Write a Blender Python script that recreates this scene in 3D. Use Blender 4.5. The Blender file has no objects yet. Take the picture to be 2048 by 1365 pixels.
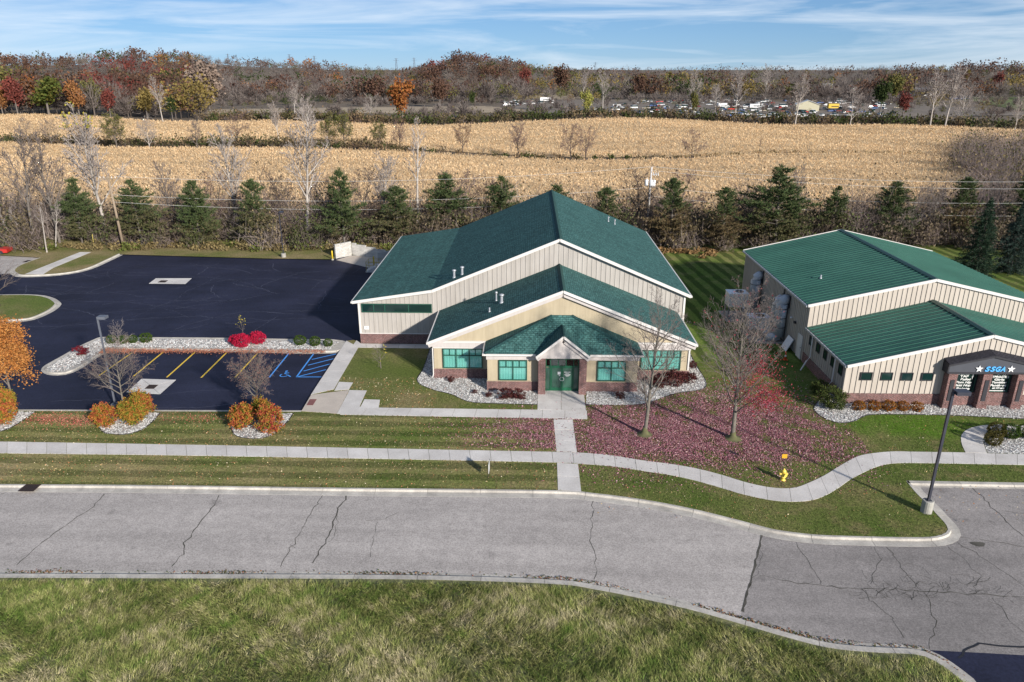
import bpy, math, random
import numpy as np
from mathutils import Vector, Matrix
from mathutils.geometry import tessellate_polygon

S = bpy.context.scene
C = S.collection
R = math.radians

# ------------------------------------------------------------------ camera
EYE = 24.0
FOC = 1470.0
PITCH = math.atan((682.5 - 138.0) / FOC)
YAW = math.atan(37.0 * math.cos(PITCH) / FOC)
cam_d = bpy.data.cameras.new('camera')
cam_d.sensor_width = 36.0
cam_d.lens = FOC / 2048.0 * 36.0
cam_d.clip_start = 0.5
cam_d.clip_end = 20000.0
cam = bpy.data.objects.new('camera', cam_d)
C.objects.link(cam)
cam.location = (0, 0, EYE)
cam.rotation_euler = (math.pi / 2 - PITCH, 0, YAW)
S.camera = cam

# ------------------------------------------------------------------ light
SUN_AZ = math.atan2(0.616, -0.788)          # compass angle from +Y towards +X
SUN_EL = R(20.5)
W = bpy.data.worlds.new('World')
S.world = W
W.use_nodes = True
wn, wl = W.node_tree.nodes, W.node_tree.links
wn.clear()
w_out = wn.new('ShaderNodeOutputWorld')
w_bg = wn.new('ShaderNodeBackground')
w_bg.inputs['Strength'].default_value = 0.102
sky = wn.new('ShaderNodeTexSky')
sky.sky_type = 'NISHITA'
sky.sun_disc = False
sky.sun_elevation = SUN_EL
sky.sun_rotation = SUN_AZ
sky.altitude = 100.0
sky.air_density = 0.6
sky.dust_density = 0.0
sky.ozone_density = 10.0
# thin high cloud: streaks in the sky dome, the same all the way round
tc = wn.new('ShaderNodeTexCoord')
mp = wn.new('ShaderNodeMapping')
mp.inputs['Scale'].default_value = (2.1, 2.1, 24.0)
mp.inputs['Rotation'].default_value = (0.0, R(2.2), 0.0)
mp.inputs['Location'].default_value = (3.1, 0.4, 1.9)
n1 = wn.new('ShaderNodeTexNoise')
n1.inputs['Scale'].default_value = 1.6
n1.inputs['Detail'].default_value = 7.0
n1.inputs['Roughness'].default_value = 0.58
n1.inputs['Distortion'].default_value = 0.6
r1 = wn.new('ShaderNodeValToRGB')
r1.color_ramp.elements[0].position = 0.43
r1.color_ramp.elements[0].color = (0, 0, 0, 1)
r1.color_ramp.elements[1].position = 0.74
r1.color_ramp.elements[1].color = (0.62, 0.62, 0.62, 1)
mixc = wn.new('ShaderNodeMixRGB')
mixc.inputs['Color2'].default_value = (4.6, 4.85, 5.1, 1)
wl.new(tc.outputs['Generated'], mp.inputs['Vector'])
wl.new(mp.outputs['Vector'], n1.inputs['Vector'])
wl.new(n1.outputs['Fac'], r1.inputs['Fac'])
wl.new(r1.outputs['Color'], mixc.inputs['Fac'])
gam = wn.new('ShaderNodeGamma')          # tone curve added to the sky for fill light: brighter zenith, dimmer horizon
gam.inputs['Gamma'].default_value = 0.60
wl.new(sky.outputs['Color'], gam.inputs['Color'])
wl.new(gam.outputs['Color'], mixc.inputs['Color1'])
wl.new(mixc.outputs['Color'], w_bg.inputs['Color'])
wl.new(w_bg.outputs['Background'], w_out.inputs['Surface'])

sun_d = bpy.data.lights.new('sun', 'SUN')
sun_d.energy = 3.5
sun_d.angle = R(2.2)
sun_d.color = (1.0, 0.93, 0.83)
sun = bpy.data.objects.new('sun', sun_d)
C.objects.link(sun)
to_sun = Vector((math.sin(SUN_AZ) * math.cos(SUN_EL), math.cos(SUN_AZ) * math.cos(SUN_EL), math.sin(SUN_EL)))
sun.rotation_euler = to_sun.to_track_quat('Z', 'Y').to_euler()
sun.location = to_sun * 100

S.view_settings.view_transform = 'Standard'
S.view_settings.look = 'None'
S.view_settings.gamma = 1.0
S.view_settings.use_curve_mapping = False
S.view_settings.exposure = 1.1

# ------------------------------------------------------------------ surveying: picture bearings -> metres on the ground
_fw = Vector((-math.sin(YAW) * math.cos(PITCH), math.cos(YAW) * math.cos(PITCH), -math.sin(PITCH)))
_rt = Vector((math.cos(YAW), math.sin(YAW), 0))
_up = _rt.cross(_fw)
def _ray(x, y): return _fw + _rt * ((x - 1024) / FOC) + _up * ((682.5 - y) / FOC)
def gp(x, y, z=0.0):
    d = _ray(x, y); t = (z - EYE) / d.z
    return (d.x * t, d.y * t)
def gps(pts, z=0.0): return [gp(x, y, z) for x, y in pts]
def level(x, y, Y):
    d = _ray(x, y); t = Y / d.y
    return (d.x * t, EYE + d.z * t)

# ------------------------------------------------------------------ materials
MATS = {}
def _new(name):
    m = bpy.data.materials.new(name); m.use_nodes = True
    nt = m.node_tree; b = nt.nodes['Principled BSDF']
    MATS[name] = m
    return m, nt.nodes, nt.links, b
def ramp(nodes, stops):
    r = nodes.new('ShaderNodeValToRGB'); e = r.color_ramp.elements
    e[0].position, e[0].color = stops[0][0], (*stops[0][1], 1)
    e[1].position, e[1].color = stops[-1][0], (*stops[-1][1], 1)
    for p, c in stops[1:-1]:
        x = e.new(p); x.color = (*c, 1)
    return r
def noise(nodes, links, vec, scale, detail=4, rough=0.55):
    n = nodes.new('ShaderNodeTexNoise'); n.inputs['Scale'].default_value = scale
    n.inputs['Detail'].default_value = detail; n.inputs['Roughness'].default_value = rough
    if vec is not None: links.new(vec, n.inputs['Vector'])
    return n
def mixn(nodes, links, fac, a, b, mode='MIX'):
    m = nodes.new('ShaderNodeMixRGB'); m.blend_type = mode
    for sock, v in (('Fac', fac), ('Color1', a), ('Color2', b)):
        if isinstance(v, (int, float)): m.inputs[sock].default_value = v if sock == 'Fac' else (v, v, v, 1)
        elif isinstance(v, tuple): m.inputs[sock].default_value = (*v, 1)
        else: links.new(v, m.inputs[sock])
    return m.outputs['Color']
def mathn(nodes, links, op, a, b=0.0, clamp=False, c=None):
    m = nodes.new('ShaderNodeMath'); m.operation = op; m.use_clamp = clamp
    if c is not None: m.inputs[2].default_value = c
    for i, v in enumerate((a, b)):
        if isinstance(v, (int, float)): m.inputs[i].default_value = v
        else: links.new(v, m.inputs[i])
    return m.outputs[0]
def bumpn(nodes, links, b, h, strength, dist=0.02):
    bp = nodes.new('ShaderNodeBump'); bp.inputs['Strength'].default_value = strength
    bp.inputs['Distance'].default_value = dist
    links.new(h, bp.inputs['Height']); links.new(bp.outputs['Normal'], b.inputs['Normal'])

def plain(name, c1, c2=None, scale=3.0, rough=0.7, bump=0.0, bscale=40.0, var=0.0, metal=0.0, spec=0.4, fine=0.0, fscale=60.0, streak=0.0):
    """colour that drifts between c1 and c2, optional fine speckle, bump and per-object tone"""
    m, n, l, b = _new(name)
    pos = n.new('ShaderNodeNewGeometry').outputs['Position']
    c2 = c2 or tuple(x * 0.8 for x in c1)
    nz = noise(n, l, pos, scale, 5)
    rp = ramp(n, [(0.3, c2), (0.7, c1)]); l.new(nz.outputs['Fac'], rp.inputs['Fac'])
    col = rp.outputs['Color']
    if fine:
        fz = noise(n, l, pos, fscale, 2)
        fr = ramp(n, [(0.3, (1 - fine,) * 3), (0.7, (1 + fine,) * 3)]); l.new(fz.outputs['Fac'], fr.inputs['Fac'])
        col = mixn(n, l, 1.0, col, fr.outputs['Color'], 'MULTIPLY')
    if streak:
        mpn = n.new('ShaderNodeMapping'); mpn.inputs['Scale'].default_value = (5.0, 5.0, 0.35); l.new(pos, mpn.inputs['Vector'])
        sz = noise(n, l, mpn.outputs['Vector'], 1.0, 5, 0.65); sr = ramp(n, [(0.30, (1 - streak, 1 - streak * 1.05, 1 - streak * 1.15)), (0.62, (1.0,) * 3)]); l.new(sz.outputs['Fac'], sr.inputs['Fac'])
        col = mixn(n, l, 1.0, col, sr.outputs['Color'], 'MULTIPLY')
    if var:
        oi = n.new('ShaderNodeObjectInfo')
        vr = ramp(n, [(0.0, (1 - var,) * 3), (1.0, (1 + var,) * 3)]); l.new(oi.outputs['Random'], vr.inputs['Fac'])
        col = mixn(n, l, 1.0, col, vr.outputs['Color'], 'MULTIPLY')
    l.new(col, b.inputs['Base Color'])
    b.inputs['Roughness'].default_value = rough; b.inputs['Metallic'].default_value = metal
    b.inputs['Specular IOR Level'].default_value = spec
    if bump:
        bz = noise(n, l, pos, bscale, 3); bumpn(n, l, b, bz.outputs['Fac'], bump)
    return m

def bricky(name, c1, c2, mortar, bw, rh, ms, rough=0.85, bump=0.5, drift=0.25, offset=0.5, squash=1.0, spec=0.3, bias=0.0, fscale=9.0):
    m, n, l, b = _new(name)
    uv = n.new('ShaderNodeUVMap').outputs['UV']
    br = n.new('ShaderNodeTexBrick'); br.offset = offset; br.squash = squash
    l.new(uv, br.inputs['Vector'])
    br.inputs['Color1'].default_value = (*c1, 1); br.inputs['Color2'].default_value = (*c2, 1)
    br.inputs['Mortar'].default_value = (*mortar, 1); br.inputs['Scale'].default_value = 1.0
    br.inputs['Brick Width'].default_value = bw; br.inputs['Row Height'].default_value = rh
    br.inputs['Mortar Size'].default_value = ms; br.inputs['Bias'].default_value = bias
    pos = n.new('ShaderNodeNewGeometry').outputs['Position']
    nz = noise(n, l, pos, 0.6, 5); rp = ramp(n, [(0.3, (1 - drift,) * 3), (0.7, (1 + drift,) * 3)])
    l.new(nz.outputs['Fac'], rp.inputs['Fac'])
    col = mixn(n, l, 1.0, br.outputs['Color'], rp.outputs['Color'], 'MULTIPLY')
    fz = noise(n, l, pos, fscale, 3, 0.7); fr = ramp(n, [(0.34, (0.62,) * 3), (0.66, (1.4,) * 3)])
    l.new(fz.outputs['Fac'], fr.inputs['Fac'])
    col = mixn(n, l, 1.0, col, fr.outputs['Color'], 'MULTIPLY')
    mpn = n.new('ShaderNodeMapping'); mpn.inputs['Scale'].default_value = (2.2, 0.16, 1.0); l.new(uv, mpn.inputs['Vector'])
    sz = noise(n, l, mpn.outputs['Vector'], 1.0, 5, 0.6); sr = ramp(n, [(0.30, (0.80,) * 3), (0.68, (1.10,) * 3)]); l.new(sz.outputs['Fac'], sr.inputs['Fac'])
    col = mixn(n, l, 1.0, col, sr.outputs['Color'], 'MULTIPLY')
    l.new(col, b.inputs['Base Color']); b.inputs['Roughness'].default_value = rough
    b.inputs['Specular IOR Level'].default_value = spec
    if bump:
        inv = mathn(n, l, 'SUBTRACT', 1.0, br.outputs['Fac']); bumpn(n, l, b, inv, bump, 0.01)
    return m

def leafy(name, cols, trans=0.25, rough=0.75, patch=0.0):
    """each leaf (mesh island) takes its own colour from the list"""
    m, n, l, b = _new(name)
    g = n.new('ShaderNodeNewGeometry')
    k = len(cols); rp = ramp(n, [(i / max(1, k - 1), c) for i, c in enumerate(cols)])
    if patch:
        nz = noise(n, l, g.outputs['Position'], patch, 2)
        f = mathn(n, l, 'MULTIPLY_ADD', nz.outputs['Fac'], 2.4, c=-0.7)
        f = mathn(n, l, 'ADD', f, mathn(n, l, 'MULTIPLY_ADD', g.outputs['Random Per Island'], 0.5, c=-0.25), True)
        l.new(f, rp.inputs['Fac'])
    else: l.new(g.outputs['Random Per Island'], rp.inputs['Fac'])
    l.new(rp.outputs['Color'], b.inputs['Base Color']); b.inputs['Roughness'].default_value = rough
    b.inputs['Specular IOR Level'].default_value = 0.15
    if trans:
        t = n.new('ShaderNodeBsdfTranslucent'); mx = n.new('ShaderNodeMixShader'); mx.inputs[0].default_value = trans
        l.new(rp.outputs['Color'], t.inputs['Color']); l.new(b.outputs[0], mx.inputs[1]); l.new(t.outputs[0], mx.inputs[2])
        l.new(mx.outputs[0], n['Material Output'].inputs['Surface'])
    return m

def facecol(name, rough=0.8, trans=0.2):
    m, n, l, b = _new(name)
    a = n.new('ShaderNodeAttribute'); a.attribute_name = 'col'
    l.new(a.outputs['Color'], b.inputs['Base Color']); b.inputs['Roughness'].default_value = rough
    b.inputs['Specular IOR Level'].default_value = 0.12
    if trans:
        t = n.new('ShaderNodeBsdfTranslucent'); mx = n.new('ShaderNodeMixShader'); mx.inputs[0].default_value = trans
        l.new(a.outputs['Color'], t.inputs['Color']); l.new(b.outputs[0], mx.inputs[1]); l.new(t.outputs[0], mx.inputs[2])
        l.new(mx.outputs[0], n['Material Output'].inputs['Surface'])
    return m

# concrete, asphalt
concrete = plain('concrete', (0.60, 0.575, 0.555), (0.47, 0.445, 0.425), 0.7, 0.9, 0.15, 60, var=0.07, fine=0.10, fscale=14)
concrete_beige = plain('concrete_beige', (0.50, 0.44, 0.38), (0.42, 0.37, 0.325), 0.9, 0.9, 0.15, 60, var=0.05, fine=0.08, fscale=14)
kerb_concrete = plain('kerb_concrete', (0.49, 0.462, 0.42), (0.32, 0.30, 0.275), 1.3, 0.9, 0.2, 50, var=0.08, fine=0.12, fscale=12)
block_mat = plain('block_concrete', (0.50, 0.485, 0.46), (0.38, 0.37, 0.35), 1.2, 0.9, 0.5, 25, var=0.12)
foundation = plain('foundation', (0.36, 0.35, 0.32), (0.25, 0.24, 0.22), 2.0, 0.9, 0.3, 30)

def asphalt(name, base, dark, speck, sscale, drift_scale=0.12, rough=0.9, spec=0.3):
    m, n, l, b = _new(name)
    pos = n.new('ShaderNodeNewGeometry').outputs['Position']
    nz = noise(n, l, pos, drift_scale, 5); rp = ramp(n, [(0.32, dark), (0.68, base)]); l.new(nz.outputs['Fac'], rp.inputs['Fac'])
    fz = noise(n, l, pos, sscale, 3, 0.75); fr = ramp(n, [(0.30, (1 - speck,) * 3), (0.70, (1 + speck,) * 3)]); l.new(fz.outputs['Fac'], fr.inputs['Fac'])
    gz = noise(n, l, pos, 1.7, 4, 0.7); gr = ramp(n, [(0.35, (0.9,) * 3), (0.65, (1.06,) * 3)]); l.new(gz.outputs['Fac'], gr.inputs['Fac'])
    col = mixn(n, l, 1.0, rp.outputs['Color'], fr.outputs['Color'], 'MULTIPLY')
    col = mixn(n, l, 1.0, col, gr.outputs['Color'], 'MULTIPLY')
    mpn = n.new('ShaderNodeMapping'); mpn.inputs['Scale'].default_value = (0.07, 0.75, 1.0); l.new(pos, mpn.inputs['Vector'])
    wz = noise(n, l, mpn.outputs['Vector'], 1.0, 4, 0.6); wr = ramp(n, [(0.32, (0.86,) * 3), (0.66, (1.07,) * 3)]); l.new(wz.outputs['Fac'], wr.inputs['Fac'])
    col = mixn(n, l, 1.0, col, wr.outputs['Color'], 'MULTIPLY')
    oz = noise(n, l, pos, 0.9, 3, 0.5); orr = ramp(n, [(0.24, (0.72,) * 3), (0.34, (1.0,) * 3)]); l.new(oz.outputs['Fac'], orr.inputs['Fac'])
    col = mixn(n, l, 1.0, col, orr.outputs['Color'], 'MULTIPLY')
    l.new(col, b.inputs['Base Color']); b.inputs['Roughness'].default_value = rough
    b.inputs['Specular IOR Level'].default_value = spec
    bumpn(n, l, b, fz.outputs['Fac'], 0.25, 0.01)
    return m
asphalt_old = asphalt('asphalt_old', (0.415, 0.382, 0.362), (0.35, 0.322, 0.306), 0.36, 13.0)
asphalt_drive = asphalt('asphalt_drive', (0.285, 0.262, 0.252), (0.205, 0.189, 0.183), 0.36, 13.0)
asphalt_new = asphalt('asphalt_sealed', (0.0225, 0.0255, 0.052), (0.0115, 0.0135, 0.030), 0.28, 7.0, 0.16, 0.72, 0.2)
crack_dark = plain('crack_dark', (0.095, 0.088, 0.076), (0.045, 0.043, 0.036), 2.0, 0.95)
crack_pale = plain('crack_pale', (0.072, 0.080, 0.125), (0.034, 0.038, 0.066), 0.7, 0.9)
tar = plain('tar', (0.02, 0.02, 0.024), rough=0.5)
paint_yellow = plain('paint_yellow', (0.80, 0.54, 0.05), (0.66, 0.43, 0.045), 3.0, 0.7)
paint_blue = plain('paint_blue', (0.07, 0.32, 0.80), (0.055, 0.24, 0.66), 3.0, 0.7)
warning_red = plain('warning_red', (0.22, 0.09, 0.085), (0.17, 0.07, 0.065), 3.0, 0.8)
brick_edging = bricky('brick_edging', (0.34, 0.145, 0.09), (0.27, 0.11, 0.07), (0.36, 0.30, 0.26), 0.22, 0.11, 0.012, 0.9, 0.4)

# building
brick_red = bricky('brick_red', (0.155, 0.058, 0.052), (0.088, 0.036, 0.036), (0.27, 0.23, 0.22), 0.24, 0.085, 0.011, 0.9, 0.5, 0.12, bias=-0.1)
shingle = bricky('shingle_green', (0.060, 0.143, 0.135), (0.036, 0.098, 0.094), (0.020, 0.060, 0.060), 0.33, 0.19, 0.02, 0.9, 0.9, 0.12, spec=0.15, fscale=5.0)
shingle_dark = bricky('shingle_dark', (0.032, 0.031, 0.042), (0.022, 0.021, 0.030), (0.012, 0.012, 0.016), 0.33, 0.19, 0.02, 0.9, 0.6, 0.1)
ridge_mat = plain('ridge_green', (0.012, 0.058, 0.052), (0.007, 0.036, 0.034), 3, 0.9)
siding_grey = plain('siding_grey', (0.41, 0.385, 0.36), (0.375, 0.35, 0.33), 0.5, 0.55, var=0.03, spec=0.35, streak=0.16)
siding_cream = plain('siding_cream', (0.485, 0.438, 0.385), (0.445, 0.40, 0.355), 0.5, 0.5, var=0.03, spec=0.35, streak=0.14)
siding_side = plain('siding_side', (0.40, 0.365, 0.325), (0.36, 0.33, 0.295), 0.5, 0.5, var=0.03, streak=0.2)  # darker copy of the cream siding, for the west side walls
stucco = plain('stucco', (0.44, 0.375, 0.265), (0.395, 0.335, 0.24), 0.7, 0.9, 0.2, 60, streak=0.14)
trim_white = plain('trim_white', (0.62, 0.60, 0.58), (0.56, 0.54, 0.525), 1.2, 0.5)
frieze_mat = plain('frieze_white', (0.50, 0.465, 0.455), (0.455, 0.425, 0.415), 1.2, 0.7, streak=0.10)
frame_green = plain('frame_green', (0.020, 0.085, 0.060), (0.016, 0.068, 0.048), 2, 0.4)
door_green = plain('door_green', (0.016, 0.120, 0.062), (0.012, 0.092, 0.05), 1.5, 0.35)
metal_roof = plain('metal_roof', (0.030, 0.108, 0.084), (0.020, 0.084, 0.065), 0.35, 0.45, var=0.06, fine=0.08, fscale=2.5, spec=0.25)
seam_mat = plain('metal_roof_edge', (0.010, 0.05, 0.040), rough=0.45)
galv = plain('galvanised', (0.42, 0.44, 0.47), (0.34, 0.36, 0.39), 1.5, 0.45, metal=0.35)
duct_grey = plain('duct_grey', (0.46, 0.49, 0.53), (0.38, 0.405, 0.44), 1.0, 0.5, metal=0.2)
white_metal = plain('white_metal', (0.74, 0.75, 0.77), (0.66, 0.67, 0.70), 2, 0.4)
unit_grey = plain('unit_grey', (0.60, 0.60, 0.585), (0.50, 0.50, 0.49), 2, 0.5)
dark_metal = plain('dark_metal', (0.025, 0.026, 0.032), (0.018, 0.018, 0.023), 2, 0.45)
bronze = plain('bronze', (0.040, 0.042, 0.058), (0.028, 0.030, 0.042), 2, 0.4)
steel_post = plain('steel_post', (0.12, 0.13, 0.16), (0.09, 0.10, 0.125), 2, 0.45)
rust = plain('rust', (0.055, 0.028, 0.022), (0.03, 0.016, 0.014), 6, 0.9)
slate_fascia = plain('slate_fascia', (0.060, 0.064, 0.080), (0.050, 0.054, 0.068), 1.5, 0.7)
slate_dark = plain('slate_dark', (0.026, 0.026, 0.034), (0.02, 0.02, 0.026), 1.5, 0.7)
sign_blue = plain('sign_blue', (0.10, 0.42, 0.85), rough=0.4)
sign_white = plain('sign_white', (0.82, 0.82, 0.82), rough=0.5)
vinyl_white = plain('vinyl_white', (0.74, 0.75, 0.74), rough=0.6)
hydrant_yellow = plain('hydrant_yellow', (0.72, 0.56, 0.10), (0.58, 0.43, 0.06), 6, 0.45)
bollard_yellow = plain('bollard_yellow', (0.68, 0.50, 0.03), (0.52, 0.37, 0.03), 4, 0.5)
cone_orange = plain('cone_orange', (0.70, 0.10, 0.03), rough=0.6)
wood_pole = plain('wood_pole', (0.30, 0.235, 0.17), (0.20, 0.155, 0.115), 3, 0.9, 0.3, 30)
rail_yellow = plain('rail_yellow', (0.42, 0.33, 0.08), rough=0.6)
blind_white = plain('blind_white', (0.50, 0.80, 0.755), (0.44, 0.73, 0.69), 1.0, 0.8)
dark_room = plain('dark_interior', (0.012, 0.014, 0.015), rough=0.8)
black_edge = plain('edging_black', (0.02, 0.02, 0.02), rough=0.7)

def pane_mat(name, tint, gloss=0.12):
    m, n, l, b = _new(name)
    t = n.new('ShaderNodeBsdfTransparent'); t.inputs['Color'].default_value = (*tint, 1)
    gl = n.new('ShaderNodeBsdfGlossy'); gl.inputs['Roughness'].default_value = 0.03
    gl.inputs['Color'].default_value = (0.9, 0.95, 0.95, 1)
    lw = n.new('ShaderNodeLayerWeight'); lw.inputs['Blend'].default_value = 0.35
    f = mathn(n, l, 'MULTIPLY_ADD', lw.outputs['Fresnel'], 0.6, c=gloss * 0.3)
    mx = n.new('ShaderNodeMixShader'); l.new(f, mx.inputs[0]); l.new(t.outputs[0], mx.inputs[1]); l.new(gl.outputs[0], mx.inputs[2])
    l.new(mx.outputs[0], n['Material Output'].inputs['Surface'])
    return m
pane_teal = pane_mat('pane_teal', (0.86, 0.985, 0.965))
pane_dark = pane_mat('pane_dark', (0.30, 0.42, 0.42), 0.35)
glass_dark = plain('glass_dark', (0.008, 0.030, 0.028), (0.006, 0.02, 0.02), 0.5, 0.08, spec=0.6)

# plants
bark_grey = plain('bark_grey', (0.165, 0.145, 0.13), (0.095, 0.083, 0.075), 5, 0.9, 0.3, 30)
bark_maple = plain('bark_maple', (0.175, 0.160, 0.135), (0.105, 0.094, 0.08), 5, 0.9, 0.3, 30)
bark_pale = plain('bark_pale', (0.44, 0.40, 0.365), (0.27, 0.245, 0.225), 3, 0.9, 0.2, 30)
bark_dark = plain('bark_dark', (0.085, 0.066, 0.058), (0.05, 0.04, 0.036), 5, 0.9, 0.3, 30)
twig_grey = plain('twig_grey', (0.20, 0.165, 0.152), (0.135, 0.11, 0.102), 2, 0.9)
twig_pale = plain('twig_pale', (0.36, 0.315, 0.29), (0.25, 0.215, 0.20), 1, 0.9)
twig_red = plain('twig_red', (0.185, 0.125, 0.115), (0.125, 0.085, 0.08), 2, 0.9)
twig_brown = plain('twig_brown', (0.145, 0.108, 0.092), (0.09, 0.068, 0.06), 2, 0.9)
needle = leafy('needle_pine', [(0.042, 0.070, 0.026), (0.070, 0.102, 0.038), (0.100, 0.122, 0.050), (0.052, 0.080, 0.034)], 0.2)
needle_olive = leafy('needle_olive', [(0.080, 0.086, 0.036), (0.115, 0.106, 0.052), (0.056, 0.070, 0.028), (0.15, 0.12, 0.068)], 0.1)
needle_spruce = leafy('needle_spruce', [(0.014, 0.036, 0.020), (0.026, 0.052, 0.030), (0.040, 0.070, 0.044), (0.018, 0.040, 0.022)], 0.1)
grow_col = facecol('foliage_by_leaf')
# ------------------------------------------------------------------ mesh building
class MB:
    def __init__(s): s.v = []; s.f = []
    def add(s, pts, faces):
        o = len(s.v); s.v += [tuple(p) for p in pts]; s.f += [tuple(i + o for i in f) for f in faces]; return s
    def box(s, x0, x1, y0, y1, z0, z1):
        return s.add([(x0, y0, z0), (x1, y0, z0), (x1, y1, z0), (x0, y1, z0), (x0, y0, z1), (x1, y0, z1), (x1, y1, z1), (x0, y1, z1)],
                     [(0, 3, 2, 1), (4, 5, 6, 7), (0, 1, 5, 4), (1, 2, 6, 5), (2, 3, 7, 6), (3, 0, 4, 7)])
    def extr(s, poly, vec):
        """a planar polygon swept along vec into a closed solid"""
        P = [Vector(p) for p in poly]; V = Vector(vec); n = len(P)
        nrm = Vector((0, 0, 0))
        for i in range(n): nrm += P[i].cross(P[(i + 1) % n])
        if nrm.dot(V) > 0: P = P[::-1]
        pts = P + [p + V for p in P]
        return s.add(pts, [tuple(range(n)), tuple(range(2 * n - 1, n - 1, -1))] + [(i, i + n, (i + 1) % n + n, (i + 1) % n) for i in range(n)])
    def slab(s, poly, z0, z1): return s.extr([(x, y, z0) for x, y in poly], (0, 0, z1 - z0))
    def beam(s, a, b, w, h, up=(0, 0, 1)):
        """bar from a to b; w across, h along up, a-b is the centre line"""
        a, b = Vector(a), Vector(b); d = (b - a).normalized(); u = Vector(up)
        sd = d.cross(u).normalized(); u = sd.cross(d).normalized()
        q = [a + sd * (w / 2 * i) + u * (h / 2 * j) for i, j in ((-1, -1), (1, -1), (1, 1), (-1, 1))]
        return s.extr(q, b - a)
    def tube(s, pts, radii, n=8, cap=True):
        pts = [Vector(p) for p in pts]
        if not isinstance(radii, (list, tuple)): radii = [radii] * len(pts)
        o = len(s.v); ref = Vector((0.31, 0.17, 0.93)); m = len(pts)
        for i, p in enumerate(pts):
            d = (pts[min(i + 1, m - 1)] - pts[max(i - 1, 0)]).normalized()
            a = d.cross(ref)
            if a.length < 0.05: a = d.cross(Vector((1, 0, 0)))
            a.normalize(); b2 = d.cross(a)
            for k in range(n):
                t = 2 * math.pi * k / n; s.v.append(tuple(p + (a * math.cos(t) + b2 * math.sin(t)) * radii[i]))
        for i in range(m - 1):
            for k in range(n):
                s.f.append((o + i * n + k, o + i * n + (k + 1) % n, o + (i + 1) * n + (k + 1) % n, o + (i + 1) * n + k))
        if cap:
            s.f.append(tuple(o + k for k in range(n))[::-1]); s.f.append(tuple(o + (m - 1) * n + k for k in range(n)))
        return s
    def lathe(s, prof, cx, cy, n=16):
        o = len(s.v); m = len(prof)
        for r, z in prof:
            for k in range(n):
                t = 2 * math.pi * k / n; s.v.append((cx + r * math.cos(t), cy + r * math.sin(t), z))
        for i in range(m - 1):
            for k in range(n):
                s.f.append((o + i * n + k, o + i * n + (k + 1) % n, o + (i + 1) * n + (k + 1) % n, o + (i + 1) * n + k))
        s.f.append(tuple(o + k for k in range(n))[::-1]); s.f.append(tuple(o + (m - 1) * n + k for k in range(n)))
        return s

ORG = {}
def link(o, parent=None):
    C.objects.link(o)
    if parent is not None:
        o.parent = parent; ORG[o.name] = ORG[parent.name]
    return o
def tag(o, label=None, cat=None, group=None, kind=None):
    for k, v in (('label', label), ('category', cat), ('group', group), ('kind', kind)):
        if v: o[k] = v
    return o
def thing(name, label=None, cat=None, loc=(0, 0, 0), group=None, kind=None, rz=0.0):
    o = bpy.data.objects.new(name, None); o.empty_display_size = 0.3
    o.location = loc; o.rotation_euler = (0, 0, rz); C.objects.link(o)
    ORG[o.name] = Vector(loc)
    return tag(o, label, cat, group, kind)
def auto_uv(me):
    uv = me.uv_layers.new(name='UVMap').data
    vs = me.vertices
    for p in me.polygons:
        n = p.normal
        if abs(n.z) > 0.985: t, b = Vector((1, 0, 0)), Vector((0, 1, 0))
        else:
            t = Vector((0, 0, 1)).cross(n).normalized(); b = n.cross(t)
        for li in p.loop_indices:
            co = vs[me.loops[li].vertex_index].co; uv[li].uv = (co.dot(t), co.dot(b))
def build(mb, name, mat, parent=None, smooth=False, uv=False, loc=None):
    """link a finished mesh; vertices were given in world metres (or, with loc, about loc)"""
    me = bpy.data.meshes.new(name)
    off = ORG[parent.name] if parent is not None else Vector(loc or (0, 0, 0))
    me.from_pydata([(x - off.x, y - off.y, z - off.z) for x, y, z in mb.v], [], mb.f)
    me.materials.append(mat)
    if smooth: me.polygons.foreach_set('use_smooth', [True] * len(me.polygons))
    if uv: auto_uv(me)
    me.update()
    o = bpy.data.objects.new(name, me)
    link(o, parent)
    if parent is None:
        o.location = off; ORG[o.name] = off
    return o
def sheet(polys, z, name, mat, holes=None):
    """flat ground sheet from a polygon with holes"""
    loops = [[Vector((x, y, 0)) for x, y in polys]] + [[Vector((x, y, 0)) for x, y in h] for h in (holes or [])]
    flat = [v for lp in loops for v in lp]
    mb = MB(); tris = tessellate_polygon(loops)
    fs = []
    for t in tris:
        a, b, c = (flat[i] for i in t)
        fs.append(tuple(t) if (b - a).cross(c - a).z > 0 else tuple(t[::-1]))
    mb.add([(v.x, v.y, z) for v in flat], fs)
    return build(mb, name, mat)
def dup(o, parent=None):
    c = o.copy(); C.objects.link(c); c.parent = parent
    for ch in o.children: dup(ch, c)
    return c

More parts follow.
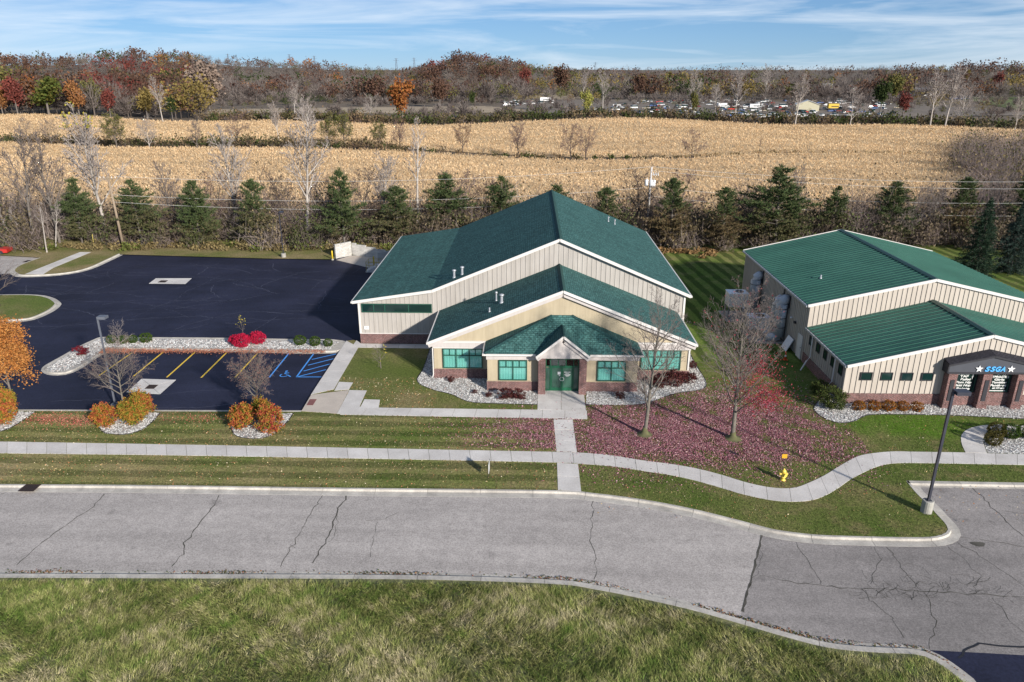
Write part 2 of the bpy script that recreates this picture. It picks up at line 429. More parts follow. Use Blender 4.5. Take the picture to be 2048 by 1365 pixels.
# polylines
def catmull(pts, n=6):
    P = [np.array(p, float) for p in pts]; P = [2 * P[0] - P[1]] + P + [2 * P[-1] - P[-2]]; out = []
    for i in range(1, len(P) - 2):
        for k in range(n):
            t = k / n; a, b, c, d = P[i - 1:i + 3]
            out.append(0.5 * (2 * b + (c - a) * t + (2 * a - 5 * b + 4 * c - d) * t * t + (3 * b - a - 3 * c + d) * t ** 3))
    out.append(P[-2]); return [tuple(p) for p in out]
def resample(pts, n=None, step=None):
    P = np.array(pts, float); d = np.r_[0, np.cumsum(np.linalg.norm(np.diff(P, axis=0), axis=1))]
    if n is None: n = max(2, int(round(d[-1] / step)) + 1)
    s = np.linspace(0, d[-1], n)
    return np.c_[np.interp(s, d, P[:, 0]), np.interp(s, d, P[:, 1])], d[-1]
def inside(px, py, poly):
    px = np.asarray(px); py = np.asarray(py); r = np.zeros(px.shape, bool); n = len(poly); j = n - 1
    for i in range(n):
        xi, yi = poly[i]; xj, yj = poly[j]
        cond = ((yi > py) != (yj > py)) & (px < (xj - xi) * (py - yi) / (yj - yi + 1e-12) + xi)
        r ^= cond; j = i
    return r
PAVED = []

def kerb(name, path, side, width=0.62, top=0.15, step=3.05, closed=False, hi=0.015, lo=-0.125):
    """kerb stones with a gutter along path (back edge); side +1 = pavement on the right of travel"""
    root = thing(name, kind='structure')
    P, L = resample(path, step=0.4)
    T = np.gradient(P, axis=0); T /= np.linalg.norm(T, axis=1)[:, None]
    N = np.c_[T[:, 1], -T[:, 0]] * side
    prof = [(0.0, -0.2), (0.0, hi), (top, hi), (top + 0.035, lo + 0.012), (width, lo + 0.004), (width, -0.2)] if width > top + 0.06 else [(0, -0.2), (0, hi), (width, hi), (width, -0.2)]
    k = max(2, int(round(step / 0.4)))
    for i0 in range(0, len(P) - 1, k):
        i1 = min(i0 + k, len(P) - 1)
        if i1 - i0 < 1: continue
        idx = list(range(i0, i1 + 1)); mb = MB(); m = len(prof); pts = []
        for j, i in enumerate(idx):
            p = P[i].copy()
            if j == 0: p += T[i] * 0.012
            if j == len(idx) - 1: p -= T[i] * 0.012
            pts += [(p[0] + N[i][0] * o, p[1] + N[i][1] * o, z) for o, z in prof]
        fs = []
        for j in range(len(idx) - 1):
            for q in range(m):
                a, b = j * m + q, j * m + (q + 1) % m
                fs.append((a, b, b + m, a + m) if side < 0 else (a, a + m, b + m, b))
        fs += [tuple(range(m)), tuple(range((len(idx) - 1) * m, len(idx) * m))[::-1]]
        mb.add(pts, fs); build(mb, 'kerb_stone', kerb_concrete, root)
    PAVED.append([tuple(p) for p in P] + [tuple(p) for p in (P + N * width)[::-1]])
    return root
def walk(name, ea, eb, slab=1.55, mat=None, z=0.02, n=None, root=None, gap=0.022, sub=3):
    """row of paving slabs between two edge lines ea and eb (same direction)"""
    root = root or thing(name, kind='structure')
    ln = resample(ea, n=2)[1] * 0.5 + resample(eb, n=2)[1] * 0.5
    n = n or max(1, int(round(ln / slab)))
    A, _ = resample(ea, n=n * sub + 1); B, _ = resample(eb, n=n * sub + 1)
    for k in range(n):
        a = [A[k * sub + i].copy() for i in range(sub + 1)]; b = [B[k * sub + i].copy() for i in range(sub + 1)]
        for e in (a, b):
            d = e[-1] - e[0]; d /= max(1e-6, np.linalg.norm(d)); e[0] += d * gap / 2; e[-1] -= d * gap / 2
        poly = [tuple(p) for p in a] + [tuple(p) for p in b[::-1]]
        build(MB().slab(poly, -0.2, z + random.uniform(-0.004, 0.004)), 'paving_slab', mat or concrete, root)
    PAVED.append([tuple(p) for p in A] + [tuple(p) for p in B[::-1]])
    return root
def ribbon(pts, w, z, name, mat, parent, jitter=0.0, seed=0, taper=True):
    rng = np.random.default_rng(seed); P, L = resample(pts, step=0.35)
    if len(P) > 3 and jitter: P[1:-1] += rng.normal(0, jitter, (len(P) - 2, 2))
    T = np.gradient(P, axis=0); T /= np.linalg.norm(T, axis=1)[:, None] + 1e-9; N = np.c_[-T[:, 1], T[:, 0]]
    ww = w * (rng.uniform(0.35, 1.25, len(P)) if taper else np.ones(len(P)))
    V = [(p[0] + q[0] * h / 2, p[1] + q[1] * h / 2, z) for p, q, h in zip(P, N, ww)] + [(p[0] - q[0] * h / 2, p[1] - q[1] * h / 2, z) for p, q, h in zip(P, N, ww)]
    m = len(P)
    return build(MB().add(V, [(i + m, i + 1 + m, i + 1, i) for i in range(m - 1)]), name, mat, parent)

# ------------------------------------------------------------------ array meshes for plants
def np_mesh(name, V, faces, mat, col=None, smooth=False):
    """faces: list of int arrays (N x 3 or N x 4); col: per-face colours"""
    me = bpy.data.meshes.new(name)
    V = np.asarray(V, np.float32); me.vertices.add(len(V)); me.vertices.foreach_set('co', V.ravel())
    tot = np.concatenate([np.full(len(f), f.shape[1], np.int32) for f in faces])
    lp = np.concatenate([f.ravel() for f in faces]).astype(np.int32)
    me.loops.add(len(lp)); me.loops.foreach_set('vertex_index', lp)
    me.polygons.add(len(tot)); me.polygons.foreach_set('loop_start', (np.cumsum(tot) - tot).astype(np.int32))
    try: me.polygons.foreach_set('loop_total', tot)
    except Exception: pass
    if smooth: me.polygons.foreach_set('use_smooth', np.ones(len(tot), bool))
    if col is not None:
        a = me.attributes.new('col', 'FLOAT_COLOR', 'FACE'); c4 = np.ones((len(tot), 4), np.float32); c4[:, :3] = col
        a.data.foreach_set('color', c4.ravel())
    me.materials.append(mat); me.update(calc_edges=True); me.validate()
    return me
def mobj(name, me, parent=None, mat=None, loc=None):
    o = bpy.data.objects.new(name, me); link(o, parent)
    if parent is None: ORG[o.name] = Vector(loc or (0, 0, 0)); o.location = loc or (0, 0, 0)
    if mat is not None:
        o.material_slots[0].link = 'OBJECT'; o.material_slots[0].material = mat
    return o
def cards(P, size, rng, aspect=0.6, flat=0.0, sizevar=0.35):
    """a small rhombic leaf at each point, any way up (flat=1: lying)"""
    n = len(P); a = rng.normal(size=(n, 3)); a[:, 2] *= (1 - flat); a /= np.linalg.norm(a, axis=1)[:, None] + 1e-9
    b = rng.normal(size=(n, 3)); b[:, 2] *= (1 - flat); b -= a * (a * b).sum(1)[:, None]; b /= np.linalg.norm(b, axis=1)[:, None] + 1e-9
    s = (size * (1 + rng.uniform(-sizevar, sizevar, n)))[:, None]
    V = np.stack([P - a * s / 2, P + b * s * aspect / 2, P + a * s / 2, P - b * s * aspect / 2], 1).reshape(-1, 3)
    return V, np.arange(4 * n).reshape(n, 4)
def tubes(segs, n):
    """segs: list of (p0, p1, r0, r1) -> open tapered tubes"""
    p0 = np.array([s[0] for s in segs], float); p1 = np.array([s[1] for s in segs], float)
    r0 = np.array([s[2] for s in segs])[:, None, None]; r1 = np.array([s[3] for s in segs])[:, None, None]
    d = p1 - p0; d /= np.linalg.norm(d, axis=1)[:, None] + 1e-9
    a = np.cross(d, [0.31, 0.17, 0.93]); a /= np.linalg.norm(a, axis=1)[:, None] + 1e-9; b = np.cross(d, a)
    t = np.arange(n) * 2 * math.pi / n; ring = a[:, None] * np.cos(t)[None, :, None] + b[:, None] * np.sin(t)[None, :, None]
    V = np.concatenate([p0[:, None] + ring * r0, p1[:, None] + ring * r1], 1).reshape(-1, 3)
    k = np.arange(n); base = (np.arange(len(segs)) * 2 * n)[:, None]
    F = np.stack([base + k, base + (k + 1) % n, base + n + (k + 1) % n, base + n + k], 2).reshape(-1, 4)
    return V, F
def merge(*parts):
    Vs, Fs, o = [], [], 0
    for V, F in parts:
        Vs.append(V); Fs.append(F + o); o += len(V)
    return np.concatenate(Vs), Fs

def grow(rng, H, r0, lv, trunk_bend=0.02, dirn=(0, 0, 1), rmin=0.0035):
    """branching skeleton. lv: per level dict(n, t0, ang, ratio, up, wob, seg, rr)"""
    segs = [[] for _ in range(len(lv) + 1)]; tips = []
    def nrm(v): return v / (np.linalg.norm(v) + 1e-9)
    def branch(p, d, L, r, k):
        spec = lv[k - 1] if k else None
        ns = spec['seg'] if k else 8; wob = spec['wob'] if k else trunk_bend; up = spec['up'] if k else 0.03
        pts = [p]; ds = [d]; rs = [r]
        for i in range(ns):
            d = nrm(d + rng.normal(0, wob, 3) + np.array([0, 0, up])); p = p + d * L / ns
            pts.append(p); ds.append(d); rs.append(max(rmin, r * (1 - 0.88 * (i + 1) / ns)))
        for i in range(ns): segs[k].append((pts[i], pts[i + 1], rs[i], rs[i + 1]))
        if k >= len(lv): tips.append(p); return
        c = lv[k]; m = c['n']; m = int(rng.integers(max(1, int(m * 0.75)), int(m * 1.25) + 2)); az = rng.uniform(0, 6.28)
        for j in range(m):
            t = c['t0'] + (1 - c['t0']) * (j + rng.uniform(0.1, 0.9)) / m; x = min(t * ns, ns - 1e-3); i = int(x); f = x - i
            q = pts[i] * (1 - f) + pts[i + 1] * f; dd = ds[i]; az += 2.4 + rng.uniform(-0.5, 0.5)
            a = nrm(np.cross(dd, [0.3, 0.2, 0.93] if abs(dd[2]) < 0.9 else [1, 0, 0])); b = np.cross(dd, a)
            an = R(rng.uniform(*c['ang']))
            nd = nrm(dd * math.cos(an) + (a * math.cos(az) + b * math.sin(az)) * math.sin(an))
            tt = (t - c['t0']) / (1 - c['t0'] + 1e-6)
            sh = c.get('shape', lambda u: 1 - 0.55 * u)(tt)
            rr = (rs[i] * (1 - f) + rs[i + 1] * f)
            branch(q, nd, L * c['ratio'] * sh * rng.uniform(0.75, 1.2), min(rr * 0.75, r * c['rr']), k + 1)
    branch(np.zeros(3), nrm(np.array(dirn, float)), H, r0, 0)
    return segs, np.array(tips)
def bare_meshes(name, rng, H, r0, lv, trunk_levels=1, sides=(8, 5, 4, 3, 3, 3), leaves=None, **kw):
    segs, tips = grow(rng, H, r0, lv, **kw)
    A = [tubes(s, sides[i]) for i, s in enumerate(segs[:trunk_levels + 1]) if s]
    B = [tubes(s, sides[i + trunk_levels + 1]) for i, s in enumerate(segs[trunk_levels + 1:]) if s]
    out = {'trunk': np_mesh(name + '_trunk', *merge(*A), bark_grey, smooth=True), 'branches': np_mesh(name + '_branches', *merge(*B), twig_grey)}
    return out, tips, segs
def plant(name, label, cat, loc, parts, scale=1.0, rz=0.0, group=None, mats=None, lean=(0, 0), sz=None):
    """one tree or shrub: an Empty at its foot with its parts"""
    o = thing(name, label, cat, loc, group)
    o.rotation_euler = (lean[0], lean[1], rz); o.scale = (scale, scale, sz or scale)
    for pn, me in parts.items():
        c = bpy.data.objects.new(pn, me); C.objects.link(c); c.parent = o
        if mats and pn in mats:
            c.material_slots[0].link = 'OBJECT'; c.material_slots[0].material = mats[pn]
    return o
def text_mesh(body, size, extrude, shear=0.0, offset=0.0, space=1.0):
    cu = bpy.data.curves.new('text', 'FONT'); cu.body = body; cu.size = size; cu.extrude = extrude; cu.shear = shear
    cu.offset = offset; cu.space_character = space; cu.align_x = 'CENTER'
    ob = bpy.data.objects.new('text', cu); C.objects.link(ob)
    bpy.context.view_layer.update()
    me = bpy.data.meshes.new_from_object(ob.evaluated_get(bpy.context.evaluated_depsgraph_get()))
    bpy.data.objects.remove(ob); bpy.data.curves.remove(cu)
    return me
def wall_text(body, name, x, y, z, size, mat, parent, extrude=0.01, width=None, **kw):
    """lettering standing upright, read from the -Y side; (x, y, z) is the middle of the baseline"""
    me = text_mesh(body, size, extrude, **kw); me.materials.clear(); me.materials.append(mat)
    xs = [v.co.x for v in me.vertices]
    sx = width / (max(xs) - min(xs)) if width and xs else 1.0
    off = ORG[parent.name] if parent else Vector((0, 0, 0))
    for v in me.vertices:
        c = v.co.copy(); v.co = (x + c.x * sx - off.x, y - c.z - off.y, z + c.y - off.z)
    o = bpy.data.objects.new(name, me); link(o, parent); return o
# ------------------------------------------------------------------ the ground
random.seed(7)
def lawn_material():
    m, n, l, b = _new('lawn')
    pos = n.new('ShaderNodeNewGeometry').outputs['Position']
    sep = n.new('ShaderNodeSeparateXYZ'); l.new(pos, sep.inputs[0]); X, Y = sep.outputs[0], sep.outputs[1]
    big = noise(n, l, pos, 0.16, 5, 0.6)
    rp = ramp(n, [(0.30, (0.072, 0.115, 0.022)), (0.48, (0.115, 0.140, 0.040)), (0.62, (0.175, 0.165, 0.070)), (0.78, (0.26, 0.21, 0.12))])
    # drier towards the west end and along the verge
    dry = mathn(n, l, 'MULTIPLY_ADD', X, -0.0026, c=0.02)
    dry = mathn(n, l, 'MINIMUM', dry, 0.13)
    l.new(mathn(n, l, 'ADD', big.outputs['Fac'], dry), rp.inputs['Fac'])
    col = rp.outputs['Color']
    pz = noise(n, l, pos, 0.55, 4, 0.65); pr_ = ramp(n, [(0.50, (0, 0, 0)), (0.72, (0.8, 0.8, 0.8))]); l.new(pz.outputs['Fac'], pr_.inputs['Fac'])
    col = mixn(n, l, pr_.outputs['Color'], col, (0.215, 0.172, 0.092))
    # lush patches
    def spot(cx, cy, rx, ry):
        dx = mathn(n, l, 'MULTIPLY', mathn(n, l, 'SUBTRACT', X, cx), 1.0 / rx); dy = mathn(n, l, 'MULTIPLY', mathn(n, l, 'SUBTRACT', Y, cy), 1.0 / ry)
        r2 = mathn(n, l, 'ADD', mathn(n, l, 'MULTIPLY', dx, dx), mathn(n, l, 'MULTIPLY', dy, dy))
        wob = noise(n, l, pos, 0.7, 4); r2 = mathn(n, l, 'ADD', r2, mathn(n, l, 'MULTIPLY', wob.outputs['Fac'], 1.8))
        return mathn(n, l, 'SUBTRACT', 2.0, r2, True)
    s1 = spot(28.0, 48.2, 6.5, 2.6)
    col = mixn(n, l, s1, col, (0.085, 0.165, 0.018))
    s3 = spot(20.0, 72.0, 7.5, 24.0)
    col = mixn(n, l, mathn(n, l, 'MULTIPLY', s3, 0.9), col, (0.075, 0.125, 0.024))
    s4 = spot(-12.0, 57.5, 6.0, 5.0)
    col = mixn(n, l, mathn(n, l, 'MULTIPLY', s4, 0.75), col, (0.092, 0.125, 0.030))
    s5 = spot(-50.0, 76.0, 12.0, 6.0)
    col = mixn(n, l, mathn(n, l, 'MULTIPLY', s5, 0.8), col, (0.095, 0.140, 0.032))
    # mowing passes: along the road in the verge, up the slope between the buildings
    def stripes(coord, period, phase, mask, amt):
        wv = mathn(n, l, 'SINE', mathn(n, l, 'MULTIPLY_ADD', coord, 6.2832 / period, c=phase))
        wz = noise(n, l, pos, 0.35, 3)
        wv = mathn(n, l, 'ADD', wv, mathn(n, l, 'MULTIPLY_ADD', wz.outputs['Fac'], 3.0, c=-1.5))
        sr = ramp(n, [(0.35, (1 - amt, 1 - amt * 0.8, 1 - amt)), (0.65, (1 + amt * 0.8,) * 3)])
        l.new(mathn(n, l, 'MULTIPLY_ADD', wv, 0.5, c=0.5), sr.inputs['Fac'])
        return sr.outputs['Color'], mask
    near = mathn(n, l, 'LESS_THAN', Y, 50.0)
    mk = mathn(n, l, 'MULTIPLY', near, mathn(n, l, 'LESS_THAN', X, 1.9))
    c1, mk = stripes(Y, 1.45, 0.6, mk, 0.30)
    col = mixn(n, l, mk, col, mixn(n, l, 1.0, col, c1, 'MULTIPLY'))
    mk2 = mathn(n, l, 'MULTIPLY', mathn(n, l, 'GREATER_THAN', X, 14.5), mathn(n, l, 'GREATER_THAN', Y, 60.0))
    c2, _ = stripes(mathn(n, l, 'ADD', X, mathn(n, l, 'MULTIPLY', Y, 0.10)), 1.7, 0.0, mk2, 0.42)
    col = mixn(n, l, mk2, col, mixn(n, l, 1.0, col, c2, 'MULTIPLY'))
    fz = noise(n, l, pos, 5.5, 4, 0.75); fr = ramp(n, [(0.28, (0.42,) * 3), (0.72, (1.6, 1.55, 1.45))]); l.new(fz.outputs['Fac'], fr.inputs['Fac'])
    col = mixn(n, l, 1.0, col, fr.outputs['Color'], 'MULTIPLY')
    l.new(col, b.inputs['Base Color']); b.inputs['Roughness'].default_value = 0.95; b.inputs['Specular IOR Level'].default_value = 0.1
    bz = noise(n, l, pos, 9.0, 3, 0.8); bumpn(n, l, b, bz.outputs['Fac'], 0.6, 0.08)
    return m
lawn_mat = lawn_material()
rough_ground = plain('rough_grass_ground', (0.18, 0.175, 0.08), (0.09, 0.10, 0.04), 1.2, 0.95, 0.5, 6, fine=0.4, fscale=5)
wild_ground = plain('wild_ground', (0.155, 0.118, 0.085), (0.088, 0.070, 0.050), 0.25, 0.95, 0.4, 3, fine=0.35, fscale=2.5)
corn_ground = plain('corn_ground', (0.56, 0.40, 0.225), (0.45, 0.315, 0.175), 0.07, 0.95, 0.5, 1.5, fine=0.22, fscale=1.2)
gravel_ground = plain('gravel_ground', (0.34, 0.33, 0.32), (0.22, 0.21, 0.20), 9.0, 0.95, 0.8, 18, fine=0.3, fscale=10)

FAR_BACK = gps([(0, 969), (300, 971), (700, 976.5), (1100, 981), (1188, 987), (1285, 999.5), (1378, 1016.7), (1470, 1039), (1526, 1054), (1563, 1062), (1632, 1070), (1702, 1072.7),
                (1800, 1075), (1860, 1074.5), (1886, 1069), (1896, 1060), (1890, 1047), (1875, 1031), (1859, 1013), (1831.5, 985.6), (1812, 962)])
far_curve = catmull(FAR_BACK, 5)
lot_far = gps([(1812, 962), (2048, 966)])
lot_far = lot_far + [(62.0, lot_far[-1][1] - 0.1)]
NEAR_BACK = gps([(0, 1154), (300, 1155), (800, 1157), (1100, 1166), (1193, 1177.8), (1285, 1196), (1378, 1217), (1470, 1242.6), (1563, 1270), (1656, 1293.5), (1748, 1303), (1831, 1307), (1868, 1319), (1905, 1344), (1929, 1365), (1960, 1420)])
near_curve = catmull(NEAR_BACK, 5)
west_far, west_near = far_curve[0][1] - 0.15, near_curve[0][1]

UL_BACK = gps([(81, 516), (58, 524), (38, 532.5), (30, 541), (35, 546.7), (48, 550), (94, 549), (139, 544.5), (176, 535.7), (212.5, 519.6), (237, 508)])
ul_curve = catmull(UL_BACK, 5)
yF = gp(0, 822)[1]
lot_hole = [(-82.0, yF - 0.2), gp(0, 822), gp(602, 824), gp(693, 682), gp(707, 680.5), (-15.62, 64.2), (-15.62, 97.0), (-24.5, 98.5), (-26.3, 96.8), gp(669.7, 519), gp(540, 517.5), gp(250, 509.5)] + ul_curve[::-1] + [gp(60, 514), gp(0, 511), (-82.0, gp(0, 511)[1] + 1.0)]
lawn_outer = [(-125.0, west_far)] + far_curve + lot_far[1:] + [(95.0, lot_far[-1][1]), (95.0, 112.0), (-125.0, 112.0)]
o = sheet(lawn_outer, 0.0, 'lawn', lawn_mat, [lot_hole]); tag(o, 'mown lawn round the buildings and beside the sidewalk', None, kind='structure')
south = [(-60.0, west_near)] + near_curve + [(near_curve[-1][0] + 1.5, 5.0), (-60.0, 5.0)]
o = sheet(south, -0.06, 'meadow', rough_ground); tag(o, 'rough unmown grass in the foreground', kind='structure')

# road: old grey chip surface, darker drive to the east of the seam, new patch in the corner
seam = gps([(1525, 1066), (1480, 1236)], -0.13)
sx0, sx1 = seam[0], seam[1]
road = sheet([(-125, 20), (sx1[0] - 0.6, 20), sx1, sx0, (sx0[0] + 0.3, 45), (-125, 45)], -0.13, 'road', asphalt_old); tag(road, 'grey asphalt road', kind='structure')
drive = sheet([(sx1[0] - 0.6, 10), (80, 10), (80, 42.5), (sx0[0] + 0.3, 42.5), sx0, sx1], -0.13, 'driveway', asphalt_drive); tag(drive, 'cracked grey driveway apron', kind='structure')
o = sheet(gps([(1860, 1301), (1960, 1306), (2048, 1311), (2200, 1318), (2200, 1500), (1800, 1500), (1850, 1330)], -0.126), -0.126, 'asphalt_patch', asphalt_new); tag(o, 'new black asphalt patch in the near corner', kind='structure')
lot = sheet([(-92, 48.6), (-15.0, 48.6), (-15.0, 101), (-92, 101)], -0.13, 'parking_lot', asphalt_new); tag(lot, 'dark sealed asphalt parking lot', kind='structure')
o = sheet(gps([(-260, 508), (0, 510), (60, 513), (83, 515.5), (58, 525.5), (34, 536), (22, 547), (0, 549), (-260, 556)], -0.126), -0.126, 'service_drive', asphalt_old); tag(o, 'pale service drive behind the lot', kind='structure')

# kerbs
kerb('road_kerb', [(-70.0, west_far + 0.02)] + far_curve, 1, 0.66)
kerb('drive_kerb', lot_far, 1, 0.5, 0.3)
kerb('near_kerb', [(-60.0, west_near)] + near_curve, -1, 0.62, 0.32, hi=-0.05)
kerb('lot_corner_kerb', ul_curve, 1, 0.62)
kerb('lot_front_kerb', [(-82.0, yF - 0.2), gp(0, 822), gp(602, 824)], -1, 0.20, 0.2)
isl = catmull(gps([(-190, 616), (-120, 594), (3, 590.6), (66, 591), (94, 596.5), (107, 604.6), (108.5, 609.7), (95, 620.7), (66, 633.9), (44, 638), (0, 640), (-120, 640), (-190, 616)]), 5)
kerb('grass_island_kerb', isl, -1, 0.62)
o = sheet(isl[:-1], 0.005, 'grass_island', lawn_mat); tag(o, 'kerbed grass island', kind='structure')

# gravel island in the lot
isl2 = gps([(82, 741.8), (93.8, 750), (129, 750.5), (159.4, 739.4), (194.6, 716), (206, 709), (228, 703.2), (268, 702), (470, 704.5), (672, 707), (691, 682.5), (585, 679.3), (462, 677), (306, 675.8), (204, 675.4), (190, 679), (159.4, 692.5), (117, 716), (87, 733)], -0.13)
isl2 = catmull(isl2 + [isl2[0]], 3)
P2, _ = resample(isl2, step=0.5)
cen = np.array([[min(max(p[0], -38.5), -17.5), p[1]] for p in P2])
T2 = np.gradient(P2, axis=0); T2 /= np.linalg.norm(T2, axis=1)[:, None] + 1e-9
area2 = 0.5 * np.sum(P2[:-1, 0] * P2[1:, 1] - P2[1:, 0] * P2[:-1, 1])
Nin = np.c_[-T2[:, 1], T2[:, 0]] * (1 if area2 > 0 else -1)
inn = P2 + Nin * 0.42
kerb('gravel_island_kerb', [tuple(p) for p in inn], 1 if area2 > 0 else -1, 0.42, 0.16)
o = sheet([tuple(p) for p in inn[:-1]], -0.004, 'island_apron', kerb_concrete); tag(o, 'concrete apron of the gravel island', kind='structure')

# sidewalks
S1A = catmull(gps([(-260, 880), (0, 884), (300, 889), (600, 894.5), (900, 900.5), (1110, 904.5), (1158, 906), (1205, 909.5), (1252, 916), (1293, 922.7), (1346, 929.5), (1396, 938.5), (1443, 950.5), (1490, 965), (1539, 975.4), (1586, 976.9), (1618.6, 966), (1651, 950.5), (1674, 936), (1700, 921), (1722, 911.5), (1758, 905.7), (1793, 903.6), (1829, 904.4), (1929, 905.8), (2048, 909.5), (2250, 914)]), 6)
S1B = catmull(gps([(-260, 902), (0, 907), (300, 910.5), (600, 915.5), (900, 921), (1110, 925.5), (1158, 928), (1205, 931.5), (1249, 936.5), (1293, 943.5), (1337, 950), (1384, 960), (1431, 973), (1481, 988), (1539, 1000.5), (1583, 1004), (1624, 1001), (1654, 990), (1679, 975), (1706, 956.5), (1751, 935), (1780, 928), (1809, 926.6), (1850, 926.8), (1929, 928.2), (2048, 930.5), (2250, 935)]), 6)
walk('sidewalk', S1A, S1B, 1.57, n=63)
walk('front_path', gps([(601, 824.5), (680, 829.8), (1100, 837.6), (1175, 839)])[1:], [gp(694, 812.5), gp(758, 816.2), gp(1075, 820.3), gp(1174, 822)], 1.6)
walk('entrance_apron', gps([(1075, 820), (1075.8, 779.5)]), gps([(1122, 821), (1122, 779.5)]), n=2)
walk('entrance_apron', gps([(1122.6, 821), (1122.6, 779.5)]), gps([(1172, 822), (1167.0, 779.5)]), n=1)
walk('connecting_path', gps([(1107, 839.4), (1113, 903.6)]), gps([(1145.4, 839.6), (1154, 905.2)]), n=3)
walk('connecting_path', gps([(1114, 926.3), (1116, 980.5)]), gps([(1156, 928.6), (1162.4, 984)]), n=2)
lotwalk = walk('lot_path', gps([(693, 682), (640, 762), (622, 790)]), gps([(717, 695), (677, 763), (668, 779)]), n=5)
walk('lot_path', gps([(622.3, 790.5), (603, 823)]), gps([(698, 780.8), (673.5, 828)]), n=1, mat=concrete_beige, root=lotwalk)
for quad in ([(678, 764.5), (706, 766), (697.5, 779.8), (669, 781.8)], [(699, 781), (733.5, 781.8), (712, 829.5), (674, 828)], [(729, 799.4), (760, 800.3), (757, 817.2), (720, 816.4)]):
    build(MB().slab(gps(quad), -0.2, 0.021), 'paving_slab', concrete, lotwalk); PAVED.append(gps(quad))
build(MB().slab(gps([(620, 799.5), (633.5, 799.5), (626, 811.5), (613, 811.5)]), 0.0, 0.034), 'warning_plate', warning_red, lotwalk)
walk('wall_path', gps([(713, 681), (722, 688), (866, 689.5)]), gps([(703, 695), (718, 695.8), (860, 697.5)]), 1.6)
crv_o = catmull(gps([(1931, 905.5), (1924.5, 892), (1922, 881), (1923, 871), (1930, 862.5), (1946, 855), (1972, 850.8), (2000, 849.7), (2040, 851.5), (2090, 856)]), 5)
crv_i = catmull(gps([(1974, 907), (1970, 897), (1967.5, 889), (1966, 882), (1967, 876), (1972, 870), (1984, 864), (2003, 861), (2035, 862), (2080, 866)]), 5)
walk('curved_path', crv_o, crv_i, 1.5)
pen_a = gps([(87, 536), (152, 505.5)]); walk('crossing_path', [gp(50, 549)] + [gp(75, 538.5), gp(160, 504.8)], [gp(86, 549.5), gp(106, 536.5), gp(182, 505)], 1.7)

# painted lines, pads, symbol (thin sheets just above the lot)
def z8(x, y): return (160 + x / 3.413, 600 + y / 3.413)
def line(a, b, w, mat, name):
    a, b = gp(*z8(*a), -0.13), gp(*z8(*b), -0.13); ribbon([a, b], w, -0.125, name, mat, lot, taper=False)
for a, b in (((372, 350), (130, 518)), ((573, 353), (366, 522)), ((787, 356), (592, 530)), ((1002, 359), (827, 532)), ((1215, 361), (1058, 531))):
    line(a, b, 0.14, paint_yellow, 'yellow_line')
for a, b in (((1428, 363), (1292, 530)), ((1598, 364), (1478, 527)), ((1475, 527), (1652, 527)), ((1582, 408), (1748, 370)), ((1556, 447), (1733, 402)), ((1526, 487), (1708, 438)), ((1482, 526), (1680, 477)), ((1600, 366), (1642, 364))):
    line(a, b, 0.125, paint_blue, 'blue_line')
def ring(cx, cy, r, w, z, mat, name, parent, a0=0.0, a1=6.2832):
    n = 16; V, F = [], []
    for i in range(n + 1):
        t = a0 + (a1 - a0) * i / n
        V += [(cx + (r - w) * math.cos(t), cy + (r - w) * math.sin(t), z), (cx + r * math.cos(t), cy + r * math.sin(t), z)]
    for i in range(n): F.append((2 * i, 2 * i + 1, 2 * i + 3, 2 * i + 2))
    build(MB().add(V, F), name, mat, parent)
sx, sy = gp(*z8(1395, 512), -0.13)
ring(sx, sy - 0.1, 0.36, 0.09, -0.124, paint_blue, 'access_symbol', lot, 2.4, 7.0)
for seg in ([(sx - 0.05, sy + 0.62), (sx - 0.02, sy + 0.1), (sx + 0.35, sy + 0.08), (sx + 0.5, sy - 0.42), (sx + 0.66, sy - 0.4)], [(sx - 0.05, sy + 0.4), (sx + 0.28, sy + 0.4)]):
    ribbon(seg, 0.11, -0.124, 'access_symbol', paint_blue, lot, taper=False)
ring(sx - 0.05, sy + 0.78, 0.12, 0.119, -0.124, paint_blue, 'access_symbol', lot)
def pad(pxs, name):
    q = [Vector((*p, 0)) for p in gps(pxs, -0.126)]; m = sum(q, Vector()) / 4
    d = thing(name, kind='structure')
    for i in range(4):
        a, b = q[i], q[(i + 1) % 4]; tri = [m + (v - m) * 0.985 + ((a + b) / 2 - m) * 0.012 for v in (a, b, m)]
        build(MB().slab([(v.x, v.y) for v in tri], -0.15, -0.122), 'paving_slab', concrete, d)
    return m
m1 = pad([(297.3, 567.7), (370.8, 568.4), (383.8, 557), (311.7, 557)], 'drain_pad')
m2 = pad([(253, 785), (319.7, 789), (352.5, 760), (283, 758)], 'drain_pad')
def grate(name, label, cx, cy, w, d, z):
    t = thing(name, label, 'drain grate', (cx, cy, z))
    fr = MB(); t_ = 0.04
    fr.box(cx - w / 2, cx + w / 2, cy - d / 2, cy - d / 2 + t_, z, z + 0.012).box(cx - w / 2, cx + w / 2, cy + d / 2 - t_, cy + d / 2, z, z + 0.012)
    fr.box(cx - w / 2, cx - w / 2 + t_, cy - d / 2 + t_, cy + d / 2 - t_, z, z + 0.012).box(cx + w / 2 - t_, cx + w / 2, cy - d / 2 + t_, cy + d / 2 - t_, z, z + 0.012)
    build(fr, 'frame', rust, t)
    build(MB().box(cx - w / 2 + t_, cx + w / 2 - t_, cy - d / 2 + t_, cy + d / 2 - t_, z - 0.002, z + 0.002), 'pit', dark_room, t)
    k = 7
    for i in range(k):
        x = cx - w / 2 + t_ + (i + 0.5) * (w - 2 * t_) / k
        build(MB().box(x - 0.02, x + 0.02, cy - d / 2 + t_, cy + d / 2 - t_, z + 0.003, z + 0.011), 'bar', rust, t)
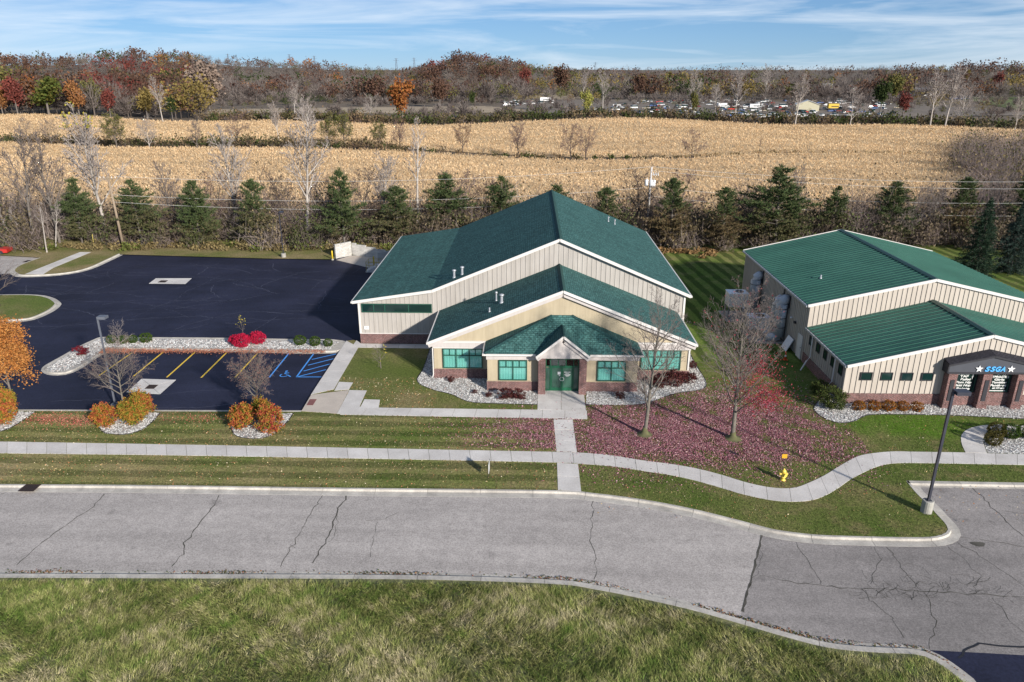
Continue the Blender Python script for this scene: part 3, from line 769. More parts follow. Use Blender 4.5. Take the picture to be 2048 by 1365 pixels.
g1 = gp(326, 563.3, -0.12); grate('drain_grate', 'small dark drain grate in the pale pad behind the gravel island', g1[0], g1[1], 0.9, 0.9, -0.121)
g2 = gp(303, 774, -0.12); grate('drain_grate', 'rusty square drain grate in the pale pad beside the yellow stalls', g2[0], g2[1], 0.75, 0.8, -0.121)
g3 = gp(60, 975, 0); grate('drain_grate', 'rusty brown storm drain grate set in the road kerb', g3[0] + 0.05, g3[1] - 0.10, 0.95, 0.80, 0.018)
g4 = gp(59, 523, -0.12); grate('drain_grate', 'black drain cover on the pale service drive', g4[0], g4[1], 1.3, 1.1, -0.121)

# cracks
def zb(x, y): return (1100 + x / 2.160, 900 + y / 2.160)
def za(x, y): return (x / 2.416, 800 + y / 2.416)
def crack(pts, f, w, mat, parent, seed, z=-0.126, jit=0.06):
    ribbon([gp(*f(*p), -0.13) for p in pts], w * 0.8, z, 'crack', mat, parent, jit, seed)
k = 0
for pts, w in (([(505, 455), (430, 535), (330, 600), (235, 665), (130, 755), (80, 800)], 0.075), ([(1057, 462), (1030, 515), (975, 585), (925, 650), (895, 700), (880, 745), (830, 805)], 0.085),
               ([(1560, 460), (1500, 545), (1460, 620), (1415, 700), (1375, 760), (1355, 808)], 0.055), ([(1672, 462), (1630, 545), (1590, 650), (1550, 720), (1510, 790)], 0.10),
               ([(1630, 560), (1625, 650), (1590, 690), (1555, 715)], 0.03), ([(1825, 590), (1800, 680), (1790, 760)], 0.03), ([(1925, 545), (1860, 580), (1770, 585)], 0.03), ([(1400, 700), (1425, 715)], 0.03), ([(0, 458), (20, 452)], 0.05)):
    crack(pts, za, w, crack_dark, road, k); k += 1
for pts, w in (([(188, 215), (183, 300), (178, 400), (200, 480), (205, 520), (190, 560)], 0.05),):
    crack(pts, zb, w, crack_dark, road, k); k += 1
ribbon([gp(*zb(915, 368), -0.13), gp(*zb(880, 520), -0.13), gp(*zb(832, 700), -0.13)], 0.13, -0.126, 'crack', crack_dark, drive, 0.03, 5)
for pts, w in (([(1065, 400), (1105, 470), (1160, 545), (1170, 580)], 0.045), ([(905, 545), (1050, 570), (1200, 590), (1400, 600), (1600, 608), (1800, 622), (2048, 635)], 0.07), ([(1400, 420), (1420, 470), (1410, 530), (1385, 580)], 0.035),
               ([(1452, 420), (1500, 490), (1560, 560), (1610, 620), (1650, 680), (1668, 750), (1640, 860)], 0.05), ([(1345, 600), (1400, 660), (1470, 730), (1520, 790), (1530, 815)], 0.05), ([(1760, 400), (1840, 445), (1930, 510), (2048, 590)], 0.055),
               ([(1720, 420), (1790, 480), (1870, 550)], 0.035), ([(1765, 378), (1860, 385), (1960, 405), (2048, 420)], 0.05), ([(1825, 165), (1900, 240), (1970, 310), (2048, 375)], 0.075), ([(1950, 265), (2048, 275)], 0.03), ([(1910, 640), (1960, 700), (2000, 750), (2048, 790)], 0.05),
               ([(910, 400), (920, 450), (890, 540), (860, 590)], 0.03), ([(1500, 490), (1580, 490), (1640, 540)], 0.03), ([(1640, 520), (1730, 530), (1850, 560)], 0.03)):
    crack(pts, zb, w, crack_dark, drive, k, jit=0.07); k += 1
rngc = np.random.default_rng(11)
for i in range(70):      # crazed area of the drive
    cx, cy = rngc.uniform(1330, 1960), 600 + rngc.normal(0, 28); a = rngc.uniform(0, 6.28); pts = [(cx, cy)]
    for j in range(4):
        a += rngc.normal(0, 0.9); pts.append((pts[-1][0] + math.cos(a) * 20, pts[-1][1] + math.sin(a) * 11))
    crack(pts, zb, 0.028, crack_dark, drive, 100 + i, jit=0.02)
ribbon([gp(*zb(1765, 900), -0.13), gp(*zb(1790, 862), -0.13), gp(*zb(1870, 838), -0.13), gp(*zb(1950, 848), -0.13), gp(*zb(2100, 856), -0.13)], 0.10, -0.1215, 'tar_seam', tar, drive, 0.02, 3, taper=False)
oil = [(gp(*zb(1850, 408), -0.13)[0] + math.cos(t) * 0.36 * (1 + 0.25 * math.sin(3 * t)), gp(*zb(1850, 408), -0.13)[1] + math.sin(t) * 0.26 * (1 + 0.2 * math.cos(2 * t))) for t in np.linspace(0, 6.28, 18)[:-1]]
build(MB().slab(oil, -0.127, -0.124), 'tar_spot', crack_dark, drive)
rngc = np.random.default_rng(4)      # pale cracks showing through the sealed lot
def in_lot(p): return (-60 < p[0] < -17 and 49.6 < p[1] < 94)
for i in range(95):
    p = np.array([rngc.uniform(-58, -18), rngc.uniform(66, 93) if rngc.random() < 0.93 else rngc.uniform(50, 60)]); a = rngc.choice([0.0, 0.55, 1.5, 2.6, 3.14]) + rngc.normal(0, 0.22); pts = [tuple(p)]
    for j in range(int(rngc.integers(4, 13))):
        a += rngc.normal(0, 0.17); p = p + np.array([math.cos(a), math.sin(a)]) * rngc.uniform(0.6, 1.3)
        if not in_lot(p) or inside(p[0:1], p[1:2], isl2)[0]: break
        pts.append(tuple(p))
    if len(pts) > 2: ribbon(pts, rngc.uniform(0.04, 0.09), -0.126, 'crack', crack_pale, lot, 0.06, i)

# gravel beds
def curve_bed(pts): return catmull(gps(pts), 4)
B_ISL = gps([(94, 739.4), (103, 745.3), (131, 741.8), (164, 725.4), (197, 706.6), (206, 695.5), (221, 694.8), (447, 697), (658, 700), (680, 684.8), (309, 678.6), (218, 679.3), (199, 679.3), (164, 696), (122, 719), (95, 735)])
B_1 = [gp(-60, 824)] + curve_bed([(71, 824), (45, 842), (18, 858), (-20, 868), (-60, 872)])
B_2 = [gp(197, 825)] + curve_bed([(197, 853), (208, 866), (232, 869.5), (257, 869), (286, 859), (306, 843), (321, 826)])
B_3 = [gp(462, 826)] + curve_bed([(462, 857), (471, 872), (497, 877.8), (529, 876.5), (555, 863.7), (576, 843), (587, 827.5)])
B_L = curve_bed([(859.5, 698), (847, 736.6), (835, 757), (840, 769), (869, 781), (903, 789.4), (925, 800), (950, 806), (1000, 808), (1074.5, 810)]) + [(0.78, 52.75), (0.78, 53.45), (-3.2, 53.45), (-3.2, 55.86), (-7.7, 55.86), (-7.7, 63.0)]
B_R = curve_bed([(1172, 810), (1230, 811), (1281, 809.5), (1311, 801.6), (1349, 788), (1398, 781), (1412, 773), (1409, 758), (1393, 732), (1381, 709), (1372, 690)]) + [(13.1, 62.5), (13.1, 55.86), (8.6, 55.86), (8.6, 53.45), (4.6, 53.45), (4.6, 52.75)]
B_E = curve_bed([(1640, 800), (1628, 815), (1638, 831), (1673, 846), (1706, 844), (1722, 836), (1742, 830), (1800, 829.5), (1902, 831.4), (2048, 838.6), (2200, 846)]) + [(46.0, 51.7), (24.0, 51.7), (24.0, 54.0)]
B_G = gps([(1975, 906.3), (1970, 893), (1967, 882), (1972, 872), (1990, 866), (2030, 864), (2080, 867), (2140, 905), (2100, 909.6), (2048, 908.6)])
BEDS = [('island', B_ISL, 0.012), ('west', B_1, 0.006), ('tree', B_2, 0.006), ('tree', B_3, 0.006), ('front', B_L, 0.006), ('front', B_R, 0.006), ('neighbour', B_E, 0.006), ('corner', B_G, 0.006)]
rngg = np.random.default_rng(21)
GV, GF, GC, go = [], [], [], 0
oct_v = np.array([(1, 0, 0), (0, 1, 0), (-1, 0, 0), (0, -1, 0), (0.1, 0.1, 1)], float)
oct_f = np.array([(0, 1, 4), (1, 2, 4), (2, 3, 4), (3, 0, 4)])
for nm, poly, z in BEDS:
    o = sheet(poly, z, 'gravel_bed', gravel_ground); tag(o, 'bed of white stones', kind='structure')
    P = np.array(poly); x0, y0 = P.min(0); x1, y1 = P.max(0)
    n = int((x1 - x0) * (y1 - y0) * (75 if nm == 'island' else 105)); n = min(n, 26000)
    xy = np.c_[rngg.uniform(x0, x1, n), rngg.uniform(y0, y1, n)]; xy = xy[inside(xy[:, 0], xy[:, 1], poly)]
    m = len(xy); s = rngg.uniform(0.035, 0.085, m) * (1.15 if nm == 'island' else 0.95); a = rngg.uniform(0, 6.28, m); sq = rngg.uniform(0.55, 1.0, m); h = rngg.uniform(0.4, 0.8, m)
    V = oct_v[None] * np.stack([s, s * sq, s * h], 1)[:, None]; V = V + rngg.normal(0, 0.12, V.shape) * s[:, None, None]
    ca, sa = np.cos(a)[:, None], np.sin(a)[:, None]
    V = np.stack([V[:, :, 0] * ca - V[:, :, 1] * sa + xy[:, :1], V[:, :, 0] * sa + V[:, :, 1] * ca + xy[:, 1:], V[:, :, 2] + z + s[:, None] * 0.12], 2)
    GV.append(V.reshape(-1, 3)); GF.append((oct_f[None] + (np.arange(m) * 5)[:, None, None]).reshape(-1, 3) + go); go += 5 * m
    t = rngg.random(m); c = np.where(t[:, None] < 0.72, np.array([[0.66, 0.655, 0.64]]), np.where(t[:, None] < 0.88, np.array([[0.40, 0.385, 0.37]]), np.array([[0.46, 0.38, 0.35]]))) * rngg.uniform(0.75, 1.12, (m, 1))
    GC.append(np.repeat(c, 4, 0))
stone_mat = facecol('stone_by_piece', 0.9, 0)
o = mobj('gravel', np_mesh('gravel', np.concatenate(GV), [np.concatenate(GF)], stone_mat, np.concatenate(GC))); tag(o, 'loose white stones in the planting beds', 'gravel', kind='stuff')
for nm, poly in (('B2', B_2[1:]), ('B3', B_3[1:]), ('B1', B_1[1:]), ('BL', B_L[:-6]), ('BR', B_R[:-6]), ('BE', B_E[:-3])):
    rb = thing('bed_edging', kind='structure')
    Pq, _ = resample(poly, step=0.5)
    build(MB().tube([(p[0], p[1], 0.02) for p in Pq], 0.03, 5), 'edging_strip', black_edge, rb)
# ------------------------------------------------------------------ buildings
def prof_z(prof, x):
    xs = [p[0] for p in prof]; zs = [p[1] for p in prof]
    return float(np.interp(x, xs, zs))
def panels_front(parent, x0, x1, y, zlo, ztop, w, mat, rib=0.05, proud=0.035, face=-1, name='siding_panel'):
    """upright siding panels on a wall facing -Y; zlo, ztop are functions of x"""
    n = max(1, int(round((x1 - x0) / w))); w = (x1 - x0) / n
    for i in range(n):
        a, b = x0 + i * w, x0 + (i + 1) * w
        za, zb_ = ztop(a), ztop(b); la, lb = zlo(a), zlo(b)
        if za - la < 0.06 and zb_ - lb < 0.06: continue
        za, zb_ = max(za, la + 0.02), max(zb_, lb + 0.02)
        mb = MB().extr([(a + rib, y, la), (b - 0.004, y, lb), (b - 0.004, y, zb_), (a + rib, y, za)], (0, face * 0.02, 0))
        mb.extr([(a, y, la), (a + rib, y, la), (a + rib, y, za), (a, y, za)], (0, face * (0.02 + proud), 0))
        build(mb, name, mat, parent)
def panels_side(parent, x, y0, y1, zlo, ztop, w, mat, rib=0.05, proud=0.035, face=-1):
    n = max(1, int(round((y1 - y0) / w))); w = (y1 - y0) / n
    for i in range(n):
        a, b = y0 + i * w, y0 + (i + 1) * w
        mb = MB().extr([(x, a + rib, zlo), (x, b - 0.004, zlo), (x, b - 0.004, ztop), (x, a + rib, ztop)], (face * 0.02, 0, 0))
        mb.extr([(x, a, zlo), (x, a + rib, zlo), (x, a + rib, ztop), (x, a, ztop)], (face * (0.02 + proud), 0, 0))
        build(mb, 'siding_panel', mat, parent)
def roof_slope(parent, name, corners, mat, thick=0.14):
    """corners: 3D polygon of the top surface"""
    P = [Vector(c) for c in corners]; n = (P[1] - P[0]).cross(P[2] - P[0]).normalized()
    if n.z < 0: n = -n
    return build(MB().extr([p - n * thick for p in P], n * thick), name, mat, parent, uv=True)
def ridge_caps(parent, a, b, mat, w=0.32, h=0.06):
    a, b = Vector(a), Vector(b); L = (b - a).length; n = max(1, int(L / 0.9)); d = (b - a) / n; mb = MB()
    for i in range(n):
        p, q = a + d * i, a + d * (i + 1) * 1.0
        s = d.normalized().cross(Vector((0, 0, 1))).normalized() * w / 2
        dz = Vector((0, 0, -0.42 * w / 2))
        mb.extr([p + s + dz, p + Vector((0, 0, h)), p - s + dz], (q - p) * 0.985)
    return build(mb, 'ridge_cap', mat, parent)
def window(parent, x0, x1, z0, z1, y, cols, rows, frame, pane, back, ft=0.06, depth=0.10, name='window', split=None, divide_top=False):
    """framed window on a wall facing -Y. cols: x fractions, rows: z fractions of the bars"""
    fr = MB()
    fr.box(x0, x1, y - depth, y, z1 - ft, z1).box(x0, x1, y - depth, y, z0, z0 + ft)
    fr.box(x0, x0 + ft, y - depth, y, z0 + ft, z1 - ft).box(x1 - ft, x1, y - depth, y, z0 + ft, z1 - ft)
    xs = [x0 + ft] + [x0 + (x1 - x0) * c for c in cols] + [x1 - ft]; zs = [z0 + ft] + [z0 + (z1 - z0) * r for r in rows] + [z1 - ft]
    wob = build(fr, name, frame, parent)
    for c in cols:
        x = x0 + (x1 - x0) * c; build(MB().box(x - ft / 2, x + ft / 2, y - depth + 0.004, y, z0 + ft, z1 - ft), 'mullion', frame, wob)
    for r in rows:
        z = z0 + (z1 - z0) * r
        for i in range(len(xs) - 1): build(MB().box(xs[i] + ft / 2 - (ft / 2 if i == 0 else 0), xs[i + 1] - ft / 2 + (ft / 2 if i == len(xs) - 2 else 0), y - depth + 0.008, y, z - ft / 2, z + ft / 2), 'transom', frame, wob)
    for i in range(len(xs) - 1):
        for j in range(len(zs) - 1):
            build(MB().box(xs[i], xs[i + 1], y - depth + 0.035, y - depth + 0.045, zs[j], zs[j + 1]), 'pane', pane, wob)
            if divide_top and j == len(zs) - 2:
                x = (xs[i] + xs[i + 1]) / 2; build(MB().box(x - ft * 0.4, x + ft * 0.4, y - depth + 0.012, y - 0.01, zs[j] + ft / 2, zs[j + 1]), 'mullion', frame, wob)
    if back is not None:
        mb = MB(); n = max(4, int((x1 - x0 - 2 * ft) / 0.10)); pts = []
        for i in range(n + 1):
            x = x0 + ft + (x1 - x0 - 2 * ft) * i / n; pts.append((x, y - 0.012 - (0.022 if i % 2 else 0.0)))
        V = [(x, yy, z0 + ft) for x, yy in pts] + [(x, yy, z1 - ft) for x, yy in pts]
        mb.add(V, [(i, i + 1, i + 2 + n, i + 1 + n) for i in range(n)])
        build(mb, 'blind', back, wob)
    return wob
def vent(label, x, y, z, h, r=0.09, cap=True):
    t = thing('roof_vent', label, 'roof vent', (x, y, z), 'vent pipes on the roofs')
    build(MB().lathe([(r * 1.9, z - 0.10), (r * 1.5, z + 0.06), (r * 1.05, z + 0.10), (r, z + 0.1), (r, z + h * 0.8)], x, y, 12), 'pipe', galv, t, True)
    if cap: build(MB().lathe([(r * 1.05, z + h * 0.78), (r * 1.9, z + h * 0.82), (r * 1.9, z + h * 0.96), (r * 0.4, z + h * 1.04)], x, y, 12), 'cap', galv, t, True)

# ---- the green-roofed building, rear block (A), front block (B), entrance wing (C)
bl = thing('green_roofed_building', 'beige office building with green shingle roofs and white-gabled brick entrance', 'building', (2.7, 60.0, 0.0))
PA = [(-16.05, 4.18), (-8.75, 5.28), (2.7, 10.02), (14.55, 4.93)]
YA0, YA1 = 63.84, 91.3
wa = build(MB().extr([(-15.5, YA0 + 0.03, -0.2), (14.05, YA0 + 0.03, -0.2), (14.05, YA0 + 0.03, prof_z(PA, 14.05) - 0.2), (2.7, YA0 + 0.03, 9.8), (-8.75, YA0 + 0.03, 5.06), (-15.5, YA0 + 0.03, prof_z(PA, -15.5) - 0.22)], (0, YA1 - YA0 - 0.4, 0)), 'rear_block_wall', siding_grey, bl)
panels_front(wa, -15.5, 14.05, YA0 + 0.03, lambda x: 1.0, lambda x: prof_z(PA, x) - 0.17, 0.425, siding_grey)
panels_side(wa, -15.5, YA0 + 0.1, YA1 - 0.5, 1.0, 4.05, 0.425, siding_grey)
panels_side(wa, 14.05, YA0 + 0.1, YA1 - 0.5, 1.0, 4.85, 0.425, siding_grey, face=1)
build(MB().box(-15.58, 14.12, YA0 - 0.04, YA0 + 0.02, -0.2, 0.97), 'brick_base', brick_red, wa, uv=True)
build(MB().box(-15.58, -15.50, YA0 + 0.021, YA1 - 0.4, -0.2, 0.97), 'brick_base', brick_red, wa, uv=True)
build(MB().box(-15.60, 14.13, YA0 - 0.06, YA0 + 0.03, 0.972, 1.03), 'sill_trim', trim_white, wa)
build(MB().box(-15.61, -15.44, YA0 - 0.075, YA0 + 0.06, 1.034, 4.02), 'corner_trim', trim_white, wa)
build(MB().box(13.98, 14.15, YA0 - 0.075, YA0 + 0.06, 1.034, 4.8), 'corner_trim', trim_white, wa)
y0r, y1r = YA0 - 0.32, YA1
ra = roof_slope(bl, 'rear_roof_lean_to', [(-16.05, y0r, 4.18), (-8.75, y0r, 5.28), (-8.75, y1r, 5.28), (-16.05, y1r, 4.18)], shingle)
roof_slope(bl, 'rear_roof_west', [(-8.75, y0r, 5.28), (2.7, y0r, 10.02), (2.7, y1r, 10.02), (-8.75, y1r, 5.28)], shingle)
rr_ = roof_slope(bl, 'rear_roof_east', [(2.7, y0r, 10.02), (14.55, y0r, 4.93), (14.55, y1r, 4.93), (2.7, y1r, 10.02)], shingle)
ridge_caps(rr_, (2.7, y0r + 0.02, 10.04), (2.7, y1r, 10.04), ridge_mat, 0.5)
def rake(parent, prof, y, h=0.26, w=0.06, lift=-0.10, name='rake_board', mat=None):
    for (xa, za), (xb, zb_) in zip(prof[:-1], prof[1:]):
        build(MB().beam((xa, y, za + lift), (xb, y, zb_ + lift), w, h), name, mat or trim_white, parent)
rake(bl, PA, y0r - 0.034)
build(MB().box(-16.17, -16.055, y0r - 0.06, y1r, 4.0, 4.16), 'gutter', trim_white, bl)
build(MB().box(14.56, 14.67, y0r - 0.06, y1r, 4.75, 4.91), 'gutter', trim_white, bl)
window(wa, -15.27, -8.82, 3.06, 3.90, YA0 - 0.045, (0.172, 0.33, 0.668), (), frame_green, glass_dark, None, 0.075, 0.06, 'clerestory_window')
pl = build(MB().box(-15.16, -14.74, YA0 - 0.075, YA0 - 0.05, 1.40, 1.72), 'number_plate', sign_white, wa)
build(MB().box(-15.08, -14.82, YA0 - 0.079, YA0 - 0.076, 1.53, 1.555), 'print_line', steel_post, pl); build(MB().box(-15.05, -14.85, YA0 - 0.079, YA0 - 0.076, 1.59, 1.615), 'print_line', steel_post, pl)

PB = [(-8.12, 3.28), (2.72, 7.68), (13.50, 3.28)]
YB0, YB1 = 55.86, 63.75
wb = build(MB().extr([(-7.72, YB0, -0.2), (13.08, YB0, -0.2), (13.08, YB0, prof_z(PB, 13.08) - 0.17), (2.72, YB0, 7.50), (-7.72, YB0, prof_z(PB, -7.72) - 0.17)], (0, YB1 - YB0, 0)), 'front_block_wall', stucco, bl)
for a, b in ((-7.77, -3.2), (8.6, 13.13)):
    build(MB().box(a, b, YB0 - 0.05, YB0 + 0.01, -0.2, 0.85), 'brick_base', brick_red, wb, uv=True)
    build(MB().box(a, b, YB0 - 0.07, YB0 + 0.01, 0.853, 0.90), 'sill_trim', stucco, wb)
build(MB().box(-7.77, -7.72, YB0 + 0.012, YB1, -0.2, 0.85), 'brick_base', brick_red, wb, uv=True)
build(MB().box(13.08, 13.13, YB0 + 0.012, YB1, -0.2, 0.85), 'brick_base', brick_red, wb, uv=True)
for a, b in ((-7.80, -3.24), (8.64, 13.16)):
    f = build(MB().box(a, b, YB0 - 0.09, YB0 + 0.005, 2.72, 3.16), 'frieze', frieze_mat, wb)
    build(MB().box(a - 0.04, b + 0.03, YB0 - 0.16, YB0 + 0.004, 3.164, 3.30), 'frieze_moulding', trim_white, f)
    build(MB().box(a, b, YB0 - 0.105, YB0 + 0.004, 2.66, 2.716), 'frieze_moulding', trim_white, f)
window(wb, -6.97, -3.73, 0.91, 2.64, YB0 - 0.01, (1 / 3, 2 / 3), (0.655,), frame_green, pane_teal, blind_white, 0.07, 0.11, divide_top=True)
window(wb, 9.17, 12.41, 0.91, 2.64, YB0 - 0.01, (1 / 3, 2 / 3), (0.655,), frame_green, pane_teal, blind_white, 0.07, 0.11, divide_top=True)
build(MB().box(12.99, 13.11, YB0 - 0.09, YB0 + 0.02, 0.90, 2.66), 'downspout', trim_white, wb)
build(MB().tube([(-7.80, YB0 - 0.1, 2.66), (-7.80, YB0 - 0.1, 0.35), (-7.86, YB0 - 0.3, 0.14)], 0.05, 8), 'downspout', trim_white, wb)
yb = YB0 - 0.36
roof_slope(bl, 'front_roof_west', [(-8.12, yb, 3.28), (2.72, yb, 7.68), (2.72, 63.84, 7.68), (-8.12, 63.84, 3.28)], shingle)
rb_ = roof_slope(bl, 'front_roof_east', [(2.72, yb, 7.68), (13.5, yb, 3.28), (13.5, 63.84, 3.28), (2.72, 63.84, 7.68)], shingle)
ridge_caps(rb_, (2.72, yb + 0.02, 7.70), (2.72, 63.8, 7.70), ridge_mat, 0.45)
rake(bl, PB, yb - 0.034, 0.22, 0.06, -0.09)
rake(wb, [(x, z) for x, z in PB], YB0 - 0.13, 0.34, 0.24, -0.36, 'rake_soffit', frieze_mat)
build(MB().box(-8.24, -8.125, yb - 0.06, 63.7, 3.08, 3.26), 'gutter', trim_white, bl)
build(MB().box(13.505, 13.62, yb - 0.06, 63.7, 3.08, 3.26), 'gutter', trim_white, bl)

XC0, XC1, YC0 = -3.2, 8.6, 53.45
wc = build(MB().box(XC0, 1.30, YC0, YB0 - 0.002, -0.2, 3.2).box(4.05, XC1, YC0, YB0 - 0.002, -0.2, 3.2).box(1.30, 4.05, YC0 + 0.12, YB0 - 0.002, -0.2, 3.2).box(1.302, 4.048, YC0, YC0 + 0.118, 2.78, 3.2), 'entrance_wing_wall', stucco, bl)
for a, b in ((XC0 - 0.05, 0.80), (4.55, XC1 + 0.05)):
    build(MB().box(a, b, YC0 - 0.05, YC0 + 0.005, -0.2, 0.82), 'brick_base', brick_red, wc, uv=True)
    build(MB().box(a, b, YC0 - 0.07, YC0 + 0.005, 0.823, 0.87), 'sill_trim', stucco, wc)
build(MB().box(XC0 - 0.05, XC0, YC0 + 0.007, YB0 - 0.06, -0.2, 0.82), 'brick_base', brick_red, wc, uv=True)
build(MB().box(XC1, XC1 + 0.05, YC0 + 0.007, YB0 - 0.06, -0.2, 0.82), 'brick_base', brick_red, wc, uv=True)
for a, b in ((XC0 - 0.08, 0.80), (4.55, XC1 + 0.08)):
    f = build(MB().box(a, b, YC0 - 0.09, YC0 + 0.004, 2.66, 3.10), 'frieze', frieze_mat, wc)
    build(MB().box(a - 0.03, b + 0.03, YC0 - 0.13, YC0 + 0.003, 3.104, 3.20), 'frieze_moulding', frieze_mat, f)
build(MB().box(XC0 - 0.09, XC0 + 0.003, YC0 + 0.006, YB0 - 0.17, 2.66, 3.10), 'frieze', frieze_mat, wc)
build(MB().box(XC1 - 0.003, XC1 + 0.09, YC0 + 0.006, YB0 - 0.17, 2.66, 3.10), 'frieze', frieze_mat, wc)
window(wc, -2.30, -0.07, 0.92, 2.62, YC0 - 0.01, (0.5,), (0.655,), frame_green, pane_teal, blind_white, 0.07, 0.11, divide_top=True)
window(wc, 5.42, 7.66, 0.92, 2.62, YC0 - 0.01, (0.5,), (0.655,), frame_green, pane_teal, blind_white, 0.07, 0.11, divide_top=True)
ye, ze, zr = 53.12, 3.27, 5.56
roof_slope(bl, 'entrance_roof_front', [(-3.45, ye, ze), (8.85, ye, ze), (3.52, YB0 - 0.03, zr), (1.86, YB0 - 0.03, zr)], shingle)
roof_slope(bl, 'entrance_roof_west', [(-3.45, ye, ze), (1.86, YB0 - 0.03, zr), (-3.45, YB0 - 0.03, ze + 0.02)], shingle)
re_ = roof_slope(bl, 'entrance_roof_east', [(8.85, ye, ze), (8.85, YB0 - 0.03, ze + 0.02), (3.52, YB0 - 0.03, zr)], shingle)
ridge_caps(re_, (-3.40, ye + 0.03, ze + 0.03), (1.86, YB0 - 0.06, zr + 0.02), shingle, 0.34, 0.045)
ridge_caps(re_, (8.80, ye + 0.03, ze + 0.03), (3.52, YB0 - 0.06, zr + 0.02), shingle, 0.34, 0.045)
for a, b in ((-3.47, 0.60), (4.80, 8.87)): build(MB().box(a, b, ye - 0.10, ye - 0.004, ze - 0.17, ze - 0.03), 'gutter', trim_white, bl)
build(MB().box(-3.56, -3.46, ye - 0.10, YB0 - 0.2, ze - 0.17, ze - 0.03), 'gutter', trim_white, bl)
build(MB().box(8.86, 8.96, ye - 0.10, YB0 - 0.2, ze - 0.17, ze - 0.03), 'gutter', trim_white, bl)
# entrance gable
YP = 52.70
po = build(MB().extr([(0.74, YP, 3.05), (4.64, YP, 3.05), (4.64, YP, 3.28), (2.69, YP, 4.80), (0.74, YP, 3.28)], (0, 0.30, 0)), 'entrance_gable', frieze_mat, bl)
for a, b in (((0.66, 3.20), (2.69, 4.78)), ((2.69, 4.78), (4.72, 3.20))): build(MB().beam((a[0], YP - 0.05, a[1] - 0.20), (b[0], YP - 0.05, b[1] - 0.20), 0.10, 0.36), 'gable_board', frieze_mat, po)
build(MB().box(1.36, 3.98, YP + 0.30, YC0, 3.0, 3.06), 'soffit', stucco, po)
for s in (-1, 1):
    e = 2.69 + s * 2.07
    roof_slope(bl, 'porch_roof_slope', [(e, 52.48, 3.30), (2.69, 52.48, 4.98), (2.69, 55.16, 4.98), (e, 53.16, 3.30)], shingle)
    build(MB().beam((e, 52.44, 3.22), (2.69, 52.44, 4.90), 0.07, 0.17), 'rake_board', trim_white, bl)
ridge_caps(po, (2.69, 52.5, 5.0), (2.69, 55.1, 5.0), shingle, 0.3, 0.045)
for a in (0.80, 3.985):
    c_ = build(MB().box(a, a + 0.565, 52.74, 53.455, -0.2, 3.05), 'brick_column', brick_red, bl, uv=True)
# entrance doors
dr = build(MB().box(1.37, 3.98, YC0 - 0.02, YC0 + 0.06, 2.70, 2.78).box(1.37, 1.44, YC0 - 0.02, YC0 + 0.06, 0.0, 2.70).box(3.91, 3.98, YC0 - 0.02, YC0 + 0.06, 0.0, 2.70).box(1.44, 3.91, YC0 - 0.018, YC0 + 0.058, 2.08, 2.16), 'door_frame', door_green, bl)
for x in (1.76, 2.36, 2.98, 3.57): build(MB().box(x - 0.03, x + 0.03, YC0 - 0.016, YC0 + 0.05, 2.16, 2.70), 'mullion', door_green, dr)
for a, b in ((1.44, 1.73), (1.79, 2.33), (2.39, 2.95), (3.01, 3.54), (3.60, 3.91)):
    build(MB().box(a, b, YC0 + 0.02, YC0 + 0.03, 2.16, 2.70), 'pane', pane_dark, dr); build(MB().box(a, b, YC0 + 0.06, YC0 + 0.07, 2.16, 2.62), 'dark_room', dark_room, dr)
    build(MB().box(a, b, YC0 + 0.045, YC0 + 0.055, 2.62, 2.70), 'blind_head', blind_white, dr)
for x in (1.76, 3.57): build(MB().box(x - 0.04, x + 0.04, YC0 - 0.017, YC0 + 0.05, 0.0, 2.08), 'side_post', door_green, dr)
sidelight = plain('sidelight_glass', (0.045, 0.115, 0.085), (0.03, 0.085, 0.062), 2, 0.15, spec=0.6)
for a, b in ((1.44, 1.72), (3.61, 3.91)):
    build(MB().box(a, b, YC0 + 0.02, YC0 + 0.03, 0.12, 2.0), 'sidelight_pane', sidelight, dr); build(MB().box(a, b, YC0 - 0.01, YC0 + 0.018, 0.0, 0.118), 'kick_rail', door_green, dr)
for i, (a, b) in enumerate(((1.805, 2.660), (2.670, 3.525))):
    d = MB().box(a, a + 0.09, YC0 - 0.012, YC0 + 0.04, 0.03, 2.07).box(b - 0.09, b, YC0 - 0.012, YC0 + 0.04, 0.03, 2.07).box(a + 0.09, b - 0.09, YC0 - 0.012, YC0 + 0.04, 0.03, 0.30).box(a + 0.09, b - 0.09, YC0 - 0.012, YC0 + 0.04, 1.97, 2.07)
    do = build(d, 'door', door_green, dr)
    build(MB().box(a + 0.09, b - 0.09, YC0 + 0.01, YC0 + 0.02, 0.30, 1.97), 'pane', sidelight, do)
    if i == 0:
        build(MB().box(2.33, 2.60, YC0 - 0.001, YC0 + 0.008, 1.42, 1.64), 'notice', sign_white, do); build(MB().box(2.44, 2.53, YC0 - 0.001, YC0 + 0.008, 1.29, 1.36), 'sticker', sign_white, do)
    else:
        for z, w in ((1.62, 0.50), (1.52, 0.28), (1.42, 0.50), (1.35, 0.40), (1.28, 0.22)): build(MB().box(3.09 - w / 2, 3.09 + w / 2, YC0 - 0.001, YC0 + 0.008, z - 0.022, z + 0.022), 'lettering', vinyl_white, do)
    ang = [math.pi / 2 + (1 if i == 0 else -1) * math.pi * k / 10 for k in range(11)]
    build(MB().tube([((2.665 + (-0.012 if i == 0 else 0.012)) + 0.15 * math.cos(t), YC0 - 0.08, 1.06 + 0.15 * math.sin(t)) for t in ang], 0.018, 6), 'pull_handle', white_metal, do, True)
for lab, x, y, h, zz in (('west one of the two tall vent pipes on the rear roof slope', -6.82, 64.95, 0.75, None), ('east one of the two tall vent pipes on the rear roof slope', -6.08, 64.95, 0.75, None)):
    vent(lab, x, y, prof_z(PA, x), h, 0.10)
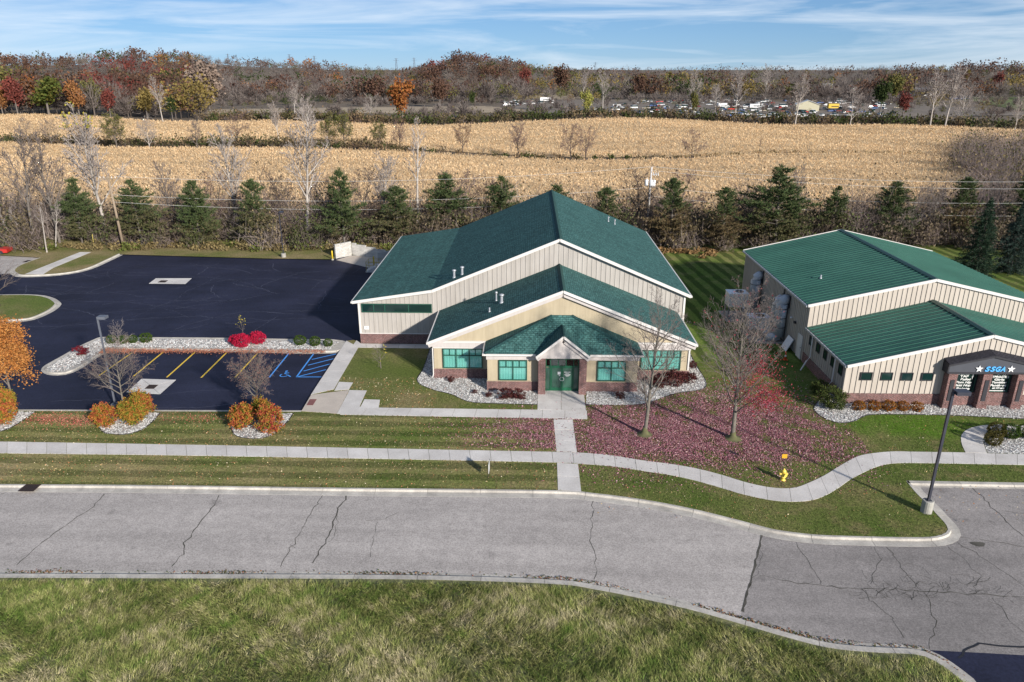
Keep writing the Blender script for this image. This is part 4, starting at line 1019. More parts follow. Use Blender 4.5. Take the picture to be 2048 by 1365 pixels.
for lab, x, y, h, cp in (('slim capless vent pipe on the front roof slope', -3.2, 57.4, 0.45, False), ('tall thin vent pipe near the back of the front roof slope', -2.75, 59.9, 0.80, True), ('thick vent pipe on the front roof slope', -2.25, 58.7, 0.75, True)):
    vent(lab, x, y, prof_z(PB, x), h, 0.11 if 'thick' in lab else 0.06, cp)
for lab, px in (('north-western small white vent pipe on the east rear roof slope', 1217), ('small white vent pipe nearest the eave on the east rear roof slope', 1230)):
    x, z = level(px, 437, 86.0); vent(lab, x, 86.0, prof_z(PA, x), 0.55, 0.06)

# ---- the metal-roofed building to the right: rear hall (D), front hall (E), portico (F)
nb = thing('metal_roofed_building', 'cream metal building with ribbed green roof and dark gabled portico', 'building', (34.1, 56.0, 0.0))
PD = [(23.75, 5.16), (34.08, 7.50), (44.40, 5.16)]; YD0, YD1 = 60.30, 80.3
PE = [(23.92, 3.14), (34.18, 5.64), (44.45, 3.14)]; YE0, YE1 = 51.70, 60.29
wd = build(MB().extr([(24.0, YD0 + 0.03, -0.2), (44.2, YD0 + 0.03, -0.2), (44.2, YD0 + 0.03, 5.1), (34.08, YD0 + 0.03, 7.40), (24.0, YD0 + 0.03, 5.1)], (0, YD1 - YD0 - 0.1, 0)), 'rear_hall_wall', siding_cream, nb)
panels_front(wd, 24.0, 44.2, YD0 + 0.03, lambda x: max(prof_z(PE, x) - 0.3, 0), lambda x: prof_z(PD, x) - 0.10, 0.40, siding_cream, 0.07, 0.05)
panels_side(wd, 24.0, YD0 + 0.05, YD1 - 0.1, 0.02, 5.06, 0.40, siding_side, 0.06, 0.04)
we = build(MB().extr([(24.0, YE0, -0.2), (44.3, YE0, -0.2), (44.3, YE0, 3.08), (34.18, YE0, 5.54), (24.0, YE0, 3.08)], (0, YE1 - YE0 - 0.02, 0)), 'front_hall_wall', siding_cream, nb)
panels_front(we, 24.0, 44.3, YE0, lambda x: 0.86, lambda x: prof_z(PE, x) - 0.10, 0.405, siding_cream, 0.08, 0.05)
panels_side(we, 24.0, YE0 + 0.02, YE1 - 0.02, 0.90, 3.06, 0.405, siding_side, 0.06, 0.04)
build(MB().box(23.92, 44.4, YE0 - 0.08, YE0 - 0.001, -0.2, 0.85), 'brick_base', brick_red, we, uv=True)
build(MB().box(23.92, 24.0, YE0 + 0.002, YE1, -0.2, 0.88), 'brick_base', brick_red, we, uv=True)
build(MB().box(23.90, 24.0, YE0 - 0.085, YE0 + 0.06, 0.86, 3.05), 'corner_trim', siding_cream, we)
def metal_slopes(parent, prof, y0, y1, w, name):
    n = int(round((y1 - y0) / w)); w = (y1 - y0) / n
    for k, ((xa, za), (xb, zb_)) in enumerate(zip(prof[:-1], prof[1:])):
        rt_ = build(MB().extr([(xa, y0, za - 0.12), (xb, y0, zb_ - 0.12), (xb, y0, zb_ - 0.03), (xa, y0, za - 0.03)], (0, y1 - y0, 0)), name, seam_mat, parent)
        me0 = None
        for i in range(n):
            ya = y0 + i * w
            if me0 is None:
                mb = MB().extr([(xa, ya, za - 0.028), (xb, ya, zb_ - 0.028), (xb, ya, zb_), (xa, ya, za)], (0, w - 0.004, 0))
                mb.extr([(xa, ya + 0.01, za + 0.001), (xb, ya + 0.01, zb_ + 0.001), (xb, ya + 0.01, zb_ + 0.06), (xa, ya + 0.01, za + 0.06)], (0, 0.075, 0))
                mb.extr([(xa, ya + w * 0.52, za + 0.001), (xb, ya + w * 0.52, zb_ + 0.001), (xb, ya + w * 0.52, zb_ + 0.014), (xa, ya + w * 0.52, za + 0.014)], (0, 0.05, 0))
                o = build(mb, 'roof_panel', metal_roof, rt_); me0 = o
            else:
                o = bpy.data.objects.new('roof_panel', me0.data); link(o, rt_); o.location = (0, i * w, 0)
metal_slopes(nb, PD, YD0 - 0.12, YD1 + 0.05, 0.61, 'rear_roof_slope')
metal_slopes(nb, PE, YE0 - 0.14, YE1 + 0.02, 0.61, 'front_roof_slope')
for prof, ya, yb2 in ((PD, YD0 - 0.10, YD1), (PE, YE0 - 0.12, YE1 - 0.03)):
    x, z = prof[1]; build(MB().extr([(x - 0.30, ya, z - 0.0), (x, ya, z + 0.09), (x + 0.30, ya, z - 0.0)], (0, yb2 - ya, 0)), 'ridge_cap', seam_mat, nb)
rake(nb, PD, YD0 - 0.16, 0.24, 0.07, -0.06, mat=trim_white); rake(nb, PE, YE0 - 0.18, 0.24, 0.07, -0.06, mat=trim_white)
rake(nb, PD, YD1 + 0.10, 0.24, 0.07, -0.06, mat=trim_white)
build(MB().box(23.62, 23.745, YD0 - 0.1, YD1, 4.98, 5.14), 'gutter', galv, nb); build(MB().box(23.79, 23.915, YE0 - 0.1, YE1, 2.96, 3.12), 'gutter', galv, nb)
for i in range(4):
    x = 25.04 + i * 1.515; window(we, x, x + 0.88, 1.95, 2.60, YE0 - 0.06, (), (), dark_metal, glass_dark, None, 0.06, 0.06)
for y in (58.9, 57.3, 55.75, 54.2, 52.66):
    wo = build(MB().box(23.90, 23.945, y - 0.36, y + 0.36, 2.72, 2.78).box(23.90, 23.945, y - 0.36, y + 0.36, 1.98, 2.04).box(23.90, 23.945, y - 0.36, y - 0.30, 2.04, 2.72).box(23.90, 23.945, y + 0.30, y + 0.36, 2.04, 2.72), 'window', dark_metal, we)
    build(MB().box(23.925, 23.943, y - 0.30, y + 0.30, 2.04, 2.72), 'pane', glass_dark, wo)
build(MB().tube([(23.84, 58.42, 2.98), (23.84, 58.40, 1.15), (23.5, 58.2, 0.85), (23.0, 57.9, 0.12)], 0.06, 8), 'downspout', trim_white, we)
build(MB().tube([(23.84, 53.55, 2.98), (23.84, 53.55, 1.0), (23.55, 53.4, 0.78), (23.45, 53.3, 0.12)], 0.06, 8), 'downspout', trim_white, we)
for y in (73.2, 66.6): build(MB().box(23.86, 23.94, y - 0.05, y + 0.05, 0.1, 4.95), 'downspout', dark_metal, wd)
dd = build(MB().box(23.90, 23.945, 60.75, 61.85, 0.0, 2.1), 'side_door', unit_grey, wd); build(MB().box(23.85, 23.90, 60.85, 60.93, 1.0, 1.06), 'door_handle', dark_metal, dd)
build(MB().box(23.78, 23.94, 62.75, 63.05, 2.6, 2.8), 'wall_light', dark_metal, wd); build(MB().tube([(23.95, 63.95, 2.82), (23.78, 63.95, 2.80)], 0.09, 10), 'wall_vent', white_metal, wd)
build(MB().box(23.97, 24.03, YD0 - 0.06, YD0 + 0.02, 3.2, 5.0), 'corner_trim', siding_cream, wd)
vent('small white vent pipe on the ribbed metal roof', 26.9, 66.2, prof_z(PD, 26.9), 0.42, 0.07, False)
# portico
YF0 = 50.92
fa = build(MB().extr([(31.10, YF0, 2.86), (37.25, YF0, 2.86), (37.25, YF0, 3.50), (34.18, YF0, 4.20), (31.10, YF0, 3.50)], (0, YE0 - YF0 - 0.06, 0)), 'portico_fascia', slate_fascia, nb)
build(MB().box(31.05, 37.30, YF0 - 0.05, YF0 - 0.002, 2.84, 2.97), 'fascia_trim', slate_dark, fa)
for a, b in (((30.98, 3.53), (34.18, 4.26)), ((34.18, 4.26), (37.38, 3.53))):
    roof_slope(fa, 'portico_roof_slope', [(a[0], YF0 - 0.10, a[1] + 0.10), (b[0], YF0 - 0.10, b[1] + 0.10), (b[0], YE0 - 0.07, b[1] + 0.28), (a[0], YE0 - 0.07, a[1] + 0.28)], shingle_dark, 0.10)
    build(MB().beam((a[0], YF0 - 0.07, a[1] - 0.03), (b[0], YF0 - 0.07, b[1] - 0.03), 0.08, 0.14), 'fascia_trim', slate_dark, fa)
build(MB().box(31.0, 31.098, YF0 - 0.02, YE0 - 0.06, 2.84, 3.6), 'fascia_side', slate_dark, fa)
for x0 in (31.22, 33.76, 36.28):
    cl = build(MB().box(x0, x0 + 0.66, YF0 + 0.05, YE0 - 0.08, -0.2, 2.855), 'brick_column', brick_red, nb, uv=True)
    build(MB().box(x0 - 0.05, x0 + 0.71, YF0 - 0.01, YE0 - 0.08, -0.2, 0.33), 'column_foot', brick_red, cl, uv=True)
    build(MB().box(x0 + 0.20, x0 + 0.50, YF0 + 0.01, YF0 + 0.048, 0.62, 2.32), 'dark_panel', slate_dark, cl)
for a, b in ((31.88, 33.76), (34.42, 36.28)):
    build(MB().box(a, b, YE0 - 0.20, YE0 - 0.085, -0.2, 1.08), 'brick_infill', brick_red, we, uv=True)
    build(MB().box(a, b, YE0 - 0.10, YE0 - 0.06, 1.08, 2.86), 'window_surround', dark_metal, we)
w1 = window(we, 32.02, 33.60, 1.12, 2.80, YE0 - 0.11, (), (), frame_green, glass_dark, None, 0.05, 0.06, 'shop_window')
w2 = window(we, 34.52, 36.12, 1.12, 2.80, YE0 - 0.11, (), (), frame_green, glass_dark, None, 0.05, 0.06, 'shop_window')
yt = YE0 - 0.152
for body, x, z, s, w, sh in (('Dance', 32.62, 2.52, 0.27, 0.92, 0.3), ('TAP', 32.72, 2.29, 0.26, 0.62, 0), ('Ballet', 32.82, 2.05, 0.24, 0.80, 0.3), ('Pom Hip', 32.74, 1.81, 0.24, 1.15, 0.25), ('Jazz Hop', 32.76, 1.57, 0.24, 1.20, 0.25), ('Pointe', 32.80, 1.29, 0.26, 1.00, 0.1)):
    wall_text(body, 'lettering', x, yt, z, s, vinyl_white, w1, 0.003, w, shear=sh, offset=0.006)
# dancer outline, in the upper corner of the first pane
build(MB().tube([(33.32, yt, 2.16), (33.30, yt, 2.32), (33.36, yt, 2.48), (33.34, yt, 2.60)], [0.02, 0.05, 0.045, 0.02], 6).tube([(33.34, yt, 2.5), (33.45, yt, 2.66)], [0.025, 0.012], 5).tube([(33.34, yt, 2.5), (33.24, yt, 2.66)], [0.025, 0.012], 5), 'dancer_decal', vinyl_white, w1)
for k in range(5): build(MB().extr([(32.10 + 0.10 * math.cos(6.283 * j / 10 + 1.57) * (1 if j % 2 == 0 else 0.42), yt - 0.002, 1.28 + k * 0.22 + 0.10 * math.sin(6.283 * j / 10 + 1.57) * (1 if j % 2 == 0 else 0.42)) for j in range(10)], (0, 0.004, 0)), 'star_decal', vinyl_white, w1)
for body, x, z, s, w, sh in (('GYMNASTICS', 35.34, 2.27, 0.25, 1.36, 0), ('Girls', 35.36, 2.06, 0.22, 0.75, 0), ('Tumbling', 35.38, 1.83, 0.23, 1.10, 0.1), ('Panthers', 35.36, 1.58, 0.24, 1.20, 0.15), ('at Heart', 35.42, 1.38, 0.20, 0.95, 0.3)):
    wall_text(body, 'lettering', x, yt, z, s, vinyl_white, w2, 0.003, w, shear=sh, offset=0.008)
build(MB().tube([(34.72, yt, 2.56), (34.95, yt, 2.64), (35.2, yt, 2.54), (35.4, yt, 2.66), (35.6, yt, 2.54)], 0.028, 5).tube([(35.70, yt, 2.52), (35.80, yt, 2.62), (35.72, yt, 2.72)], 0.025, 5).tube([(35.86, yt, 2.52), (35.96, yt, 2.62), (35.88, yt, 2.72)], 0.025, 5), 'gymnast_decal', vinyl_white, w2)
for k in range(6): build(MB().extr([(34.66 + 0.09 * math.cos(6.283 * j / 10 + 1.57) * (1 if j % 2 == 0 else 0.42), yt - 0.002, 1.24 + k * 0.19 + 0.09 * math.sin(6.283 * j / 10 + 1.57) * (1 if j % 2 == 0 else 0.42)) for j in range(10)], (0, 0.004, 0)), 'star_decal', vinyl_white, w2)
build(MB().box(34.62, 35.98, yt - 0.002, yt + 0.002, 1.20, 1.26), 'decal_underline', vinyl_white, w2)
sg = thing('shop_sign', 'raised blue SSGA letters between two white stars on the dark portico', 'sign', (34.35, YF0, 3.1))
for i, ch in enumerate('SSGA'): wall_text(ch, 'letter', 33.80 + i * 0.385, YF0 - 0.04, 3.08, 0.52, sign_blue, sg, 0.035, 0.38, shear=0.25, offset=0.018)
for cx in (33.24, 35.56):
    pts = [(cx + 0.29 * math.cos(6.2832 * j / 10 + 1.5708) * (1 if j % 2 == 0 else 0.40), YF0 - 0.075, 3.26 + 0.29 * math.sin(6.2832 * j / 10 + 1.5708) * (1 if j % 2 == 0 else 0.40)) for j in range(10)]
    build(MB().extr(pts, (0, 0.06, 0)), 'star', sign_white, sg)

# ---- plant room beside the hall: ducts and units
def duct(label, y, r, top, foot, twin=False):
    t = thing('air_duct', label, 'air duct', (23.2, y, 0), 'big round ducts on the hall wall')
    body = MB().tube([(23.35, y, foot), (23.35, y, top - 0.35), (23.42, y, top - 0.05), (23.62, y, top + 0.12), (23.95, y, top + 0.15)], [r, r, r * 0.98, r * 0.9, r * 0.8], 16)
    build(body, 'duct_body', duct_grey, t, True)
    z = foot + 0.9
    while z < top - 0.3:
        build(MB().lathe([(r + 0.002, z), (r + 0.03, z + 0.01), (r + 0.03, z + 0.05), (r + 0.002, z + 0.06)], 23.35, y, 16), 'band', dark_metal, t); z += 0.9
    build(MB().box(23.85, 23.94, y - r * 1.02, y + r * 1.02, top - 0.6, top + 0.5), 'wall_collar', dark_metal, t)
    build(MB().tube([(23.35, y, foot + 0.25), (23.3, y, foot), (22.9, y, foot - 0.12), (22.3, y, foot - 0.12)], [r * 0.96, r * 0.95, r * 0.8, r * 0.7], 14), 'elbow', duct_grey, t, True)
    return t
duct('big grey round duct nearest the side door of the hall', 65.3, 0.52, 4.0, 0.55)
t = duct('slimmer grey duct tucked behind the near round duct', 66.5, 0.45, 3.7, 0.5)
duct('big grey round duct farther along the hall wall', 73.6, 0.50, 4.0, 0.5)
def unit(label, cx, cy, w, d, h, z):
    t = thing('air_conditioner', label, 'air conditioner', (cx, cy, 0), 'rooftop style units on stands')
    b = build(MB().box(cx - w / 2, cx + w / 2, cy - d / 2, cy + d / 2, z, z + h), 'cabinet', unit_grey, t)
    build(MB().box(cx - w / 2 - 0.04, cx + w / 2 + 0.04, cy - d / 2 - 0.04, cy + d / 2 + 0.04, z + h + 0.002, z + h + 0.06), 'lid', white_metal, t)
    build(MB().lathe([(0.42, z + h + 0.05), (0.42, z + h + 0.11), (0.36, z + h + 0.11), (0.36, z + h + 0.065)], cx + w * 0.12, cy, 18), 'fan_ring', dark_metal, t)
    build(MB().lathe([(0.34, z + h + 0.063), (0.34, z + h + 0.075), (0.1, z + h + 0.09)], cx + w * 0.12, cy, 14), 'fan', dark_metal, t)
    for k in range(5): build(MB().box(cx - w / 2 - 0.015, cx - w / 2 - 0.001, cy - d * 0.38, cy + d * 0.38, z + 0.18 + k * 0.16, z + 0.26 + k * 0.16), 'louvre', duct_grey, b)
    build(MB().box(cx - w * 0.38, cx + w * 0.38, cy - d / 2 - 0.014, cy - d / 2 - 0.001, z + 0.15, z + h - 0.15), 'access_panel', unit_grey, b)
    for sx_ in (-1, 1):
        for sy_ in (-1, 1): build(MB().box(cx + sx_ * (w / 2 - 0.1) - 0.05, cx + sx_ * (w / 2 - 0.1) + 0.05, cy + sy_ * (d / 2 - 0.1) - 0.05, cy + sy_ * (d / 2 - 0.1) + 0.05, 0, z), 'leg', steel_post, t)
    build(MB().beam((cx - w / 2, cy - d / 2 - 0.03, 0.1), (cx + w / 2, cy - d / 2 - 0.03, z), 0.04, 0.05), 'brace', steel_post, t)
unit('white-topped air conditioner on a tall stand at the lawn edge', 21.1, 72.0, 1.9, 1.5, 1.35, 1.45)
unit('white-topped air conditioner on a low stand beside the near ducts', 21.9, 67.2, 2.0, 1.5, 1.1, 0.75)
o = thing('equipment_pad', kind='structure'); build(MB().box(20.7, 23.9, 64.6, 68.4, -0.1, 0.05), 'pad_slab', foundation, o); build(MB().box(20.0, 23.9, 70.8, 74.4, -0.1, 0.05), 'pad_slab', foundation, o)
bd = thing('leaning_board', 'white board leaning against the hall wall beside the side door', 'board', (23.5, 63.2, 0))
build(MB().extr([(23.30, 62.55, 0.02), (23.30, 63.85, 0.02), (23.86, 63.85, 1.15), (23.86, 62.55, 1.15)], (-0.05, 0, 0.025)), 'sheet', white_metal, bd)
for y in (62.6, 63.76): build(MB().beam((23.33, y, 0.06), (23.88, y, 1.17), 0.05, 0.04), 'edge_strip', unit_grey, bd)
cn = thing('traffic_cone', 'orange traffic cone on the shaded grass by the hall', 'traffic cone', (22.6, 60.6, 0))
build(MB().lathe([(0.13, 0.04), (0.03, 0.68)], 22.6, 60.6, 14), 'cone_body', cone_orange, cn, True); build(MB().box(22.42, 22.78, 60.42, 60.78, 0.0, 0.045), 'base', cone_orange, cn); build(MB().lathe([(0.092, 0.32), (0.068, 0.46)], 22.6, 60.6, 14), 'white_band', sign_white, cn)

# ---- loading dock behind the lot
dk = thing('dock_apron', kind='structure'); build(MB().slab([(-25.9, 95.9), (-20.9, 92.1), (-15.62, 89.0), (-15.62, 97.0), (-24.5, 98.4)], -0.22, -0.115), 'apron_slab', concrete_beige, dk)
rw = thing('retaining_wall', 'low wall of pale concrete blocks round the loading dock', 'retaining wall', (-24.4, 97.5, 0))
def block_run(a, b, rows, h0=0.0):
    a, b = Vector((*a, 0)), Vector((*b, 0)); L = (b - a).length; d = (b - a) / L; n = Vector((-d.y, d.x, 0)) * 0.15
    for r in range(rows(0.0) if callable(rows) else rows):
        x = -0.3 if r % 2 else 0.0
        while x < L - 0.05:
            x0, x1 = max(0.0, x), min(L, x + 0.6); x += 0.6
            if x1 - x0 < 0.08: continue
            if callable(rows) and r >= rows((x0 + x1) / 2 / L): continue
            p, q = a + d * (x0 + 0.012), a + d * (x1 - 0.012); z0 = -0.2 + r * 0.2; off = n * random.uniform(0.94, 1.06)
            build(MB().extr([p - off + Vector((0, 0, z0)), q - off + Vector((0, 0, z0)), q + off + Vector((0, 0, z0)), p + off + Vector((0, 0, z0))], (0, 0, 0.188)), 'block', block_mat, rw)
block_run((-26.25, 96.85), (-24.5, 98.75), 10)
block_run((-24.3, 98.75), (-18.6, 96.9), lambda u: int(9.5 - 4 * u))
block_run((-20.3, 95.6), (-18.0, 97.2), 6)
def bollard(label, x, y):
    t = thing('bollard', label, 'bollard', (x, y, 0), 'yellow steel bollards')
    build(MB().lathe([(0.10, -0.1), (0.10, 1.05), (0.085, 1.12), (0.04, 1.17)], x, y, 14), 'post', bollard_yellow, t, True); build(MB().lathe([(0.16, -0.13), (0.16, 0.03), (0.12, 0.05)], x, y, 14), 'footing', foundation, t)
bollard('yellow bollard at the end of the pale block wall', -26.4, 95.9); bollard('yellow bollard beside the dock stair railing', -20.2, 92.9)
st = thing('dock_stair', 'concrete dock stair with yellow pipe railing', 'stair', (-19.5, 90.5, 0))
for k in range(4): build(MB().box(-20.6 + k * 0.32, -15.65, 89.6, 91.3, -0.13 + k * 0.17, 0.04 + k * 0.17 - 0.004), 'step', concrete, st)
for y in (89.62, 91.28):
    for x in (-20.5, -19.2, -17.6, -16.0): build(MB().tube([(x, y, 0.0), (x, y, 1.25)], 0.03, 6), 'rail_post', rail_yellow, st)
    for z in (0.75, 1.22): build(MB().tube([(-20.5, y, z), (-16.0, y, z)], 0.028, 6), 'rail', rail_yellow, st)
for z in (0.75, 1.22): build(MB().tube([(-20.5, 89.65, z), (-20.5, 91.25, z)], 0.028, 6), 'rail', rail_yellow, st)
# ------------------------------------------------------------------ street furniture
def lamp(label, x, y, h, head_dx, base_h, mat, r=0.065, head=0.75):
    t = thing('street_lamp', label, 'lamp post', (x, y, 0))
    build(MB().lathe([(0.31, -0.1), (0.31, base_h - 0.03), (0.28, base_h)], x, y, 18), 'concrete_base', foundation, t)
    build(MB().box(x - 0.14, x + 0.14, y - 0.14, y + 0.14, base_h, base_h + 0.03), 'base_plate', mat, t)
    build(MB().extr([(x - r, y - r, base_h + 0.03), (x + r, y - r, base_h + 0.03), (x + r, y + r, base_h + 0.03), (x - r, y + r, base_h + 0.03)], (0, 0, h - base_h - 0.1)), 'pole', mat, t)
    a, b = (x + 0.08, x + 0.08 + head) if head_dx > 0 else (x - 0.08 - head, x - 0.08)
    hd = build(MB().extr([(a, y - 0.26, h - 0.16), (b, y - 0.26, h - 0.16), (b, y + 0.26, h - 0.16), (a, y + 0.26, h - 0.16)], (0, 0, 0.20)), 'lamp_head', mat, t)
    build(MB().box(a + 0.06, b - 0.06, y - 0.2, y + 0.2, h - 0.18, h - 0.162), 'lens', unit_grey, hd)
    build(MB().box(min(x, a), max(x, a) + 0.02, y - 0.05, y + 0.05, h - 0.10, h - 0.02), 'arm', mat, t)
lamp('dark bronze lamp post on a round concrete base at the driveway corner', 23.05, 36.95, 7.62, 1, 0.78, bronze)
lamp('grey lamp post rising behind the bare tree beside the parking stalls', -31.2, 49.75, 7.2, 1, 0.25, steel_post, 0.05, 0.6)
lamp('thin dark lamp post on a pale footing at the back edge of the lot', -33.32, 96.9, 6.2, 1, 0.55, bronze, 0.05, 0.5)

hx, hy = 15.89, 40.25
hy_ = thing('fire_hydrant', 'yellow fire hydrant beside the curving sidewalk', 'fire hydrant', (hx, hy, 0))
build(MB().lathe([(0.17, 0.0), (0.17, 0.05), (0.12, 0.07), (0.12, 0.22), (0.16, 0.23), (0.16, 0.28), (0.125, 0.30), (0.125, 0.56), (0.155, 0.57), (0.155, 0.61)], hx, hy, 18), 'barrel', hydrant_yellow, hy_, True)
build(MB().lathe([(0.15, 0.612), (0.14, 0.68), (0.09, 0.75), (0.035, 0.775), (0.035, 0.83), (0.02, 0.84)], hx, hy, 18), 'bonnet', hydrant_yellow, hy_, True)
for dx, dy, rr in ((-1, 0, 0.065), (1, 0, 0.065), (0.25, -0.97, 0.085)):
    n_ = build(MB().tube([(hx + dx * 0.1, hy + dy * 0.1, 0.45), (hx + dx * 0.21, hy + dy * 0.21, 0.45)], rr, 12), 'nozzle', hydrant_yellow, hy_, True)
    build(MB().tube([(hx + dx * 0.205, hy + dy * 0.205, 0.45), (hx + dx * 0.25, hy + dy * 0.25, 0.45)], rr * 1.2, 8), 'cap', hydrant_yellow, n_)
mk = thing('hydrant_marker', 'small amber marker sign on a thin stake behind the yellow hydrant', 'marker sign', (hx + 0.06, hy + 0.5, 0))
build(MB().tube([(hx + 0.05, hy + 0.5, 0), (hx + 0.10, hy + 0.5, 1.35)], 0.012, 6), 'stake', dark_metal, mk)
build(MB().box(hx - 0.06, hx + 0.26, hy + 0.48, hy + 0.49, 1.28, 1.56), 'plate', plain('amber', (0.62, 0.33, 0.02), rough=0.5), mk)
px_, py_ = gp(978, 952)
ys = thing('yard_sign', 'thin pale yard sign seen edge-on beside the long sidewalk', 'yard sign', (px_, py_, 0))
sgn = Matrix.Rotation(R(82), 4, 'Z')
for dx in (-0.28, 0.28): build(MB().tube([(px_ + dx * 0.14, py_ + dx, 0), (px_ + dx * 0.14, py_ + dx, 1.05)], 0.014, 6), 'stake', dark_metal, ys)
build(MB().extr([(px_ - 0.012, py_ - 0.35, 0.35), (px_ + 0.012, py_ + 0.35, 0.35), (px_ + 0.012, py_ + 0.35, 0.98), (px_ - 0.012, py_ - 0.35, 0.98)], (0.03, 0, 0)), 'panel', unit_grey, ys)
mp_ = gp(188, 494); t = thing('marker_post', 'slim yellow plastic marker post in the weeds behind the lot', 'marker post', (*mp_, 0))
build(MB().tube([(mp_[0], mp_[1], 0), (mp_[0] + 0.1, mp_[1], 1.75)], 0.05, 6), 'post', plain('marker_yellow', (0.50, 0.40, 0.12), rough=0.6), t); build(MB().tube([(mp_[0] + 0.1, mp_[1], 1.75), (mp_[0] + 0.105, mp_[1], 1.85)], [0.055, 0.02], 6), 'tip', rail_yellow, t)

def pole(label, base, top, arm, transformers=False, mat=None):
    t = thing('utility_pole', label, 'utility pole', base); b, p = Vector(base), Vector(top); mat = mat or wood_pole
    build(MB().tube([b, b.lerp(p, 0.5), p], [0.19, 0.165, 0.13], 10), 'pole', mat, t, True)
    d = (p - b).normalized()
    if arm:
        q = p - d * 0.35; build(MB().beam(q + Vector((-1.15, -0.14, 0)), q + Vector((1.15, -0.14, 0)), 0.09, 0.11), 'crossarm', mat, t)
        for s in (-1.05, -0.5, 0.55, 1.05): build(MB().tube([q + Vector((s, -0.14, 0.05)), q + Vector((s, -0.14, 0.24))], [0.035, 0.05], 8), 'insulator', white_metal, t)
    if transformers:
        for dx, dz in ((-0.62, -2.25), (0.42, -2.3), (0.0, -2.25)):
            c = p + Vector((dx, -0.42 if dx == 0 else -0.1, dz)); build(MB().lathe([(0.24, c.z - 0.45), (0.27, c.z - 0.42), (0.27, c.z + 0.38), (0.20, c.z + 0.46)], c.x, c.y, 14), 'transformer', white_metal, t, True)
            build(MB().tube([(c.x, c.y, c.z + 0.44), (c.x + 0.05, c.y, c.z + 0.72)], 0.05, 8), 'bushing', unit_grey, t)
        q = p - d * 1.1; build(MB().beam(q + Vector((0, -0.1, 0)), q + Vector((1.0, -0.1, 0.1)), 0.07, 0.07), 'bracket', galv, t)
        for s in (0.3, 0.62, 0.95): build(MB().tube([q + Vector((s, -0.1, 0.35)), q + Vector((s + 0.12, -0.1, -0.15))], 0.045, 8), 'fuse_cutout', white_metal, t)
    return p
pt1 = pole('leaning wooden utility pole behind the corner of the lot', (-57.73, 101.5, 0), (-58.1, 101.5, 10.2), True)
pt2 = pole('grey utility pole with white transformers behind the big roof', (17.6, 109.5, 0), (17.75, 109.5, 10.6), False, True, plain('weathered_pole', (0.58, 0.55, 0.53), (0.46, 0.435, 0.42), 3, 0.9))
def wire(label, a, b, sag, r=0.016, n=18):
    a, b = Vector(a), Vector(b); pts = []
    for i in range(n + 1):
        u = i / n; p = a.lerp(b, u); p.z -= sag * 4 * u * (1 - u); pts.append(p)
    o = build(MB().tube(pts, r, 4), 'power_line', galv, None, loc=(a.x, a.y, a.z)) if False else None
    t = thing('power_line', label, 'power line', tuple(a)); build(MB().tube(pts, r, 4), 'cable', unit_grey, t)
wire('upper power line running west from the transformer pole', pt2 + Vector((-0.1, 0, 0.05)), pt1 + Vector((1.0, -0.1, -0.1)), 1.3)
wire('middle power line running west from the transformer pole', pt2 + Vector((-0.1, 0, -2.9)), pt1 + Vector((0.1, -0.1, -2.6)), 1.4)
wire('lowest power line running west from the transformer pole', pt2 + Vector((-0.1, 0, -4.2)), pt1 + Vector((0.1, -0.1, -3.6)), 1.5)
e1 = level(2048, 355, 105.0); e2 = level(2048, 390, 105.0); e3 = level(2048, 368, 105.0)
wire('upper power line running east from the transformer pole', pt2 + Vector((0.1, 0, 0.05)), (e1[0] + 30, 104, e1[1] + 0.7), 1.6)
wire('second power line running east from the transformer pole', pt2 + Vector((0.1, 0, -0.5)), (e3[0] + 30, 104, e3[1] + 0.5), 1.7)
wire('lower power line running east from the transformer pole', pt2 + Vector((0.1, 0, -2.9)), (e2[0] + 30, 104, e2[1] + 0.4), 1.8)
wire('lowest power line running east from the transformer pole', pt2 + Vector((0.1, 0, -4.2)), (e2[0] + 30, 104, e2[1] - 1.6), 1.9)
# ------------------------------------------------------------------ plants near the buildings
LV_MAPLE = [dict(n=26, t0=0.20, ang=(28, 56), ratio=0.55, up=0.05, wob=0.05, seg=6, rr=0.34, shape=lambda u: 1.0 - 0.62 * u),
            dict(n=9, t0=0.15, ang=(22, 48), ratio=0.46, up=0.04, wob=0.08, seg=4, rr=0.5), dict(n=6, t0=0.15, ang=(22, 55), ratio=0.5, up=0.02, wob=0.10, seg=3, rr=0.55), dict(n=3, t0=0.2, ang=(25, 55), ratio=0.5, up=0.0, wob=0.1, seg=2, rr=0.6)]
def maple(seed, H, r0): return bare_meshes('maple%d' % seed, np.random.default_rng(seed), H, r0, LV_MAPLE, 1, rmin=0.006)
m1p, tips1, _ = maple(3, 8.6, 0.15)
m2p, tips2, _ = maple(8, 9.6, 0.16)
plant('maple_tree', 'bare grey maple with upswept limbs in front of the east windows', 'tree', (8.18, 46.13, 0), m1p, 1.0, 0.4, mats={'trunk': bark_maple})
